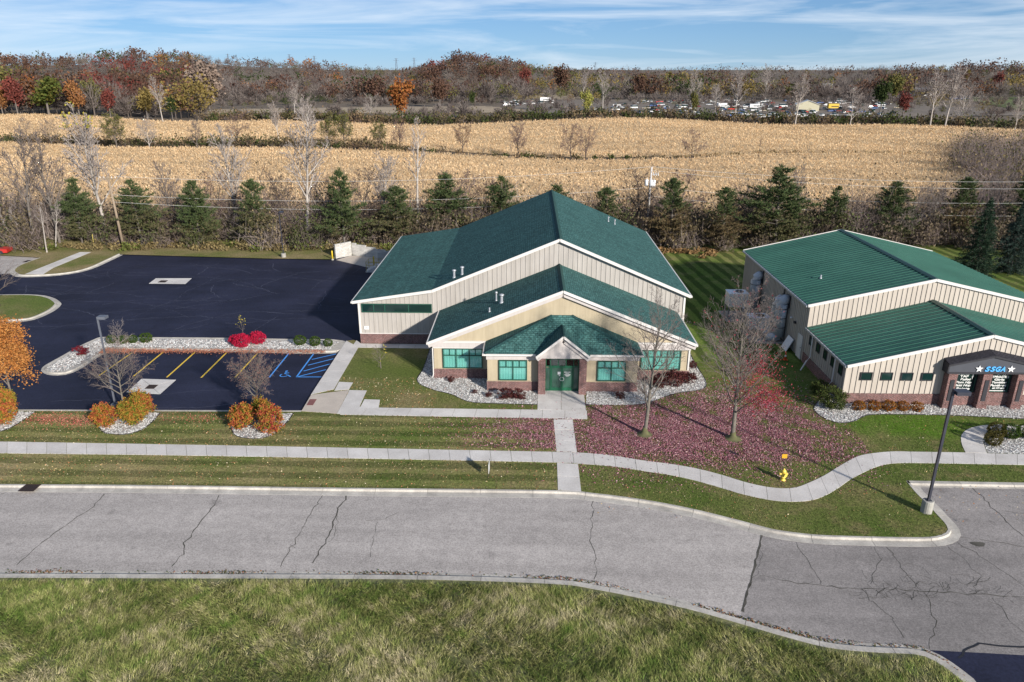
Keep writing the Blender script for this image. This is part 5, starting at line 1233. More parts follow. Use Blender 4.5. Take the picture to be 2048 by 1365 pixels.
# flare of mossy bark at the feet
leaf_red = leafy('leaf_red', [(0.38, 0.045, 0.075), (0.30, 0.04, 0.06), (0.45, 0.09, 0.12), (0.24, 0.035, 0.05)], 0.35)
rng = np.random.default_rng(5)
tp = tips2[(tips2[:, 0] > 0.2 + 0.3 * (tips2[:, 2] - 3.5)) & (tips2[:, 2] < 5.6)]
tp = tp[rng.random(len(tp)) < 0.85]; few = tips2[rng.random(len(tips2)) < 0.06]
wgt = np.exp(-((tips2[:, 0] - 1.9) / 1.3) ** 2 - ((tips2[:, 2] - 3.2) / 1.4) ** 2) + 1e-6; hang = tips2[rng.choice(len(tips2), 3600, p=wgt / wgt.sum())] + rng.normal(0, 0.32, (3600, 3)) * np.array([1.6, 1.3, 1.2]) - np.array([0, 0, 0.25])
pts = np.concatenate([hang[hang[:, 2] > 0.7]] + [tp + rng.normal(0, 0.22, tp.shape) * np.array([1.3, 1, 1]) for _ in range(3)] + [few])
V, F = cards(pts, 0.10, rng); m2p['leaves'] = np_mesh('maple_leaves', V, [F], leaf_red)
plant('maple_tree', 'maple with a last patch of scarlet leaves on its right side', 'tree', (14.18, 45.67, 0), m2p, 1.0, 0.0, mats={'trunk': bark_maple})
for x, y in ((8.18, 46.13), (14.18, 45.67)):
    mm = thing('tree_mound', kind='structure'); build(MB().lathe([(0.75, -0.02), (0.5, 0.05), (0.3, 0.14), (0.2, 0.32), (0.15, 0.6)], x, y, 14), 'mossy_flare', plain('mossy_flare', (0.115, 0.12, 0.05), (0.08, 0.075, 0.04), 4, 0.95), mm, True)

LV_CRAB = [dict(n=16, t0=0.30, ang=(28, 62), ratio=0.72, up=0.06, wob=0.06, seg=5, rr=0.55, shape=lambda u: 1.05 - 0.45 * u), dict(n=9, t0=0.15, ang=(20, 50), ratio=0.48, up=0.03, wob=0.09, seg=4, rr=0.5),
           dict(n=6, t0=0.15, ang=(25, 60), ratio=0.5, up=0.0, wob=0.12, seg=3, rr=0.55), dict(n=3, t0=0.2, ang=(25, 60), ratio=0.5, up=0.0, wob=0.1, seg=2, rr=0.6)]
leaf_dry = leafy('leaf_dry_pink', [(0.24, 0.12, 0.10), (0.32, 0.17, 0.13), (0.17, 0.09, 0.08)], 0.3)
for seed, x, y, h, lab, fr in ((31, -30.1, 49.0, 4.1, 'small bare tree with a wide pale crown above the western shrub bed', 0.10), (37, -20.0, 49.0, 3.7, 'small tree with pinkish dry leaves above the shrub bed nearest the path', 0.45)):
    cp, tips, _ = bare_meshes('crab%d' % seed, np.random.default_rng(seed), h, 0.085, LV_CRAB, 1, rmin=0.005)
    rng = np.random.default_rng(seed + 1); q = tips[rng.random(len(tips)) < fr]; V, F = cards(q, 0.075, rng); cp['leaves'] = np_mesh('crab_leaves', V, [F], leaf_dry)
    plant('crabapple_tree', lab, 'tree', (x, y, 0), cp, 1.0, seed, mats={'trunk': bark_maple, 'branches': twig_grey})

def blob(rng, n, rx, ry, rz, z0, lump=0.25, shell=0.55, per=45):
    """leaf positions: clusters on the ends of twigs, spread through a lumpy mound"""
    m = max(14, int(n / (per if lump > 0.15 else 7))); d = rng.normal(size=(m, 3)); d /= np.linalg.norm(d, axis=1)[:, None]
    k = rng.normal(size=(6, 3)); k /= np.linalg.norm(k, axis=1)[:, None]
    r = 1 + lump * (np.maximum(0, d @ k.T) ** 3 * rng.uniform(-0.8, 1, 6)).sum(1) + rng.normal(0, 0.10 * lump * 2, m)
    u = shell + (1 - shell) * rng.random(m) ** 0.5
    cen = d * (r * u)[:, None] * 0.92
    P = cen[rng.integers(m, size=n)] + rng.normal(0, 0.085 + 0.06 * lump if lump > 0.15 else 0.045, (n, 3))
    P = P * np.array([rx, ry, rz]); P[:, 2] += z0
    return P[P[:, 2] > 0.02]
def shrub_mesh(seed, n, rx, ry, rz, leaf, mat, z0=None, lump=0.3, shell=0.6, stems=14, core=None):
    rng = np.random.default_rng(seed); P = blob(rng, n, rx, ry, rz, z0 if z0 is not None else rz * 0.92, lump, shell)
    V, F = cards(P, leaf, rng); out = {'foliage': np_mesh('shrub_foliage', V, [F], mat)}
    segs = []
    for i in range(stems):
        e = P[rng.integers(len(P))] * 0.85; m = e * np.array([0.45, 0.45, 0.55]); segs += [(np.array([0.05 * e[0], 0.05 * e[1], 0.0]), m, 0.018, 0.012), (m, e, 0.012, 0.005)]
    V, F = tubes(segs, 4); out['stems'] = np_mesh('shrub_stems', V, [F], twig_brown)
    return out
leaf_burn = leafy('leaf_burning', [(0.52, 0.012, 0.055), (0.40, 0.010, 0.045), (0.62, 0.03, 0.09), (0.30, 0.01, 0.035)], 0.3)
leaf_barberry = leafy('leaf_barberry', [(0.16, 0.012, 0.02), (0.11, 0.012, 0.018), (0.22, 0.02, 0.03)], 0.25)
leaf_box = leafy('leaf_box', [(0.030, 0.062, 0.008), (0.048, 0.088, 0.012), (0.065, 0.100, 0.018), (0.022, 0.045, 0.008)], 0.2)
leaf_box_b = leafy('leaf_box_brown', [(0.085, 0.070, 0.016), (0.062, 0.066, 0.016), (0.11, 0.085, 0.022), (0.042, 0.045, 0.012)], 0.2)
leaf_mix = leafy('leaf_autumn_mix', [(0.10, 0.15, 0.02), (0.19, 0.20, 0.03), (0.40, 0.19, 0.04), (0.42, 0.13, 0.04), (0.36, 0.10, 0.04), (0.30, 0.06, 0.04)], 0.3, patch=3.2)
leaf_mix2 = leafy('leaf_autumn_gold', [(0.09, 0.14, 0.02), (0.16, 0.18, 0.025), (0.32, 0.22, 0.035), (0.40, 0.17, 0.04), (0.34, 0.11, 0.035)], 0.3, patch=3.2)
leaf_mix3 = leafy('leaf_autumn_red', [(0.12, 0.16, 0.025), (0.28, 0.20, 0.035), (0.40, 0.16, 0.04), (0.40, 0.07, 0.05), (0.32, 0.04, 0.045)], 0.3, patch=3.2)
leaf_orange = leafy('leaf_orange', [(0.50, 0.22, 0.06), (0.42, 0.16, 0.045), (0.56, 0.29, 0.09), (0.36, 0.14, 0.045)], 0.35)
leaf_maroon = leafy('leaf_maroon', [(0.075, 0.018, 0.022), (0.050, 0.016, 0.020), (0.12, 0.03, 0.03), (0.09, 0.05, 0.03)], 0.2)
leaf_spirea = leafy('leaf_spirea', [(0.32, 0.13, 0.02), (0.22, 0.08, 0.02), (0.36, 0.20, 0.03), (0.26, 0.05, 0.02), (0.14, 0.11, 0.02)], 0.25)
leaf_rhodo = leafy('leaf_evergreen', [(0.040, 0.062, 0.014), (0.065, 0.088, 0.022), (0.030, 0.045, 0.012), (0.095, 0.10, 0.03)], 0.2)
leaf_yellow = leafy('leaf_yellow', [(0.55, 0.48, 0.05), (0.42, 0.40, 0.06), (0.60, 0.36, 0.05)], 0.35)
box_me = [shrub_mesh(40 + i, 2600, 0.62, 0.60, 0.50, 0.075, leaf_box, lump=0.12, shell=0.8) for i in range(2)]
burn_me = [shrub_mesh(50 + i, 4200, 0.85, 0.85, 0.72, 0.085, leaf_burn, lump=0.14, shell=0.5) for i in range(2)]
mix_me = [shrub_mesh(60, 4200, 0.85, 0.85, 0.92, 0.125, leaf_mix, lump=0.55, shell=0.35, stems=24), shrub_mesh(61, 4400, 0.88, 0.88, 1.08, 0.125, leaf_mix2, lump=0.55, shell=0.35, stems=24), shrub_mesh(62, 4200, 0.85, 0.85, 1.02, 0.125, leaf_mix3, lump=0.55, shell=0.35, stems=24)]
def at(px, py): return (*gp(px, py), 0.0)
# gravel island
plant('burning_bush', 'larger crimson burning bush of the touching pair on the gravel island', 'shrub', at(486, 694), burn_me[0], 1.0, 0.3)
plant('burning_bush', 'crimson burning bush nestled behind the larger one on the gravel island', 'shrub', at(516, 688), burn_me[1], 0.95, 1.1)
plant('burning_bush', 'crimson burning bush at the western side of the touching pair', 'shrub', at(470, 689), burn_me[1], 0.72, 2.1)
for px, py, s, lab in ((600, 690, 1.0, 'largest green boxwood ball at the east end of the gravel island'), (630, 691.5, 0.95, 'middle green boxwood ball at the east end of the gravel island'), (656, 693, 0.78, 'smallest green boxwood ball at the east end of the gravel island'),
                       (224, 687, 0.85, 'olive boxwood ball behind the bare twiggy shrub on the gravel island'), (266, 686, 0.8, 'green boxwood ball between its neighbours behind the lamp post'), (293, 685, 1.0, 'green boxwood ball ending the western row on the gravel island'), (247, 687, 0.85, 'boxwood ball half hidden by the bare twiggy shrub')):
    plant('boxwood', lab, 'shrub', at(px, py), box_me[px % 2], s, px, 'boxwood balls on the gravel island')
plant('barberry', 'dark red barberry on the western tip of the gravel island', 'shrub', at(164, 711), shrub_mesh(70, 1700, 0.70, 0.62, 0.42, 0.08, leaf_barberry, lump=0.35, shell=0.4), 1.0)
LV_BUSH = [dict(n=16, t0=0.02, ang=(15, 55), ratio=0.9, up=0.03, wob=0.06, seg=4, rr=0.8, shape=lambda u: 1.0), dict(n=6, t0=0.25, ang=(18, 45), ratio=0.5, up=0.02, wob=0.08, seg=3, rr=0.6), dict(n=3, t0=0.2, ang=(20, 45), ratio=0.5, up=0, wob=0.1, seg=2, rr=0.6)]
twb, _, _ = bare_meshes('bush', np.random.default_rng(71), 1.25, 0.02, LV_BUSH, 0)
plant('bare_shrub', 'leafless twiggy shrub beside the grey lamp post on the gravel island', 'shrub', at(240, 693), {'stems': twb['trunk'], 'branches': twb['branches']}, 1.1, mats={'stems': twig_pale, 'branches': twig_pale})
sap, tips, _ = bare_meshes('sapling', np.random.default_rng(72), 2.3, 0.02, [dict(n=7, t0=0.4, ang=(25, 50), ratio=0.3, up=0.05, wob=0.05, seg=3, rr=0.6), dict(n=3, t0=0.3, ang=(25, 50), ratio=0.5, up=0, wob=0.1, seg=2, rr=0.6)], 0)
rng = np.random.default_rng(73); V, F = cards(np.repeat(tips[tips[:, 2] > 1.6], 3, 0) + rng.normal(0, 0.06, (3 * int((tips[:, 2] > 1.6).sum()), 3)), 0.09, rng); sap['leaves'] = np_mesh('sapling_leaves', V, [F], leaf_yellow)
plant('sapling', 'spindly sapling with a few yellow-green leaves behind the crimson bushes', 'tree', at(489, 684), sap, 1.0, mats={'trunk': twig_grey})
# beds along the verge
for px, py, k, s, lab in ((212, 852, 0, 1.0, 'orange and green shrub at the west of the bed under the wide pale tree'), (272, 850, 1, 1.08, 'tall gold and orange shrub in front of the wide pale tree'), (277, 829, 1, 0.95, 'green-gold shrub behind the tall one under the wide pale tree'), (293, 826, 2, 0.72, 'red-tipped small shrub at the back of the bed under the wide pale tree'),
                          (249, 832, 0, 0.62, 'brownish low shrub at the foot of the wide pale tree'), (486, 857, 0, 1.08, 'orange shrub at the west of the bed nearest the path'), (540, 860, 2, 1.05, 'shrub flecked red and gold at the east of the bed nearest the path'), (519, 838, 1, 0.85, 'yellow-green shrub behind the pair in the bed nearest the path'),
                          (6, 846, 0, 1.25, 'big orange and green shrub cut by the left frame edge'), (14, 826, 1, 1.05, 'gold-green shrub under the orange tree at the left edge')):
    plant('autumn_shrub', lab, 'shrub', at(px, py), mix_me[k], s, px * 0.7)
# orange tree at the left edge
LV_SM = [dict(n=12, t0=0.3, ang=(30, 65), ratio=0.55, up=0.03, wob=0.07, seg=5, rr=0.5), dict(n=7, t0=0.2, ang=(25, 55), ratio=0.5, up=0.02, wob=0.09, seg=3, rr=0.5), dict(n=4, t0=0.2, ang=(25, 60), ratio=0.5, up=0, wob=0.1, seg=2, rr=0.6)]
ot, tips, _ = bare_meshes('orange', np.random.default_rng(80), 5.2, 0.10, LV_SM, 1)
rng = np.random.default_rng(81); P = np.repeat(tips, 30, 0); P = P + rng.normal(0, 0.24, P.shape); V, F = cards(P, 0.14, rng); ot['leaves'] = np_mesh('orange_leaves', V, [F], leaf_orange)
plant('orange_tree', 'small tree in full orange leaf at the left edge of the lot', 'tree', (-38.75, 49.4, 0), ot, 1.08, 0.8)
# west island tree, mostly outside the frame
wt, _, _ = bare_meshes('west', np.random.default_rng(84), 7.0, 0.16, LV_MAPLE[:3], 1, rmin=0.008)
plant('bare_tree', 'bare dark-trunked tree on the kerbed grass island', 'tree', (*gp(-2, 612), 0), wt, 0.9, 1.0, mats={'trunk': bark_dark})
# lawn sapling
st_, tips, _ = bare_meshes('lawnsap', np.random.default_rng(86), 1.6, 0.03, [dict(n=12, t0=0.15, ang=(35, 75), ratio=0.75, up=0.05, wob=0.1, seg=4, rr=0.6), dict(n=6, t0=0.2, ang=(25, 60), ratio=0.5, up=0, wob=0.1, seg=3, rr=0.6), dict(n=3, t0=0.2, ang=(25, 60), ratio=0.5, up=0, wob=0.1, seg=2, rr=0.6)], 0)
rng = np.random.default_rng(87); q = tips[(tips[:, 0] > 0.1)]; q = q[rng.random(len(q)) < 0.35]; V, F = cards(q, 0.12, rng); st_['leaves'] = np_mesh('lawnsap_leaves', V, [F], leaf_yellow)
plant('sapling', 'low spreading sapling with yellow leaves on the lawn by the brick wall', 'tree', at(762, 737), st_, 1.15, mats={'trunk': twig_grey})
# foundation shrubs
mar = [shrub_mesh(90, 1900, 0.72, 0.60, 0.42, 0.09, leaf_maroon, lump=0.4, shell=0.35, stems=24), shrub_mesh(91, 1500, 0.95, 0.7, 0.36, 0.09, leaf_maroon, lump=0.5, shell=0.3, stems=30)]
for px, py, k, s, lab in ((1012, 797, 0, 1.0, 'maroon shrub left of the pair under the window west of the doors'), (1036, 797, 0, 0.95, 'maroon shrub right of the pair under the window west of the doors'), (978, 793, 0, 0.45, 'tiny maroon shrub at the corner of the entrance wing'), (903, 763, 0, 0.5, 'tiny brown shrub under the large west window'),
                          (950, 786, 1, 0.35, 'sparse wisp of a shrub in the white stones west of the doors'), (1345, 768, 1, 1.5, 'sprawling wine-red shrub under the large east window'), (1375, 764, 1, 1.15, 'reddish shrub at the south-east corner of the building'), (1318, 772, 0, 1.0, 'dark red shrub behind the bare maple'), (1240, 795, 1, 0.6, 'thin low shrub under the window east of the doors'), (1384, 735, 0, 0.7, 'small red shrub round the east corner of the building')):
    plant('maroon_shrub', lab, 'shrub', at(px, py), mar[k], s, px)
for i, px in enumerate((1717, 1747, 1775, 1805, 1833)):
    lab = ['first orange spirea from the west under the small square windows', 'second, browner spirea under the small square windows', 'middle and largest of the five spireas under the small square windows', 'fourth spirea from the west under the small square windows', 'golden spirea nearest the brick portico'][i]
    plant('spirea', lab, 'shrub', at(px, 820.5 + i * 0.5), shrub_mesh(100 + i, 1700, 0.52, 0.5, 0.42, 0.075, leaf_spirea, lump=0.14, shell=0.5), 1.12 if i == 2 else 1.0, i, 'spirea row along the cream wall')
plant('evergreen_shrub', 'big loose green shrub at the corner of the cream building', 'shrub', at(1660, 815), shrub_mesh(110, 4200, 1.0, 1.0, 0.85, 0.10, leaf_rhodo, lump=0.4, shell=0.45, stems=20), 1.05)
plant('evergreen_shrub', 'smaller dark green shrub in the shade behind the corner shrub', 'shrub', at(1636, 792), shrub_mesh(111, 2600, 0.8, 0.8, 0.7, 0.10, leaf_rhodo, lump=0.4, shell=0.45, stems=16), 1.0)
boxb = shrub_mesh(115, 3000, 0.62, 0.60, 0.52, 0.07, leaf_box_b, lump=0.12, shell=0.82)
for px, py, s, me, lab in ((1990, 874, 1.0, boxb, 'brownish boxwood ball behind another beside the curved path'), (1984, 890, 0.92, boxb, 'brown-green boxwood ball at the front beside the curved path'), (2018, 875, 1.0, box_me[0], 'green boxwood ball east of the brownish pair'), (2050, 875, 1.0, box_me[1], 'boxwood ball cut by the right frame edge')):
    plant('boxwood', lab, 'shrub', at(px, py), me, s * 1.08, px)

# fallen leaves
rng = np.random.default_rng(120)
def clear(P, beds=True):
    keep = np.ones(len(P), bool)
    keep &= ~inside(P[:, 0], P[:, 1], lot_hole)
    for poly in PAVED: keep &= ~inside(P[:, 0], P[:, 1], poly)
    if beds:
        for _, poly, _ in BEDS: keep &= ~inside(P[:, 0], P[:, 1], poly)
    return keep
def lie(name, label, P, size, cols, z=0.012, zr=0.02, beds=True, keep_paved=False):
    k = clear(P, beds); 
    if keep_paved: k |= rng.random(len(P)) < 0.04
    k &= ~((P[:, 0] > -15.6) & (P[:, 0] < 14.1) & (P[:, 1] > 55.8)) & ~((P[:, 0] > 23.9) & (P[:, 1] > 51.6)); P = P[k]
    Q = np.c_[P, z + rng.uniform(0, zr, len(P))]; V, F = cards(Q, size, rng, 0.75, 0.55)
    c = np.array(cols)[rng.integers(len(cols), size=len(Q))] * rng.uniform(0.7, 1.25, (len(Q), 1))
    o = mobj(name, np_mesh(name, V, [F], grow_col, c)); tag(o, label, 'leaves', kind='stuff'); return o
pink = [(0.36, 0.145, 0.19), (0.45, 0.24, 0.275), (0.25, 0.085, 0.12), (0.54, 0.36, 0.37), (0.17, 0.055, 0.08), (0.32, 0.15, 0.18), (0.26, 0.15, 0.12), (0.40, 0.20, 0.24)]
n = 118000; w = rng.random(n)
P = np.where(w[:, None] < 0.5, rng.normal((8.0, 46.3), (3.6, 2.6), (n, 2)), rng.normal((15.4, 46.9), (4.0, 3.6), (n, 2)))
P = P[(P[:, 0] < 23) & (P[:, 1] < 57) & (P[:, 1] > 38.8)]
gap = np.sin(P[:, 0] * 0.9 + 1.3 * np.sin(P[:, 1] * 0.8)) * np.sin(P[:, 1] * 1.1 + 0.5 * P[:, 0]) ; P = P[(gap < 0.55) | (rng.random(len(P)) < 0.45)]; fl_ = np.zeros(len(P))
for k_ in range(6): a_k = rng.uniform(0, 6.28); fr_ = rng.uniform(1.6, 4.2); fl_ += np.sin(fr_ * (P[:, 0] * math.cos(a_k) + P[:, 1] * math.sin(a_k)) + rng.uniform(0, 6.28))
P = P[rng.random(len(P)) < np.clip(0.85 + 0.22 * fl_, 0.25, 1.0)]
P = P[(P[:, 1] > 42.6) | (rng.random(len(P)) < 0.45)]
lie('fallen_leaves', 'carpet of fallen pink maple leaves under the two maples', P, 0.10, pink, keep_paved=True)
n = 5200; P = np.c_[1.9 - np.abs(rng.normal(0, 3.0, n)), 44.0 + 5.0 * rng.beta(1.4, 1.2, n) - 0.25 * np.abs(rng.normal(0, 1, n))]; P = P[rng.random(n) < 0.35 + 0.65 * (np.sin(P[:, 1] * 4.3 + 0.4 * np.sin(P[:, 0])) > -0.3)]; lie('fallen_leaves', 'scatter of pink leaves west of the entrance path', P, 0.10, pink)
tan = [(0.42, 0.28, 0.13), (0.50, 0.38, 0.20), (0.34, 0.17, 0.09), (0.45, 0.20, 0.10), (0.60, 0.52, 0.36)]
P = np.concatenate([np.c_[rng.uniform(-45, 2, 4200), rng.uniform(38.8, 49, 4200)], np.c_[rng.uniform(-18, -7, 2400), rng.uniform(50, 62, 2400)], np.c_[rng.uniform(4, 45, 1500), rng.uniform(36, 50, 1500)]])
lie('fallen_leaves', 'thin scatter of tan leaves over the lawns', P, 0.085, tan)
c0 = np.array([gp(110, 842), gp(150, 838), gp(168, 846), gp(70, 836)]); P = np.concatenate([rng.normal(c, (1.3, 0.45), (420, 2)) for c in c0] + [rng.normal(gp(430, 834), (1.6, 0.35), (260, 2)), rng.normal(gp(385, 838), (1.5, 0.4), (160, 2))])
lie('fallen_leaves', 'drifts of red leaves on the verge beside the orange shrubs', P, 0.095, [(0.42, 0.13, 0.10), (0.36, 0.09, 0.08), (0.50, 0.22, 0.16)])
a_ = np.array(gps([(206, 702), (650, 704)])); u = rng.random(7000) ** 1.7; P = a_[0] + (a_[1] - a_[0]) * u[:, None] + np.c_[rng.normal(0, 0.1, 7000), rng.normal(0.0, 0.30, 7000)]
Q = np.c_[P, 0.02 + rng.uniform(0, 0.02, len(P))]; V, F = cards(Q, 0.085, rng, 0.75, 0.7); c = np.array([(0.40, 0.15, 0.09), (0.32, 0.11, 0.07), (0.46, 0.22, 0.14)])[rng.integers(3, size=len(Q))]
o = mobj('leaf_litter', np_mesh('leaf_litter', V, [F], grow_col, c)); tag(o, 'band of rust red leaf litter along the front of the gravel island', 'leaves', kind='stuff')
NB = np.array(near_curve); Pn, L = resample(near_curve, n=4000); off = rng.normal(0.62, 0.10, 4000); P = np.c_[Pn[:, 0] + rng.normal(0, 0.1, 4000), Pn[:, 1] + off * 0.85]
P = P[rng.random(4000) < np.clip(0.25 + 0.5 * np.sin(Pn[:, 0] * 0.7) + (Pn[:, 0] > 8) * 0.5, 0.05, 1)]; Q = np.c_[P, -0.115 + rng.uniform(0, 0.03, len(P))]; V, F = cards(Q, 0.09, rng, 0.75, 0.6)
c = np.array([(0.22, 0.10, 0.07), (0.30, 0.17, 0.09), (0.10, 0.09, 0.04), (0.07, 0.09, 0.03)])[rng.integers(4, size=len(Q))]; o = mobj('leaf_litter', np_mesh('leaf_litter', V, [F], grow_col, c)); tag(o, 'brown leaf litter and weeds in the near gutter', 'leaves', kind='stuff')

# rough grass in the foreground, short blades on the lawns
def blades(name, label, P, hgt, wid, colfn, lean=0.5, seg2=True, z=0.0):
    n = len(P); a = rng.uniform(0, 6.28, n); sw = 2.2 * np.sin(P[:, 0] * 0.55 + 1.7 * np.sin(P[:, 1] * 0.7)) + 1.0 * np.sin(P[:, 1] * 1.3 + P[:, 0] * 0.9); la = sw + rng.normal(0, 1.15, n)
    h = hgt * rng.uniform(0.55, 1.35, n); l_ = lean * rng.uniform(0.3, 1.2, n) * h; side = np.c_[np.cos(a), np.sin(a), np.zeros(n)] * (wid * rng.uniform(0.7, 1.3, n))[:, None] / 2
    d = np.c_[np.cos(la) * l_, np.sin(la) * l_, h]; b = np.c_[P, np.full(n, z)]; mid = b + d * np.array([0.35, 0.35, 0.62]); tip = b + d * np.array([1.2, 1.2, 0.95])
    if seg2:
        V = np.stack([b - side, b + side, mid + side * 0.8, mid - side * 0.8, tip], 1).reshape(-1, 3); k = np.arange(n)[:, None] * 5
        F = [np.concatenate([k + 0, k + 1, k + 2, k + 3], 1), np.concatenate([k + 3, k + 2, k + 4], 1)]; c = colfn(P); col = np.concatenate([c, c])
    else:
        V = np.stack([b - side, b + side, tip], 1).reshape(-1, 3); k = np.arange(n)[:, None] * 3; F = [np.concatenate([k, k + 1, k + 2], 1)]; col = colfn(P)
    o = mobj(name, np_mesh(name, V, F, grow_col, col)); tag(o, label, 'grass', kind='stuff'); return o
def fbm(P, s, seed):
    r = np.random.default_rng(seed); v = np.zeros(len(P))
    for k in range(7):
        d = r.normal(size=2) * s * (1.5 ** (k % 4)); v += np.sin(P @ d + r.uniform(0, 6.28) + 1.5 * np.sin(P @ (d[::-1] * 0.7)))
    return v / 3.2
def meadow_col(P):
    t = 0.46 + 0.22 * fbm(P, 0.7, 2) + 0.24 * fbm(P, 2.6, 12) + rng.normal(0, 0.17, len(P)); g = np.array([0.105, 0.162, 0.034]); y = np.array([0.265, 0.265, 0.10]); s = np.array([0.44, 0.385, 0.255])
    t = np.clip(t, 0, 1)[:, None]; c = np.where(t < 0.55, g + (y - g) * (t / 0.55), y + (s - y) * ((t - 0.55) / 0.45)); return c * rng.uniform(0.65, 1.75, (len(P), 1)) * np.clip(0.98 + 0.22 * fbm(P, 3.6, 31), 0.5, 1.3)[:, None]
n = 440000; P = np.c_[rng.uniform(-34, 25, n), 23.0 + 8.2 * rng.random(n) ** 0.85]; P = P[inside(P[:, 0], P[:, 1] + 0.30, south)]
cl = fbm(P, 1.6, 5); P = P[rng.random(len(P)) < np.clip(0.75 + 0.4 * cl, 0.25, 1)]
blades('meadow_grass', 'long tousled green and straw grass across the foreground', P, 0.19, 0.027, meadow_col, 0.9, False, z=-0.06)
def lawn_col(P):
    t = np.clip(0.50 + 0.38 * fbm(P, 0.8, 9) + rng.normal(0, 0.2, len(P)) - 0.003 * P[:, 0], 0, 1)[:, None]; c = np.array([0.078, 0.125, 0.024]) + (np.array([0.25, 0.215, 0.11]) - np.array([0.078, 0.125, 0.024])) * t
    return c * rng.uniform(0.65, 1.3, (len(P), 1))
n = 150000; P = np.c_[rng.uniform(-50, 46, n), 34.5 + 18 * rng.random(n) ** 1.0]; keep = inside(P[:, 0], P[:, 1], lawn_outer) & ~inside(P[:, 0], P[:, 1], lot_hole); P = P[keep]; P = P[clear(P)]
P = P[~((P[:, 0] > -3.4) & (P[:, 0] < 8.8) & (P[:, 1] > 52.5)) & ~((P[:, 0] > 23.8) & (P[:, 1] > 51.4))]
blades('lawn_grass', 'short blades of the mown lawn by the sidewalks', P, 0.07, 0.035, lawn_col, 0.8, False)
# ------------------------------------------------------------------ land beyond the lots
def sst(a, b, x): t = np.clip((x - a) / (b - a), 0, 1); return t * t * (3 - 2 * t)
def terrain_z(x, y):
    x = np.asarray(x, float); y = np.asarray(y, float)
    h = sst(115, 190, y) * (1.3 * np.sin(x * 0.019 + 0.8) * np.sin(y * 0.021 + 0.3) + 0.8 * np.sin(x * 0.047 + y * 0.018))
    h = h * (1 - sst(390, 460, y)) + sst(620, 1300, y) * 9.0
    h = h + sst(700, 1100, y) * (3.2 * np.sin(x * 0.011 + 1.0) + 2.2 * np.sin(x * 0.027 + y * 0.004) + 2.0 * np.sin(x * 0.0051 + y * 0.002))
    h = h + 27.0 * np.exp(-(((x + 760) / 420) ** 2 + ((y - 1250) / 420) ** 2)) + 17.0 * np.exp(-(((x + 78) / 75) ** 2 + ((y - 1080) / 130) ** 2)) + 11.0 * np.exp(-(((x - 690) / 190) ** 2 + ((y - 1080) / 190) ** 2))
    return h - 0.04
xs = np.r_[np.linspace(-6000, -700, 14), np.linspace(-650, 650, 105), np.linspace(700, 6000, 14)]; ysv = np.r_[np.linspace(108, 420, 70), np.linspace(430, 1700, 60), np.linspace(1800, 9000, 14)]
GX, GY = np.meshgrid(xs, ysv); V = np.c_[GX.ravel(), GY.ravel(), terrain_z(GX, GY).ravel()]; nx = len(xs); i = np.arange(nx - 1)[None] + (np.arange(len(ysv) - 1) * nx)[:, None]
o = mobj('terrain', np_mesh('terrain', V, [np.stack([i, i + 1, i + nx + 1, i + nx], 2).reshape(-1, 4)], wild_ground, smooth=True)); tag(o, 'rolling farmland and woods floor to the horizon', kind='structure')
def patch(name, label, poly, mat, lift, step=6.0, kind='structure'):
    P = np.array(poly); x0, y0 = P.min(0); x1, y1 = P.max(0); gx = np.arange(x0, x1 + step, step); gy = np.arange(y0, y1 + step, step)
    A, B = np.meshgrid(gx, gy); z = terrain_z(A, B) + lift; n = len(gx); q = (np.arange(n - 1)[None] + (np.arange(len(gy) - 1) * n)[:, None]).ravel()
    F = np.stack([q, q + 1, q + n + 1, q + n], 1); cx, cy = (A + step / 2).ravel(), (B + step / 2).ravel(); F = F[inside(cx[q], cy[q], poly)]
    o = mobj(name, np_mesh(name, np.c_[A.ravel(), B.ravel(), z.ravel()], [F], mat, smooth=True)); return tag(o, label, kind=kind)
FIELD1 = [(-230, 128), (-90, 124), (0, 124), (60, 126), (100, 132), (118, 160), (122, 226), (60, 227), (0, 226), (-60, 226), (-110, 236), (-180, 246), (-230, 252)]
FIELD2 = [(-330, 262), (-170, 254), (-60, 234), (20, 233), (60, 228), (122, 227), (168, 250), (205, 300), (215, 342), (120, 352), (70, 372), (20, 352), (-20, 356), (-60, 352), (-130, 382), (-330, 392)]
patch('corn_ground', 'tan cornfield floor nearer the pines', FIELD1, corn_ground, 0.25, 2.0); patch('corn_ground', 'tan cornfield floor beyond the hedge', FIELD2, corn_ground, 0.25, 2.5)
hay = plain('hay_ground', (0.36, 0.285, 0.195), (0.27, 0.215, 0.15), 0.05, 0.95, fine=0.15, fscale=0.6)
green_field = plain('green_field', (0.13, 0.16, 0.05), (0.10, 0.13, 0.04), 0.05, 0.95)
patch('hay_field', 'pale mown clearing west of the junkyard', [(-190, 430), (-20, 440), (0, 470), (-30, 520), (-120, 500), (-200, 470)], hay, 0.3, 5); patch('hay_field', 'pale far clearing behind the white camper', [(0, 640), (40, 640), (55, 760), (-10, 760)], hay, 0.3, 6)
patch('yard_ground', 'dusty ground of the junkyard', [(-10, 440), (30, 410), (280, 420), (300, 560), (60, 640), (-10, 640)], plain('yard_dirt', (0.20, 0.165, 0.135), (0.12, 0.10, 0.08), 0.08, 0.95), 0.25, 5)
patch('green_field', 'green field at the far right', [(300, 480), (520, 500), (540, 700), (380, 700)], green_field, 0.3, 8)

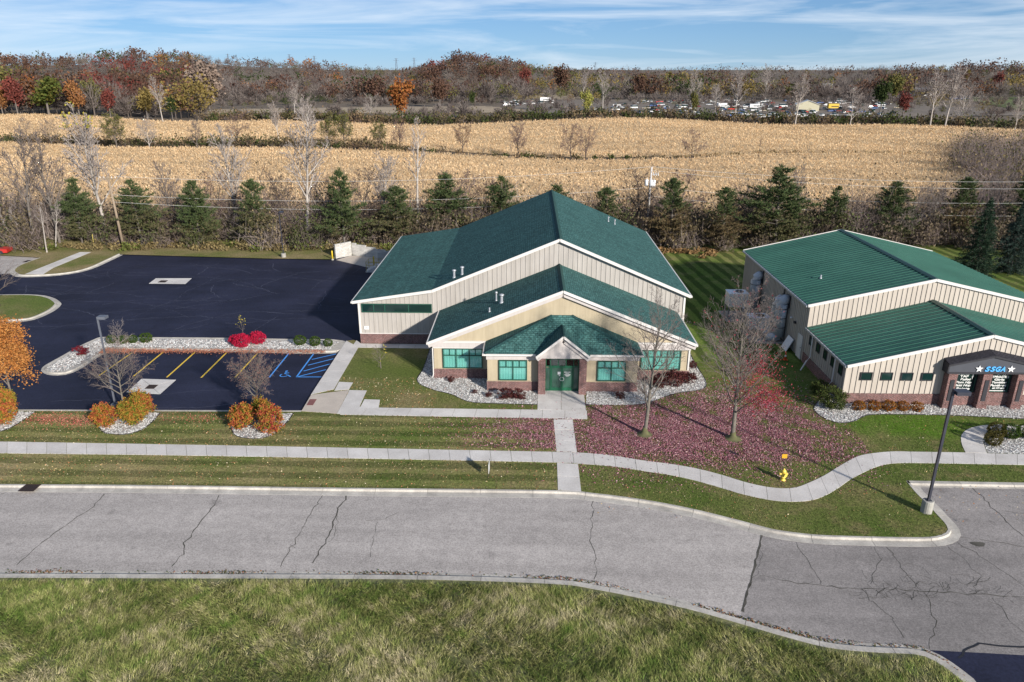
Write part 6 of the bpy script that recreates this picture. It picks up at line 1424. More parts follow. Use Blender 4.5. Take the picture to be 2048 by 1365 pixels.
def corn(name, label, poly, n, seed, hgt, row):
    r = np.random.default_rng(seed); P = np.array(poly); x0, y0 = P.min(0); x1, y1 = P.max(0)
    X = r.uniform(x0, x1, n); u = r.random(n) ** 1.25; Y = y0 + (y1 - y0) * u; Y = np.round((Y + 2.5 * np.sin(X * 0.02)) / row) * row - 2.5 * np.sin(X * 0.02) + r.normal(0, 0.14 * row, n)
    k = inside(X, Y, poly); X, Y = X[k], Y[k]; m = len(X); Z = terrain_z(X, Y) + 0.2
    a = r.uniform(0, 6.28, m); h = hgt * r.uniform(0.6, 1.15, m); w = 0.045 + 0.0004 * Y; Vs, cols = [], []; base = np.c_[X, Y, Z]; c = np.array([(0.72, 0.535, 0.325), (0.66, 0.48, 0.285), (0.76, 0.59, 0.375), (0.60, 0.43, 0.25), (0.70, 0.505, 0.30)])[r.integers(5, size=m)] * r.uniform(0.85, 1.12, (m, 1))
    c = c * (1 + 0.10 * np.sin(Y * 0.42 + 1.8 * np.sin(X * 0.013)) + 0.08 * np.sin(X * 0.05 + Y * 0.11))[:, None] * (1 - 0.18 * (r.random(m) < 0.25))[:, None]
    for j in range(3):
        t = a + j * 2.1 + r.normal(0, 0.3, m); d = np.c_[np.cos(t), np.sin(t), np.zeros(m)]; sd = np.c_[-np.sin(t), np.cos(t), np.zeros(m)] * (w * 0.8)[:, None]; z0 = h * (0.15 + 0.18 * j); p0 = base + np.c_[np.zeros(m), np.zeros(m), z0]; up = h * r.uniform(0.25, 0.5, m)
        p1 = p0 + d * (0.42 * h)[:, None] + np.c_[np.zeros(m), np.zeros(m), up]; Vs.append(np.stack([p0 - sd, p0 + sd, p1], 1)); cols.append(c * r.uniform(0.85, 1.15, (m, 1)))
    V = np.concatenate(Vs).reshape(-1, 3); F = np.arange(len(V)).reshape(-1, 3); o = mobj(name, np_mesh(name, V, [F], grow_col, np.concatenate(cols))); tag(o, label, 'corn', kind='stuff')
corn('corn', 'dry standing corn in the field behind the pines', FIELD1, 92000, 1, 0.95, 1.0); corn('corn', 'dry standing corn in the field beyond the hedge', FIELD2, 88000, 2, 1.2, 2.0)

# ---- conifers
def conifer(seed, H, Rb, whorls, per, droop, tuft, dens, mat_hi, mat_lo, lo_frac, gap=0.0, bare=0.12, power=0.9):
    r = np.random.default_rng(seed); segs = [(np.array([0, 0, H * k / 6]), np.array([0, 0, H * (k + 1) / 6]), 0.17 * (1 - k / 6) + 0.015, 0.17 * (1 - (k + 1) / 6) + 0.015) for k in range(6)]; pts, dirs = [], []
    for w in range(whorls):
        t = (w + 0.3 * r.random()) / whorls; z = H * (bare + (1 - bare) * t); L = Rb * (1 - t) ** power * (0.55 + 0.8 * r.random()) + 0.18; L *= min(1.0, 0.55 + 2.2 * t)
        for b in range(per):
            if r.random() < gap: continue
            a = 6.283 * (b + r.random() * 0.7) / per + w * 0.7; l = L * r.uniform(0.7, 1.15); d = np.array([math.cos(a), math.sin(a), 0.0]); rise = (0.45 * t + 0.10) if droop < 0 else -droop * (1 - t)
            p0 = np.array([0, 0, z]); p1 = p0 + d * l + np.array([0, 0, rise * l]); segs.append((p0, p1, 0.035 * (1 - t) + 0.012, 0.006)); k = max(3, int(l / 0.16 * dens))
            for j in range(k):
                u = 0.22 + 0.78 * (j + r.random()) / k; lat = np.cross(d, [0, 0, 1]) * r.normal(0, 0.17) * l * (1.15 - u); pts.append(p0 + (p1 - p0) * u + lat + np.array([0, 0, r.normal(0, 0.05)])); dirs.append(d + np.array([0, 0, 0.45 + rise]) + lat * 1.2)
    for j in range(int(10 * dens)): pts.append(np.array([0, 0, H * r.uniform(0.93, 1.02)]) + r.normal(0, 0.05, 3)); dirs.append(np.array([0, 0, 1.0]) + r.normal(0, 0.4, 3))
    pts, dirs = np.array(pts), np.array(dirs); dirs /= np.linalg.norm(dirs, axis=1)[:, None]
    def tufts(P, D):
        Vs = []
        for j in range(7):
            q = D * r.uniform(0.5, 1.0, (len(P), 1)) + r.normal(0, 0.62, P.shape); q /= np.linalg.norm(q, axis=1)[:, None]; s = np.cross(q, r.normal(size=P.shape)); s /= np.linalg.norm(s, axis=1)[:, None] + 1e-9; ln = tuft * r.uniform(0.7, 1.25, (len(P), 1))
            Vs.append(np.stack([P - s * tuft * 0.10, P + s * tuft * 0.10, P + q * ln], 1))
        V = np.concatenate(Vs).reshape(-1, 3); return V, np.arange(len(V)).reshape(-1, 3)
    lo = pts[:, 2] < H * (lo_frac + r.normal(0, 0.09, len(pts))); V, F = tubes(segs, 5); out = {'trunk': np_mesh('conifer_trunk', V, [F], bark_grey)}
    V, F = tufts(pts[~lo], dirs[~lo]); out['crown'] = np_mesh('conifer_crown', V, [F], mat_hi)
    if lo.sum() > 5: V, F = tufts(pts[lo], dirs[lo]); out['lower_boughs'] = np_mesh('conifer_boughs', V, [F], mat_lo)
    return out
pines = [conifer(200 + k, 10.0, 3.9, 22, 7, -1, 0.48, 1.15, needle, needle_olive, (0.42, 0.52, 0.34, 0.6, 0.3, 0.48)[k], (0.24, 0.36, 0.16, 0.3, 0.4, 0.2)[k], (0.12, 0.18, 0.05, 0.1, 0.2, 0.08)[k], (0.68, 0.8, 0.6, 0.68, 0.9, 0.55)[k]) for k in range(6)]
spruce = [conifer(220 + k, 10.0, 2.9, 34, 9, 0.25, 0.30, 1.5, needle_spruce, needle_spruce, 0.0, 0.0, 0.03, 0.95) for k in range(2)]
needle_brown = leafy('needle_brown', [(0.16, 0.105, 0.055), (0.10, 0.085, 0.04), (0.20, 0.14, 0.08), (0.07, 0.065, 0.03)], 0.1)
PINE = [(165, 487, 360, 0, 'pine standing west of the leaning utility pole'), (285, 490, 360, 1, 'thin pine just east of the leaning utility pole'), (402, 492, 364, 0, 'third pine from the west behind the dark lot'), (514, 494, 362, 2, 'pine directly behind the middle of the dark lot'), (690, 497, 343, 1, 'tall olive pine behind the loading dock'),
        (797, 490, 375, 3, 'short scruffy pine left of the big roof'), (892, 480, 352, 2, 'full green pine above the west slope of the big roof'), (1003, 470, 352, 0, 'pine half hidden by the west slope of the big roof'), (1113, 462, 372, 2, 'pine tip peeping over the roof ridge'), (1213, 470, 377, 2, 'small pine over the east slope of the big roof'),
        (1340, 497, 360, 3, 'bushy pine with brown skirts east of the transformer pole'), (1445, 500, 377, 3, 'brownish pine at the north end of the side lawn'), (1548, 500, 338, 2, 'tallest pine behind the ribbed metal roof'), (1660, 490, 373, 0, 'pine above the ridge of the ribbed metal roof'), (1765, 485, 365, 1, 'thin pine east of the metal roof ridge'), (1912, 482, 357, 1, 'slender pine left of the two spruces'), (2040, 470, 345, 0, 'pine behind the spruces at the right edge')]
for i, (bx, by, ty, k, lab) in enumerate(PINE):
    x, y = gp(bx, by); y = min(y, 107.5); h = level(bx, ty, y)[1]; x = level(bx, by, y)[0]
    k = i % 6 if k != 3 else 3; rp_ = np.random.default_rng(900 + i); f_ = rp_.uniform(0.85, 1.3)
    po_ = plant('pine_tree', lab, 'tree', (x, y, 0), pines[k], h / 10.0, i * 1.3, 'pines along the back of the lots', lean=(rp_.normal(0, 0.03), rp_.normal(0, 0.03)), mats={'lower_boughs': needle_brown} if k == 3 and bx > 1300 else None); po_.scale = (po_.scale[0] * f_, po_.scale[1] * f_, po_.scale[2])
for bx, by, ty, k, lab in ((1948, 555, 400, 0, 'dense blue-green spruce behind the metal-roofed hall'), (2018, 545, 402, 1, 'second spruce at the right edge, bluer than its neighbour')):
    x, y = gp(bx, by); plant('spruce_tree', lab, 'tree', (x, y, 0), spruce[k], level(bx, ty, y)[1] / 10.0, k, mats={'crown': leafy('needle_blue', [(0.03, 0.055, 0.045), (0.05, 0.08, 0.066), (0.022, 0.042, 0.034)], 0.1)} if k else None)

# ---- bare broadleaves of the tree line
LV_POP = [dict(n=16, t0=0.28, ang=(18, 42), ratio=0.42, up=0.07, wob=0.06, seg=5, rr=0.42, shape=lambda u: 1.0 - 0.5 * u), dict(n=7, t0=0.2, ang=(20, 45), ratio=0.45, up=0.05, wob=0.09, seg=4, rr=0.5), dict(n=5, t0=0.2, ang=(22, 50), ratio=0.5, up=0.02, wob=0.1, seg=3, rr=0.55), dict(n=2, t0=0.2, ang=(25, 50), ratio=0.55, up=0.0, wob=0.1, seg=2, rr=0.6)]
LV_RND = [dict(n=13, t0=0.12, ang=(30, 62), ratio=0.62, up=0.06, wob=0.12, seg=5, rr=0.5, shape=lambda u: 1.0 - 0.4 * u), dict(n=8, t0=0.2, ang=(25, 55), ratio=0.48, up=0.04, wob=0.14, seg=4, rr=0.5), dict(n=6, t0=0.15, ang=(25, 60), ratio=0.5, up=0.02, wob=0.15, seg=3, rr=0.55), dict(n=3, t0=0.2, ang=(25, 55), ratio=0.55, up=0.0, wob=0.1, seg=2, rr=0.6)]
LV_STK = [dict(n=9, t0=0.5, ang=(20, 40), ratio=0.22, up=0.1, wob=0.08, seg=4, rr=0.4), dict(n=5, t0=0.2, ang=(20, 45), ratio=0.5, up=0.03, wob=0.1, seg=3, rr=0.5), dict(n=4, t0=0.2, ang=(20, 45), ratio=0.5, up=0.0, wob=0.1, seg=2, rr=0.6)]
pop = [bare_meshes('poplar%d' % k, np.random.default_rng(300 + k), 10.0, 0.17, LV_POP, 1, trunk_bend=0.035, rmin=0.021) for k in range(3)]
rnd = [bare_meshes('round%d' % k, np.random.default_rng(310 + k), 7.5, 0.15, LV_RND, 1, trunk_bend=0.06, rmin=0.017) for k in range(3)]
stk = [bare_meshes('stick%d' % k, np.random.default_rng(320 + k), 10.0, 0.15, LV_STK, 1, trunk_bend=0.03, rmin=0.017) for k in range(2)]
PALE = {'trunk': bark_pale, 'branches': twig_pale}; GREY = None; REDT = {'trunk': bark_dark, 'branches': twig_red}; BRN = {'trunk': bark_dark, 'branches': twig_brown}
yl, tl = [], pop[0][1]; r = np.random.default_rng(330); q = tl[tl[:, 2] > 10.0]; q = q[r.random(len(q)) < 0.6]; V, F = cards(q, 0.20, r); cot = dict(pop[0][0]); cot['leaves'] = np_mesh('cottonwood_leaves', V, [F], leaf_yellow)
BARE = [(215, 480, 205, cot, 'cottonwood', 'tall pale cottonwood with yellow leaves left at its tip', PALE), (617, 486, 195, pop[1][0], 'bare_tree', 'tall white-barked bare tree with forked trunk behind the lot', PALE), (478, 470, 245, pop[2][0], 'bare_tree', 'bare pale tree between the third and fourth pines', PALE), (835, 480, 232, stk[0][0], 'bare_tree', 'tall straight pale trunk left of the big roof', PALE),
        (770, 478, 300, pop[0][0], 'bare_tree', 'slim bare tree behind the loading dock', PALE), (350, 476, 320, pop[2][0], 'bare_tree', 'thin grey bare tree between the second and third pines', GREY), (560, 470, 330, rnd[0][0], 'bare_tree', 'crooked dark bare tree behind the lot', BRN), (438, 474, 340, rnd[1][0], 'bare_tree', 'small reddish bare tree behind the third pine', REDT),
        (70, 492, 250, pop[1][0], 'bare_tree', 'tall grey bare tree at the western end of the lot', GREY), (120, 486, 262, pop[2][0], 'bare_tree', 'bare grey tree just west of the first pine', GREY), (18, 490, 300, pop[0][0], 'bare_tree', 'bare grey tree at the left frame edge', GREY),
        (94, 505, 395, stk[1][0], 'bare_tree', 'white leaning trunk nearest the service drive', PALE), (112, 496, 400, stk[0][0], 'bare_tree', 'second white leaning trunk by the service drive', PALE), (30, 492, 420, stk[1][0], 'bare_tree', 'white slanting trunk above the service drive', PALE), (50, 490, 410, stk[0][0], 'bare_tree', 'thin white trunk beside the slanting one', PALE),
        (925, 455, 338, rnd[2][0], 'bare_tree', 'round purplish bare tree right of the full green pine', REDT), (985, 452, 340, rnd[0][0], 'bare_tree', 'round purplish bare tree beside its twin above the roof', REDT), (730, 484, 335, rnd[1][0], 'bare_tree', 'brownish bare tree behind the dock wall', BRN), (655, 482, 350, rnd[2][0], 'bare_tree', 'small round bare tree west of the dock wall', BRN),
        (1272, 474, 322, rnd[0][0], 'bare_tree', 'vine-choked dark bare tree left of the transformer pole', BRN), (1350, 470, 338, rnd[1][0], 'bare_tree', 'reddish bare crown behind the bushy pine', REDT), (1492, 492, 370, rnd[2][0], 'bare_tree', 'twisted bare tree between two pines north of the side lawn', BRN), (1588, 480, 325, pop[1][0], 'bare_tree', 'bare grey crown beside the tallest pine', GREY),
        (1710, 486, 380, rnd[0][0], 'bare_tree', 'small bare tree behind the metal roof ridge', BRN), (1820, 490, 365, rnd[1][0], 'bare_tree', 'broad bare tree east of the metal roof ridge', GREY), (1860, 486, 368, rnd[2][0], 'bare_tree', 'broad arching bare tree left of the slender pine', GREY), (1985, 470, 330, rnd[0][0], 'bare_tree', 'bare grey thicket tree behind the spruces', GREY)]
for i, (bx, by, ty, parts, nm, lab, mt) in enumerate(BARE):
    x, y = gp(bx, by); y = min(max(y, 101.5), 110.5) if by < 494 else y; x, _ = level(bx, by, y); h = level(bx, ty, y)[1]; top = max(float(np.max([v.co.z for v in list(parts['branches'].vertices)[::50]])), 7.0)
    plant(nm, lab, 'tree', (x, y, 0), parts, h / top, i * 1.9 + 0.3, None, mt, lean=(0.0, -0.22) if 'leaning' in lab or 'slanting' in lab or 'thin white' in lab else (0, 0))

# ---- undergrowth of the tree line (one tangled mass)
def tangle(name, label, spots, n_each, seed, hgt, wid, cols, leafy_frac=0.25, thin=0.05, leaf=0.16):
    r = np.random.default_rng(seed); Vs, Cs = [], []
    for (x, y, z, s, c) in spots:
        n = int(n_each * s); p = np.c_[r.normal(0, 0.35 * wid * s, n), r.normal(0, 0.3 * wid * s, n), np.abs(r.normal(0, 0.25, n)) * hgt * s]; d = np.c_[r.normal(0, 0.6, n), r.normal(0, 0.6, n), np.abs(r.normal(0.8, 0.4, n))]; d /= np.linalg.norm(d, axis=1)[:, None]
        L = hgt * s * r.uniform(0.25, 0.75, n); lf = r.random(n) < leafy_frac; L = np.where(lf, leaf * 2.2, L); sd = np.cross(d, r.normal(size=(n, 3))); sd /= np.linalg.norm(sd, axis=1)[:, None]; sd *= np.where(lf, leaf, thin * 0.5)[:, None]
        p[:, 2] += np.where(lf, np.abs(r.normal(0, 0.4, n)) * hgt * s, 0); o_ = np.array([x, y, z]); Vs.append(np.stack([p - sd + o_, p + sd + o_, p + d * L[:, None] + o_], 1)); a, b = cols[c]; Cs.append(np.where(lf[:, None], np.array(b), np.array(a)) * r.uniform(0.65, 1.35, (n, 1)))
    V = np.concatenate(Vs).reshape(-1, 3); o = mobj(name, np_mesh(name, V, [np.arange(len(V)).reshape(-1, 3)], grow_col, np.concatenate(Cs))); return tag(o, label, 'undergrowth', kind='stuff')
r = np.random.default_rng(400); UC = [((0.20, 0.16, 0.148), (0.11, 0.09, 0.056)), ((0.16, 0.132, 0.115), (0.078, 0.09, 0.034)), ((0.27, 0.225, 0.205), (0.17, 0.135, 0.075)), ((0.185, 0.145, 0.134), (0.125, 0.098, 0.068))]
spots = [(x, 106.5 + r.normal(0, 2.6), 0, r.uniform(0.55, 1.35), int(r.integers(4))) for x in np.arange(-110, 92, 0.75)]
tangle('undergrowth', 'brown brush tangled between the pines behind the lots', spots, 420, 401, 3.9, 2.6, UC, 0.6, 0.06, 0.15)
spots = [(x, 101.5 + r.normal(0, 0.9), 0, r.uniform(0.4, 0.9), int(r.choice([0, 2, 2, 1]))) for x in np.arange(-95, -17, 0.7)]
spots = [(x, 110.5 + r.normal(0, 2.2), 0, r.uniform(0.7, 1.5), int(r.choice([0, 0, 3, 2]))) for x in np.arange(-112, 92, 0.8)]
tangle('sapling_thicket', 'grey leafless saplings crowded behind the pines', spots, 210, 404, 6.4, 2.0, UC, 0.10, 0.06)
spots = [(x, 101.5 + r.normal(0, 0.9), 0, r.uniform(0.4, 0.9), int(r.choice([0, 2, 2, 1]))) for x in np.arange(-95, -17, 0.7)]
tangle('weeds', 'tall dry weeds along the edge of the mown grass behind the lot', spots, 150, 402, 1.1, 1.8, [((0.20, 0.16, 0.09), (0.20, 0.16, 0.075)), ((0.12, 0.12, 0.04), (0.10, 0.12, 0.03)), ((0.22, 0.17, 0.10), (0.17, 0.13, 0.06))], 0.35, 0.06)
spots = [(x, 100.2 + r.normal(0, 1.2) , 0, r.uniform(0.4, 0.8), 0) for x in np.arange(15, 26, 0.6)]
tangle('weeds', 'brown litter at the north end of the striped lawn', spots, 120, 403, 0.5, 2.0, [((0.20, 0.13, 0.07), (0.24, 0.15, 0.07))], 0.6, 0.05)

# ---- hedge row between the fields and single trees in the stubble
HC = [((0.13, 0.105, 0.095), (0.085, 0.075, 0.035)), ((0.10, 0.085, 0.07), (0.055, 0.070, 0.022)), ((0.19, 0.16, 0.145), (0.14, 0.105, 0.06)), ((0.15, 0.11, 0.10), (0.17, 0.12, 0.07))]
def hedge_y(x): return float(np.interp(x, [-260, -180, -110, -60, 0, 60], [262, 252, 242, 229, 229, 228]))
spots = [(x, hedge_y(x) + r.normal(0, 1.2), float(terrain_z(x, hedge_y(x))), r.uniform(0.5, 1.3) * (1.0 if x < -40 else 0.5), int(r.integers(4))) for x in np.arange(-260, 36, 1.6) if r.random() < (0.92 if x < -40 else 0.5)]
tangle('hedge_row', 'dark low hedge row between the two cornfields', spots, 190, 410, 2.6, 4.0, HC, 0.5, 0.10, 0.28)
spots = [(x, 229 + 0.02 * x + r.normal(0, 0.8), float(terrain_z(x, 229)), r.uniform(0.2, 0.5), 2) for x in np.arange(36, 120, 1.6) if r.random() < 0.6]
tangle('hedge_row', 'thin grassy strip continuing the hedge across the field', spots, 90, 411, 1.6, 4.0, [*HC[:2], ((0.26, 0.19, 0.11), (0.20, 0.15, 0.07))], 0.5, 0.10, 0.25)
thicket = leafy('leaf_thicket', [(0.16, 0.10, 0.05), (0.22, 0.13, 0.06), (0.12, 0.09, 0.04)], 0.2); leaf_olive = leafy('leaf_olive_green', [(0.14, 0.145, 0.035), (0.10, 0.115, 0.03), (0.20, 0.17, 0.05)], 0.3)
def with_leaves(var, frac, size, mat, seed, rep=1):
    r_ = np.random.default_rng(seed); t = var[1]; q = np.repeat(t[r_.random(len(t)) < frac], rep, 0); q = q + r_.normal(0, 0.15, q.shape); V, F = cards(q, size, r_); d = dict(var[0]); d['leaves'] = np_mesh('leaves', V, [F], mat); return d
rnd_brown = with_leaves(rnd[2], 0.5, 0.22, thicket, 1); rnd_olive = with_leaves(rnd[0], 0.7, 0.28, leaf_olive, 2, 2)
MID = [(925, 303, 248, rnd_brown, 'lone russet-leaved tree in the middle of the cornfields', REDT), (1036, 306, 248, rnd[0][0], 'slim bare tree standing east of the lone russet tree', REDT), (1142, 310, 248, rnd[1][0], 'taller of two bare hedge trees at the east end of the hedge', REDT), (1172, 311, 252, rnd[2][0], 'second bare hedge tree at the east end of the hedge', REDT), (1383, 313, 258, rnd[1][0], 'small round bare tree alone in the cornfield', REDT), (1517, 312, 275, stk[0][0], 'tiny lone sapling in the cornfield', BRN), (1803, 322, 300, stk[1][0], 'dead stalk of a tree in the eastern cornfield', BRN),
       (690, 300, 232, rnd_olive, 'yellow-green leaved tree in the hedge row', None), (660, 300, 240, rnd_olive, 'olive green tree west of the yellow-green one in the hedge', None), (760, 302, 248, rnd_olive, 'small yellowish tree at the gap in the hedge row', None), (800, 304, 245, rnd[0][0], 'bare pinkish tree right of the yellowish hedge trees', REDT), (560, 300, 225, pop[0][0], 'tall pale bare tree in the hedge row', PALE), (475, 300, 225, rnd[1][0], 'reddish bare tree in the hedge row', REDT), (395, 300, 240, rnd[2][0], 'grey bare tree in the hedge row', GREY), (300, 300, 238, rnd[0][0], 'pale bare tree in the western hedge row', PALE), (235, 300, 232, rnd_olive, 'olive tinted tree in the western hedge row', None), (60, 296, 235, rnd[1][0], 'bare tree in the hedge row at the far left', GREY), (105, 297, 238, rnd[2][0], 'second bare tree in the hedge row at the far left', GREY), (165, 298, 245, rnd[0][0], 'third bare tree in the hedge row at the far left', GREY), (620, 300, 215, pop[2][0], 'slender bare tree in the middle of the hedge row', PALE)]
for i, (bx, by, ty, parts, lab, mt) in enumerate(MID):
    x, y = gp(bx, by); z = float(terrain_z(x, y)); h = level(bx, ty, y)[1] - z; plant('field_tree', lab, 'tree', (x, y, z), parts, max(h, 3.0) / (9.0 if parts is not stk[0][0] else 10.0), i * 1.1, None, mt)
# bare thicket on the right
spots = [(r.uniform(80, 235), r.uniform(120, 260), 0, r.uniform(1.2, 2.4), int(r.choice([0, 2, 2, 1]))) for _ in range(260)]; spots = [(x, y, float(terrain_z(x, y)), s, c) for x, y, _, s, c in spots if x > 66 + (y - 110) * 0.50]
tangle('thicket', 'grey leafless thicket at the right end of the cornfield', spots, 220, 420, 4.0, 4.2, [((0.20, 0.165, 0.15), (0.14, 0.11, 0.05)), ((0.16, 0.13, 0.11), (0.09, 0.095, 0.03)), ((0.24, 0.195, 0.185), (0.18, 0.14, 0.08))], 0.22, 0.07, 0.2)

# ---- far woods: every tree its own crown and trunk, merged into a few masses
SPEC = {'oak': [(0.098, 0.054, 0.038), (0.115, 0.066, 0.044), (0.088, 0.050, 0.040)], 'grey': [(0.145, 0.120, 0.110), (0.115, 0.094, 0.087), (0.175, 0.148, 0.136)], 'pale': [(0.22, 0.19, 0.17), (0.18, 0.155, 0.14)], 'olive': [(0.115, 0.11, 0.032), (0.15, 0.13, 0.042), (0.085, 0.095, 0.03)], 'green': [(0.045, 0.062, 0.018), (0.035, 0.055, 0.016)], 'orange': [(0.25, 0.12, 0.045), (0.22, 0.095, 0.04)], 'gold': [(0.21, 0.155, 0.05), (0.175, 0.135, 0.045)], 'red': [(0.17, 0.045, 0.035), (0.14, 0.045, 0.038)]}
def wood(name, label, n, seed, region, mix, hr, cards_n=64, power=1.7, avoid=None):
    r = np.random.default_rng(seed); th = r.uniform(region[0], region[1], n); y0, y1 = region[2], region[3]; Y = y0 + (y1 - y0) * r.random(n) ** power; X = np.tan(th) * Y
    if avoid: kp = ~inside(X, Y, avoid); th, Y, X = th[kp], Y[kp], X[kp]; n = len(X)
    names = list(mix); pr = np.array([mix[k] for k in names], float); pr /= pr.sum(); sp = r.choice(len(names), n, p=pr); nc = max(6, n // 7); cth = r.uniform(region[0], region[1], nc); cy = np.log(y0 + (y1 - y0) * r.random(nc) ** power); csp = r.choice(len(names), nc, p=pr); chs = r.uniform(0.72, 1.25, nc); near_ = np.argmin(((th[:, None] - cth[None]) * 3.0) ** 2 + ((np.log(Y)[:, None] - cy[None]) * 1.2) ** 2, axis=1); sp = np.where(r.random(n) < 0.62, csp[near_], sp); Vq, Cq, Vt, Ct = [], [], [], []
    for i in range(n):
        k = names[sp[i]]; cs = SPEC[k]; c = np.array(cs[r.integers(len(cs))]) * r.uniform(0.85, 1.15); h = r.uniform(*hr) * (1.0 if k != 'olive' else 0.8) * chs[near_[i]]; wv = h * r.uniform(0.38, 0.58); z = float(terrain_z(X[i], Y[i])); o_ = np.array([X[i], Y[i], z]); bare = k in ('grey', 'pale')
        q_ = float(np.clip(620.0 / Y[i], 0.33, 1.5)); m = int(cards_n * q_ * 1.5); f = 0.62 / q_ ** 0.45
        if bare:
            m = int(m * 1.7); d = np.c_[r.normal(0, 0.55, m), r.normal(0, 0.55, m), np.abs(r.normal(0.8, 0.35, m))]; d /= np.linalg.norm(d, axis=1)[:, None]; p = d * np.array([wv, wv, h * 0.75]) * r.uniform(0.1, 0.85, (m, 1)); p[:, 2] += h * 0.12; L = h * r.uniform(0.10, 0.30, m); s = np.cross(d, r.normal(size=(m, 3))); s /= np.linalg.norm(s, axis=1)[:, None]; s *= 0.12 * (1 + Y[i] / 1500.0)
            Vt.append(np.stack([p - s + o_, p + s + o_, p + d * L[:, None] + o_], 1)); Ct.append(c * r.uniform(0.7, 1.3, (m, 1)))
        else:
            d = r.normal(size=(m, 3)); d /= np.linalg.norm(d, axis=1)[:, None]; kk = r.normal(size=(5, 3)); kk /= np.linalg.norm(kk, axis=1)[:, None]; rad = 1 + 0.35 * (np.maximum(0, d @ kk.T) ** 2 * r.uniform(-0.8, 0.9, 5)).sum(1); p = d * (rad * (0.55 + 0.45 * r.random(m)))[:, None] * np.array([wv, wv, h * 0.40]); p[:, 2] += h * 0.60
            V, _ = cards(p + o_, h * 0.15 * f, r, 0.8); Vq.append(V.reshape(-1, 4, 3)); Cq.append(c * r.uniform(0.75, 1.25, (m, 1)))
        tw = 0.016 * h; a = r.uniform(0, 3.14); sd = np.array([math.cos(a), math.sin(a), 0]) * tw; Vt.append(np.array([[o_ - sd, o_ + sd, o_ + np.array([0, 0, h * 0.7])], [o_ - sd[[1, 0, 2]], o_ + sd[[1, 0, 2]], o_ + np.array([0, 0, h * 0.7])]])); Ct.append(np.tile(np.array([[0.15, 0.125, 0.11]]), (2, 1)))
    Vq_ = np.concatenate(Vq).reshape(-1, 3) if Vq else np.zeros((0, 3)); Vt_ = np.concatenate(Vt).reshape(-1, 3); nq = len(Vq_)
    fs, cs = [], []
    if nq: fs.append(np.arange(nq).reshape(-1, 4)); cs.append(np.concatenate(Cq))
    fs.append(np.arange(len(Vt_)).reshape(-1, 3) + nq); cs.append(np.concatenate(Ct)); o = mobj(name, np_mesh(name, np.concatenate([Vq_, Vt_]), fs, grow_col, np.concatenate(cs))); return tag(o, label, 'woods', kind='stuff')
wood('far_wood', 'autumn wood rising on the western hill', 1500, 500, (-0.80, -0.40, 400, 1500), dict(oak=3.0, grey=4.0, olive=0.8, orange=0.4, green=0.3, red=0.35, gold=0.08), (13, 20), 62, 1.3)
wood('far_wood', 'grey and russet wood behind the western clearing', 1000, 501, (-0.42, -0.05, 590, 1700), dict(oak=2.0, grey=5.6, olive=0.9, orange=0.2, green=0.3, pale=0.4), (11, 17), 60, 1.9)
wood('far_wood', 'mixed wood behind the junkyard', 1050, 502, (-0.06, 0.42, 640, 1700), dict(oak=1.8, grey=5.0, olive=1.3, orange=0.2, green=0.45, gold=0.3, pale=0.5), (11, 17), 60, 1.9)
wood('far_wood', 'mixed wood at the eastern horizon', 850, 503, (0.40, 0.80, 640, 1700), dict(oak=2.2, grey=4.8, olive=1.0, orange=0.15, green=0.3, gold=0.25, pale=0.3), (11, 17), 60, 1.9)
wood('far_wood', 'low grey woodland about the western clearing', 420, 504, (-0.42, -0.02, 385, 600), dict(grey=6, olive=1.0, green=0.6, oak=0.6), (3, 8), 60, 1.0, [(-215, 405), (-15, 415), (5, 470), (-30, 535), (-120, 515), (-215, 480)])
wood('far_wood', 'russet wood on the low rise at the centre of the skyline', 330, 507, (-0.155, 0.005, 900, 1260), dict(oak=5, grey=2, red=0.6, olive=0.6), (11, 18), 60, 1.0)
wood('far_wood', 'russet wood on the rise at the right of the skyline', 300, 508, (0.42, 0.78, 880, 1280), dict(oak=4, grey=2.5, gold=0.3, olive=0.8), (11, 18), 56, 1.0)
wood('far_wood', 'brushy trees around the junkyard', 360, 505, (-0.02, 0.66, 405, 640), dict(grey=5, olive=0.8, pale=1.0, oak=0.6, gold=0.2), (2.5, 8.5), 46, 0.8)
wood('far_wood', 'endless woods along the skyline', 2600, 506, (-0.85, 0.85, 1700, 6500), dict(oak=3.0, grey=2.0, olive=1.2, green=0.4), (11, 25), 26, 1.2)
def far_hedge_y(x): return float(np.interp(x, [-330, -140, -60, -20, 20, 70, 120, 215, 330], [396, 388, 358, 362, 358, 378, 358, 348, 352]))
spots = [(x, far_hedge_y(x) + abs(r.normal(0, 5)), float(terrain_z(x, far_hedge_y(x))), r.uniform(0.6, 1.4), int(r.choice([0, 1, 1, 2, 3]))) for x in np.arange(-170, 320, 1.7)]
tangle('far_hedge', 'dark green and brown hedge along the far side of the cornfield', spots, 150, 430, 3.4, 4.5, HC, 0.55, 0.14, 0.42)

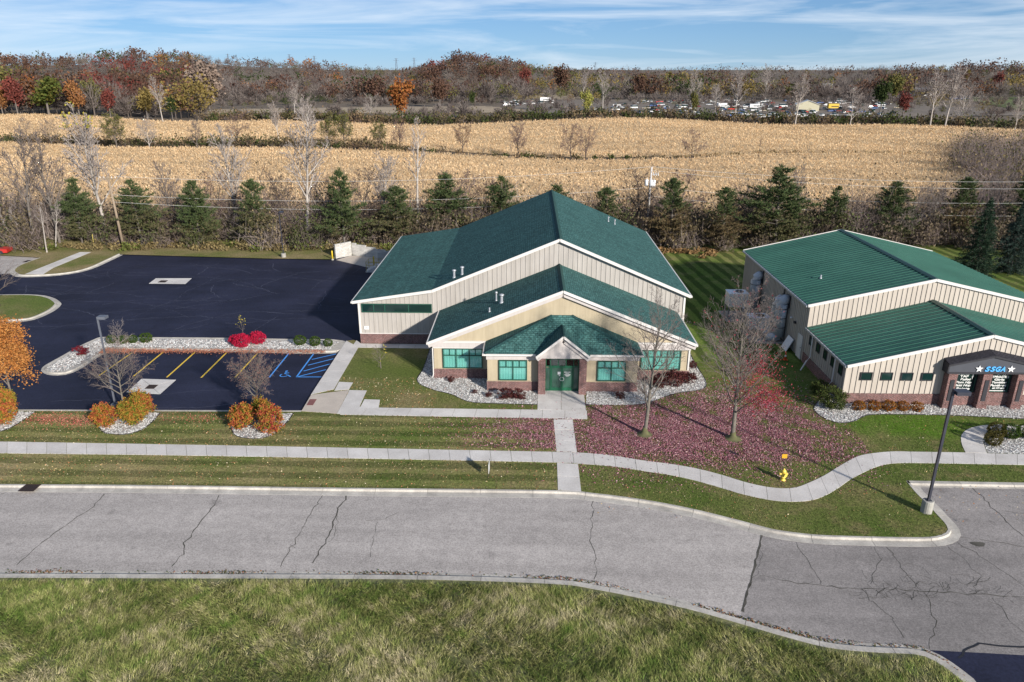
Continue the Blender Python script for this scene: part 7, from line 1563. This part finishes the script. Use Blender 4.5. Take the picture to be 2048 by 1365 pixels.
# ---- trees one can tell apart in front of the woods
def crown_tree(seed, mat, cols=None, n=1500, size=0.85, rx=4.6, rz=5.2):
    r_ = np.random.default_rng(seed); c = r_.normal(0, 1, (22, 3)); c /= np.linalg.norm(c, axis=1)[:, None]; c *= np.array([rx, rx, rz]) * r_.uniform(0.35, 0.85, (22, 1)); P = c[r_.integers(22, size=n)] + r_.normal(0, 1, (n, 3)) * np.array([rx, rx, rz]) * 0.20; P[:, 2] += 9.5 - (9.5 - rz) * 0.1; P = P[P[:, 2] > 1.2]
    V, F = cards(P, size, r_, 0.8); seg = [(np.zeros(3), np.array([0, 0, 5.0]), 0.38, 0.26), (np.array([0, 0, 5.0]), np.array([0.2, 0, 11.0]), 0.26, 0.08)]
    for k in range(9): e = c[k] * 0.8 + np.array([0, 0, 9.3]); seg.append((np.array([0, 0, r_.uniform(3, 7)]), e, 0.14, 0.04))
    Vt, Ft = tubes(seg, 6); return {'trunk': np_mesh('big_trunk', Vt, [Ft], bark_grey), 'crown': np_mesh('big_crown', V, [F], mat)}
fl = {k: leafy('far_leaf_' + k, [tuple(x * f for x in c) for c in SPEC[k] for f in (0.75, 1.25)], 0.15) for k in SPEC}
fl['willow'] = leafy('far_leaf_willow', [(0.30, 0.29, 0.07), (0.24, 0.25, 0.06), (0.38, 0.34, 0.10)], 0.2); fl['tan'] = leafy('far_leaf_tan', [(0.25, 0.19, 0.15), (0.19, 0.14, 0.115), (0.30, 0.235, 0.19)], 0.15); fl['oakgreen'] = leafy('far_leaf_oakgreen', [(0.05, 0.075, 0.016), (0.075, 0.095, 0.02), (0.12, 0.11, 0.025), (0.035, 0.055, 0.014)], 0.15)
fl['rust'] = leafy('far_leaf_rust', [(0.28, 0.10, 0.028), (0.21, 0.07, 0.025), (0.33, 0.15, 0.04)], 0.2)
ct = [crown_tree(600 + k, grow_col) for k in range(3)]
FAR = [(100, 238, 140, 'oakgreen', 1.25, 'big green oak at the edge of the western wood'), (38, 238, 150, 'red', 0.85, 'dark red tree left of the big green oak'), (8, 238, 160, 'orange', 0.8, 'orange tree at the far left of the wood edge'), (160, 236, 148, 'orange', 0.85, 'orange brown tree right of the big green oak'), (222, 236, 175, 'red', 0.8, 'wine red tree at the wood edge'), (68, 232, 146, 'rust', 0.7, 'copper tree behind the big green oak'), (295, 236, 165, 'gold', 0.8, 'gold tinted tree at the wood edge right of the wine red one'), (420, 225, 117, 'tan', 1.15, 'tall pale tan tree standing above the western wood'), (190, 232, 152, 'olive', 0.8, 'olive tree behind the orange brown one'), (15, 225, 122, 'olive', 1.0, 'green-gold tree crown at the upper left'), (345, 236, 190, 'green', 0.7, 'small dark green tree at the wood edge'),
       (805, 240, 150, 'rust', 0.9, 'rust orange oak beside the western clearing'), (880, 215, 148, 'oak', 0.9, 'russet oak right of the rust orange one'), (945, 218, 182, 'green', 0.6, 'dark evergreen clump by the clearing'), (1172, 236, 178, 'willow', 0.85, 'yellow-green weeping willow in the junkyard'), (1275, 200, 140, 'oak', 0.9, 'tall russet oak in front of the eastern wood'), (1120, 195, 128, 'oak', 0.9, 'russet oak group left of the tall one'), (1050, 192, 132, 'red', 0.7, 'deep red crown above the far clearing'), (1805, 232, 176, 'red', 0.75, 'dark red tree at the east end of the junkyard'), (1760, 226, 158, 'green', 0.9, 'dark green pine clump above the junkyard'), (1785, 205, 142, 'olive', 0.9, 'light green tree behind the dark pine clump'), (1568, 180, 152, 'orange', 0.5, 'small bright orange tree in the eastern wood'), (1385, 238, 180, 'olive', 0.6, 'olive shrub tree in front of the junk cars'), (1990, 195, 140, 'red', 0.6, 'rusty crown at the eastern end of the wood'), (1340, 175, 140, 'gold', 0.7, 'gold crown in the eastern wood'), (1930, 180, 138, 'gold', 0.6, 'yellow crown on the eastern rise')]
for i, (bx, by, ty, k, wf, lab) in enumerate(FAR):
    x, y = gp(bx, by); z = float(terrain_z(x, y)); h = max(level(bx, ty, y)[1] - z, 5.0); s = h / 15.2; o = plant('woodland_tree', lab, 'tree', (x, y, z), ct[i % 3], s, i * 0.9, None, {'crown': fl[k]}); o.scale = (s * wf, s * wf, s)
FBARE = [(325, 240, 165, pop[1][0], 'white-limbed bare tree against the western wood'), (1890, 252, 145, pop[0][0], 'large pale bare tree leaning over the eastern hedge'), (1860, 252, 150, pop[2][0], 'pale bare tree left of the large one by the eastern hedge'), (1920, 248, 160, rnd[0][0], 'low spreading bare tree right of the large pale one'), (1590, 250, 160, pop[1][0], 'pale bare tree in front of the cream barn'), (1700, 250, 165, rnd[1][0], 'spreading bare tree in front of the yellow truck'), (1470, 235, 150, pop[0][0], 'pale bare tree above the white vans'), (1530, 200, 138, pop[2][0], 'white bare tree behind the junkyard'), (1385, 230, 150, pop[2][0], 'bare tree above the olive shrub'), (1205, 222, 150, pop[1][0], 'grey bare tree right of the willow'), (1165, 205, 150, pop[0][0], 'grey bare tree behind the willow'), (950, 215, 140, pop[1][0], 'white bare tree above the dark evergreen clump'), (1985, 252, 185, rnd[1][0], 'dark bare tree by the eastern hedge'), (2030, 258, 200, pop[2][0], 'white bare tree at the far right'), (1430, 225, 160, rnd[2][0], 'round bare tree among the junk cars'), (740, 240, 180, rnd[1][0], 'bare tree in front of the pale clearing'), (590, 236, 175, pop[0][0], 'slender pale tree west of the pale clearing')]
for i, (bx, by, ty, parts, lab) in enumerate(FBARE):
    x, y = gp(bx, by); z = float(terrain_z(x, y)); plant('woodland_tree', lab, 'tree', (x, y, z), parts, max(level(bx, ty, y)[1] - z, 5.0) / 10.2, i * 2.1, None, PALE if 'dark' not in lab else BRN)

# ---- the junkyard
def car_mesh(seed, col, kind):
    mb = MB(); L, Wd, H1, H2 = dict(car=(4.4, 1.75, 0.85, 1.42), van=(5.2, 2.0, 1.1, 2.1), truck=(5.4, 1.95, 1.0, 1.75))[kind]
    mb.extr([(-L / 2, -Wd / 2, 0.3), (L / 2, -Wd / 2, 0.3), (L / 2, -Wd / 2, H1 * 0.92), (L * 0.25, -Wd / 2, H1), (-L * 0.4, -Wd / 2, H1), (-L / 2, -Wd / 2, H1 * 0.95)], (0, Wd, 0))
    a, b, c, d = dict(car=(-0.36, -0.24, 0.10, 0.24), van=(-0.48, -0.47, 0.22, 0.34), truck=(-0.02, 0.02, 0.20, 0.30))[kind]
    cab = MB().extr([(L * a, -Wd * 0.46, H1), (L * d, -Wd * 0.46, H1), (L * c, -Wd * 0.40, H2 - 0.06), (L * b, -Wd * 0.40, H2 - 0.06)], (0, Wd * 0.9, 0)); top = MB().box(L * b, L * c, -Wd * 0.41, Wd * 0.41, H2 - 0.055, H2)
    wh = MB()
    for x in (-L * 0.31, L * 0.31):
        for y in (-Wd / 2 - 0.01, Wd / 2 - 0.17): wh.tube([(x, y, 0.32), (x, y + 0.18, 0.32)], 0.32, 10)
    me = bpy.data.meshes.new('car'); V = mb.v + top.v + cab.v + wh.v; n1, n2, n3 = len(mb.v), len(mb.v) + len(top.v), len(mb.v) + len(top.v) + len(cab.v)
    F = mb.f + [tuple(i + n1 for i in f) for f in top.f] + [tuple(i + n2 for i in f) for f in cab.f] + [tuple(i + n3 for i in f) for f in wh.f]; me.from_pydata(V, [], F)
    for m in (col, glass_dark, dark_metal): me.materials.append(m)
    k1, k2 = len(mb.f) + len(top.f), len(mb.f) + len(top.f) + len(cab.f)
    for i, p in enumerate(me.polygons): p.material_index = 0 if i < k1 else (1 if i < k2 else 2)
    me.update(); return me
paints = [plain('car_white', (0.78, 0.78, 0.79), rough=0.35), plain('car_silver', (0.46, 0.47, 0.49), rough=0.35), plain('car_black', (0.03, 0.03, 0.035), rough=0.3), plain('car_red', (0.45, 0.03, 0.025), rough=0.35), plain('car_blue', (0.06, 0.12, 0.32), rough=0.35), plain('car_maroon', (0.16, 0.03, 0.03), rough=0.4), plain('car_tan', (0.40, 0.34, 0.26), rough=0.4), plain('car_grey', (0.20, 0.21, 0.22), rough=0.35)]
pn = ['white', 'silver', 'black', 'red', 'blue', 'maroon', 'tan', 'grey']; CAR = {(k, c): car_mesh(c, paints[c], k) for k in ('car', 'van', 'truck') for c in range(8)}
r = np.random.default_rng(700); taken = []
for i in range(240):
    for _ in range(30):
        px = r.uniform(1225, 1700) if r.random() < 0.72 else (r.uniform(1690, 1800) if r.random() < 0.5 else (r.uniform(1138, 1230) if r.random() < 0.4 else r.uniform(1000, 1105))); py = r.uniform(203, 238) if px > 1130 else r.uniform(203, 213); x, y = gp(px, py)
        if all(abs(x - a) + abs(y - b) * 0.5 > 4.2 for a, b in taken): break
    taken.append((x, y)); k = str(r.choice(['car', 'car', 'car', 'van', 'truck'])); c = int(r.choice([0, 0, 0, 0, 0, 1, 1, 1, 2, 3, 4, 5, 6, 7])); o = bpy.data.objects.new('junk_' + k, CAR[(k, c)]); C.objects.link(o); o.location = (x, y, float(terrain_z(x, y)) + 0.27); o.rotation_euler = (r.normal(0, 0.02), r.normal(0, 0.03), r.choice([0.1, 1.5, 3.2, 0.6]) + r.normal(0, 0.2))
    zone = next(t for lim, t in ((1110, 'parked near the white camper'), (1235, 'in the brush by the yellow-green willow'), (1420, 'in the middle rows of the far junkyard'), (1560, 'around the white box trucks'), (9999, 'around the cream barn')) if px < lim)
    tag(o, '%s scrapped %s %s' % (pn[c], {'car': 'car', 'van': 'van', 'truck': 'pickup truck'}[k], zone), {'car': 'car', 'van': 'van', 'truck': 'pickup truck'}[k], '%s junkyard %ss %s' % (pn[c], k, zone))
def shed(name, label, cat, px, py, L, Wd, h, rise, wall, roof, rz, windows=3):
    x, y = gp(px, py); z = float(terrain_z(x, y)) + 0.2; t = thing(name, label, cat, (x, y, z), rz=rz); ORG[t.name] = Vector((0, 0, 0))
    w_ = build(MB().extr([(-L / 2, -Wd / 2, 0), (-L / 2, Wd / 2, 0), (-L / 2, Wd / 2, h), (-L / 2, 0, h + rise), (-L / 2, -Wd / 2, h)], (L, 0, 0)), 'wall', wall, t)
    for s in (-1, 1): build(MB().extr([(-L / 2 - 0.4, s * (Wd / 2 + 0.4), h - 0.1), (-L / 2 - 0.4, 0, h + rise + 0.08), (-L / 2 - 0.4, 0, h + rise + 0.28), (-L / 2 - 0.4, s * (Wd / 2 + 0.4), h + 0.1)], (L + 0.8, 0, 0)), 'roof_slope', roof, t)
    for k in range(windows): build(MB().box(-L * 0.35 + k * L * 0.7 / max(1, windows - 1) - 0.5, -L * 0.35 + k * L * 0.7 / max(1, windows - 1) + 0.5, -Wd / 2 - 0.05, -Wd / 2 - 0.01, 1.0, 2.0), 'window', glass_dark, w_)
cream = plain('barn_cream', (0.55, 0.52, 0.38), rough=0.8); roof_w = plain('roof_white', (0.62, 0.63, 0.62), rough=0.5); roof_g = plain('roof_grey', (0.26, 0.28, 0.31), rough=0.6); white_wall = plain('wall_white', (0.68, 0.69, 0.70), rough=0.6)
shed('barn', 'cream barn with a pale gabled roof at the junkyard', 'barn', 1613, 222, 11, 13, 3.6, 2.3, cream, roof_w, R(75), 2); shed('farmhouse', 'white house with grey roof beyond the dark red tree', 'house', 1840, 193, 16, 10, 3.4, 3.2, white_wall, roof_g, R(15)); shed('trailer_home', 'long white and blue trailer home in the far green field', 'trailer', 1915, 199, 17, 5, 2.6, 0.6, plain('trailer_blue', (0.16, 0.24, 0.46), rough=0.5), roof_w, R(4)); shed('farmhouse', 'small far house roof above the barn', 'house', 1650, 182, 14, 9, 3.2, 2.6, white_wall, roof_w, R(10))
def boxtruck(name, label, cat, px, py, L, h, col, rz):
    x, y = gp(px, py); z = float(terrain_z(x, y)) + 0.25; t = thing(name, label, cat, (x, y, z), rz=rz); ORG[t.name] = Vector((0, 0, 0))
    build(MB().box(-L / 2, L / 2 - 1.8, -1.2, 1.2, 0.8, h), 'box_body', col, t); cb = build(MB().extr([(L / 2 - 1.7, -1.1, 0.5), (L / 2, -1.1, 0.5), (L / 2, -1.1, 1.4), (L / 2 - 0.6, -1.1, 2.2), (L / 2 - 1.7, -1.1, 2.2)], (0, 2.2, 0)), 'cab', paints[0], t); build(MB().box(L / 2 - 1.4, L / 2 - 0.7, -1.13, -1.105, 1.4, 2.0), 'cab_window', glass_dark, cb)
    build(MB().box(-L * 0.3, L * 0.25, -1.225, -1.205, 1.6, 2.1), 'side_stripe', glass_dark, t)
    for xx in (-L * 0.3, L * 0.36):
        for yy in (-1.2, 0.95): build(MB().tube([(xx, yy, 0.42), (xx, yy + 0.25, 0.42)], 0.42, 10), 'wheel', dark_metal, t)
boxtruck('camper', 'white camper parked at the edge of the far clearing', 'camper', 1094, 205, 10.5, 3.3, paints[0], R(2)); boxtruck('box_truck', 'yellow box truck beside the cream barn', 'truck', 1668, 220, 8.5, 3.4, plain('truck_yellow', (0.58, 0.38, 0.03), rough=0.5), R(5)); boxtruck('box_truck', 'tall white box truck above the white vans', 'truck', 1446, 219, 7.5, 3.5, paints[0], R(10)); boxtruck('box_truck', 'long white box truck east of the white vans', 'truck', 1515, 219, 10, 3.0, paints[0], R(-4))
x, y = gp(-14, 507); rc = bpy.data.objects.new('parked_car', CAR[('car', 3)]); C.objects.link(rc); rc.location = (x, y, -0.12); rc.rotation_euler = (0, 0, 0.2); tag(rc, 'red car on the service drive cut by the left frame edge', 'car')

# ---- transmission towers on the skyline
def tower(px, ty, Y, label):
    x, zt = level(px, ty, Y); z0 = float(terrain_z(x, Y)); H = zt - z0; t = thing('transmission_tower', label, 'pylon', (x, Y, z0), 'pylons along the skyline'); b = 4.0; mb = MB()
    def leg(u): return b * (1 - u) + 0.6 * u
    for sx_ in (-1, 1):
        for sy_ in (-1, 1): mb.beam((x + sx_ * b, Y + sy_ * b, z0), (x + sx_ * 0.6, Y + sy_ * 0.6, zt), 0.4, 0.4)
    build(mb, 'legs', steel_post, t); br = MB(); k = 7
    for i in range(k):
        u0, u1 = i / k, (i + 1) / k; z_0, z_1 = z0 + H * u0, z0 + H * u1
        for s in (-1, 1): br.beam((x - s * leg(u0), Y - leg(u0), z_0), (x + s * leg(u1), Y - leg(u1), z_1), 0.25, 0.25)
    build(br, 'bracing', steel_post, t)
    for f, w in ((0.97, 6.0), (0.86, 7.5)): build(MB().beam((x - w, Y, z0 + H * f), (x + w, Y, z0 + H * f), 0.4, 0.5), 'cross_arm', steel_post, t)
for px, ty, Y, lab in ((213, 104, 1900, 'pylon standing highest over the western hill'), (455, 108, 2300, 'pylon tip above the tan tree'), (578, 109, 2300, 'slim pylon left of the gap in the western skyline'), (628, 112, 2200, 'pylon in the gap of the western skyline'), (792, 117, 2300, 'left one of the two pylons before the central rise'), (828, 116, 2300, 'right one of the two pylons before the central rise'), (1013, 122, 2400, 'pylon right of the central rise'), (1191, 125, 2500, 'pylon above the eastern wood')): tower(px, ty, Y, lab)
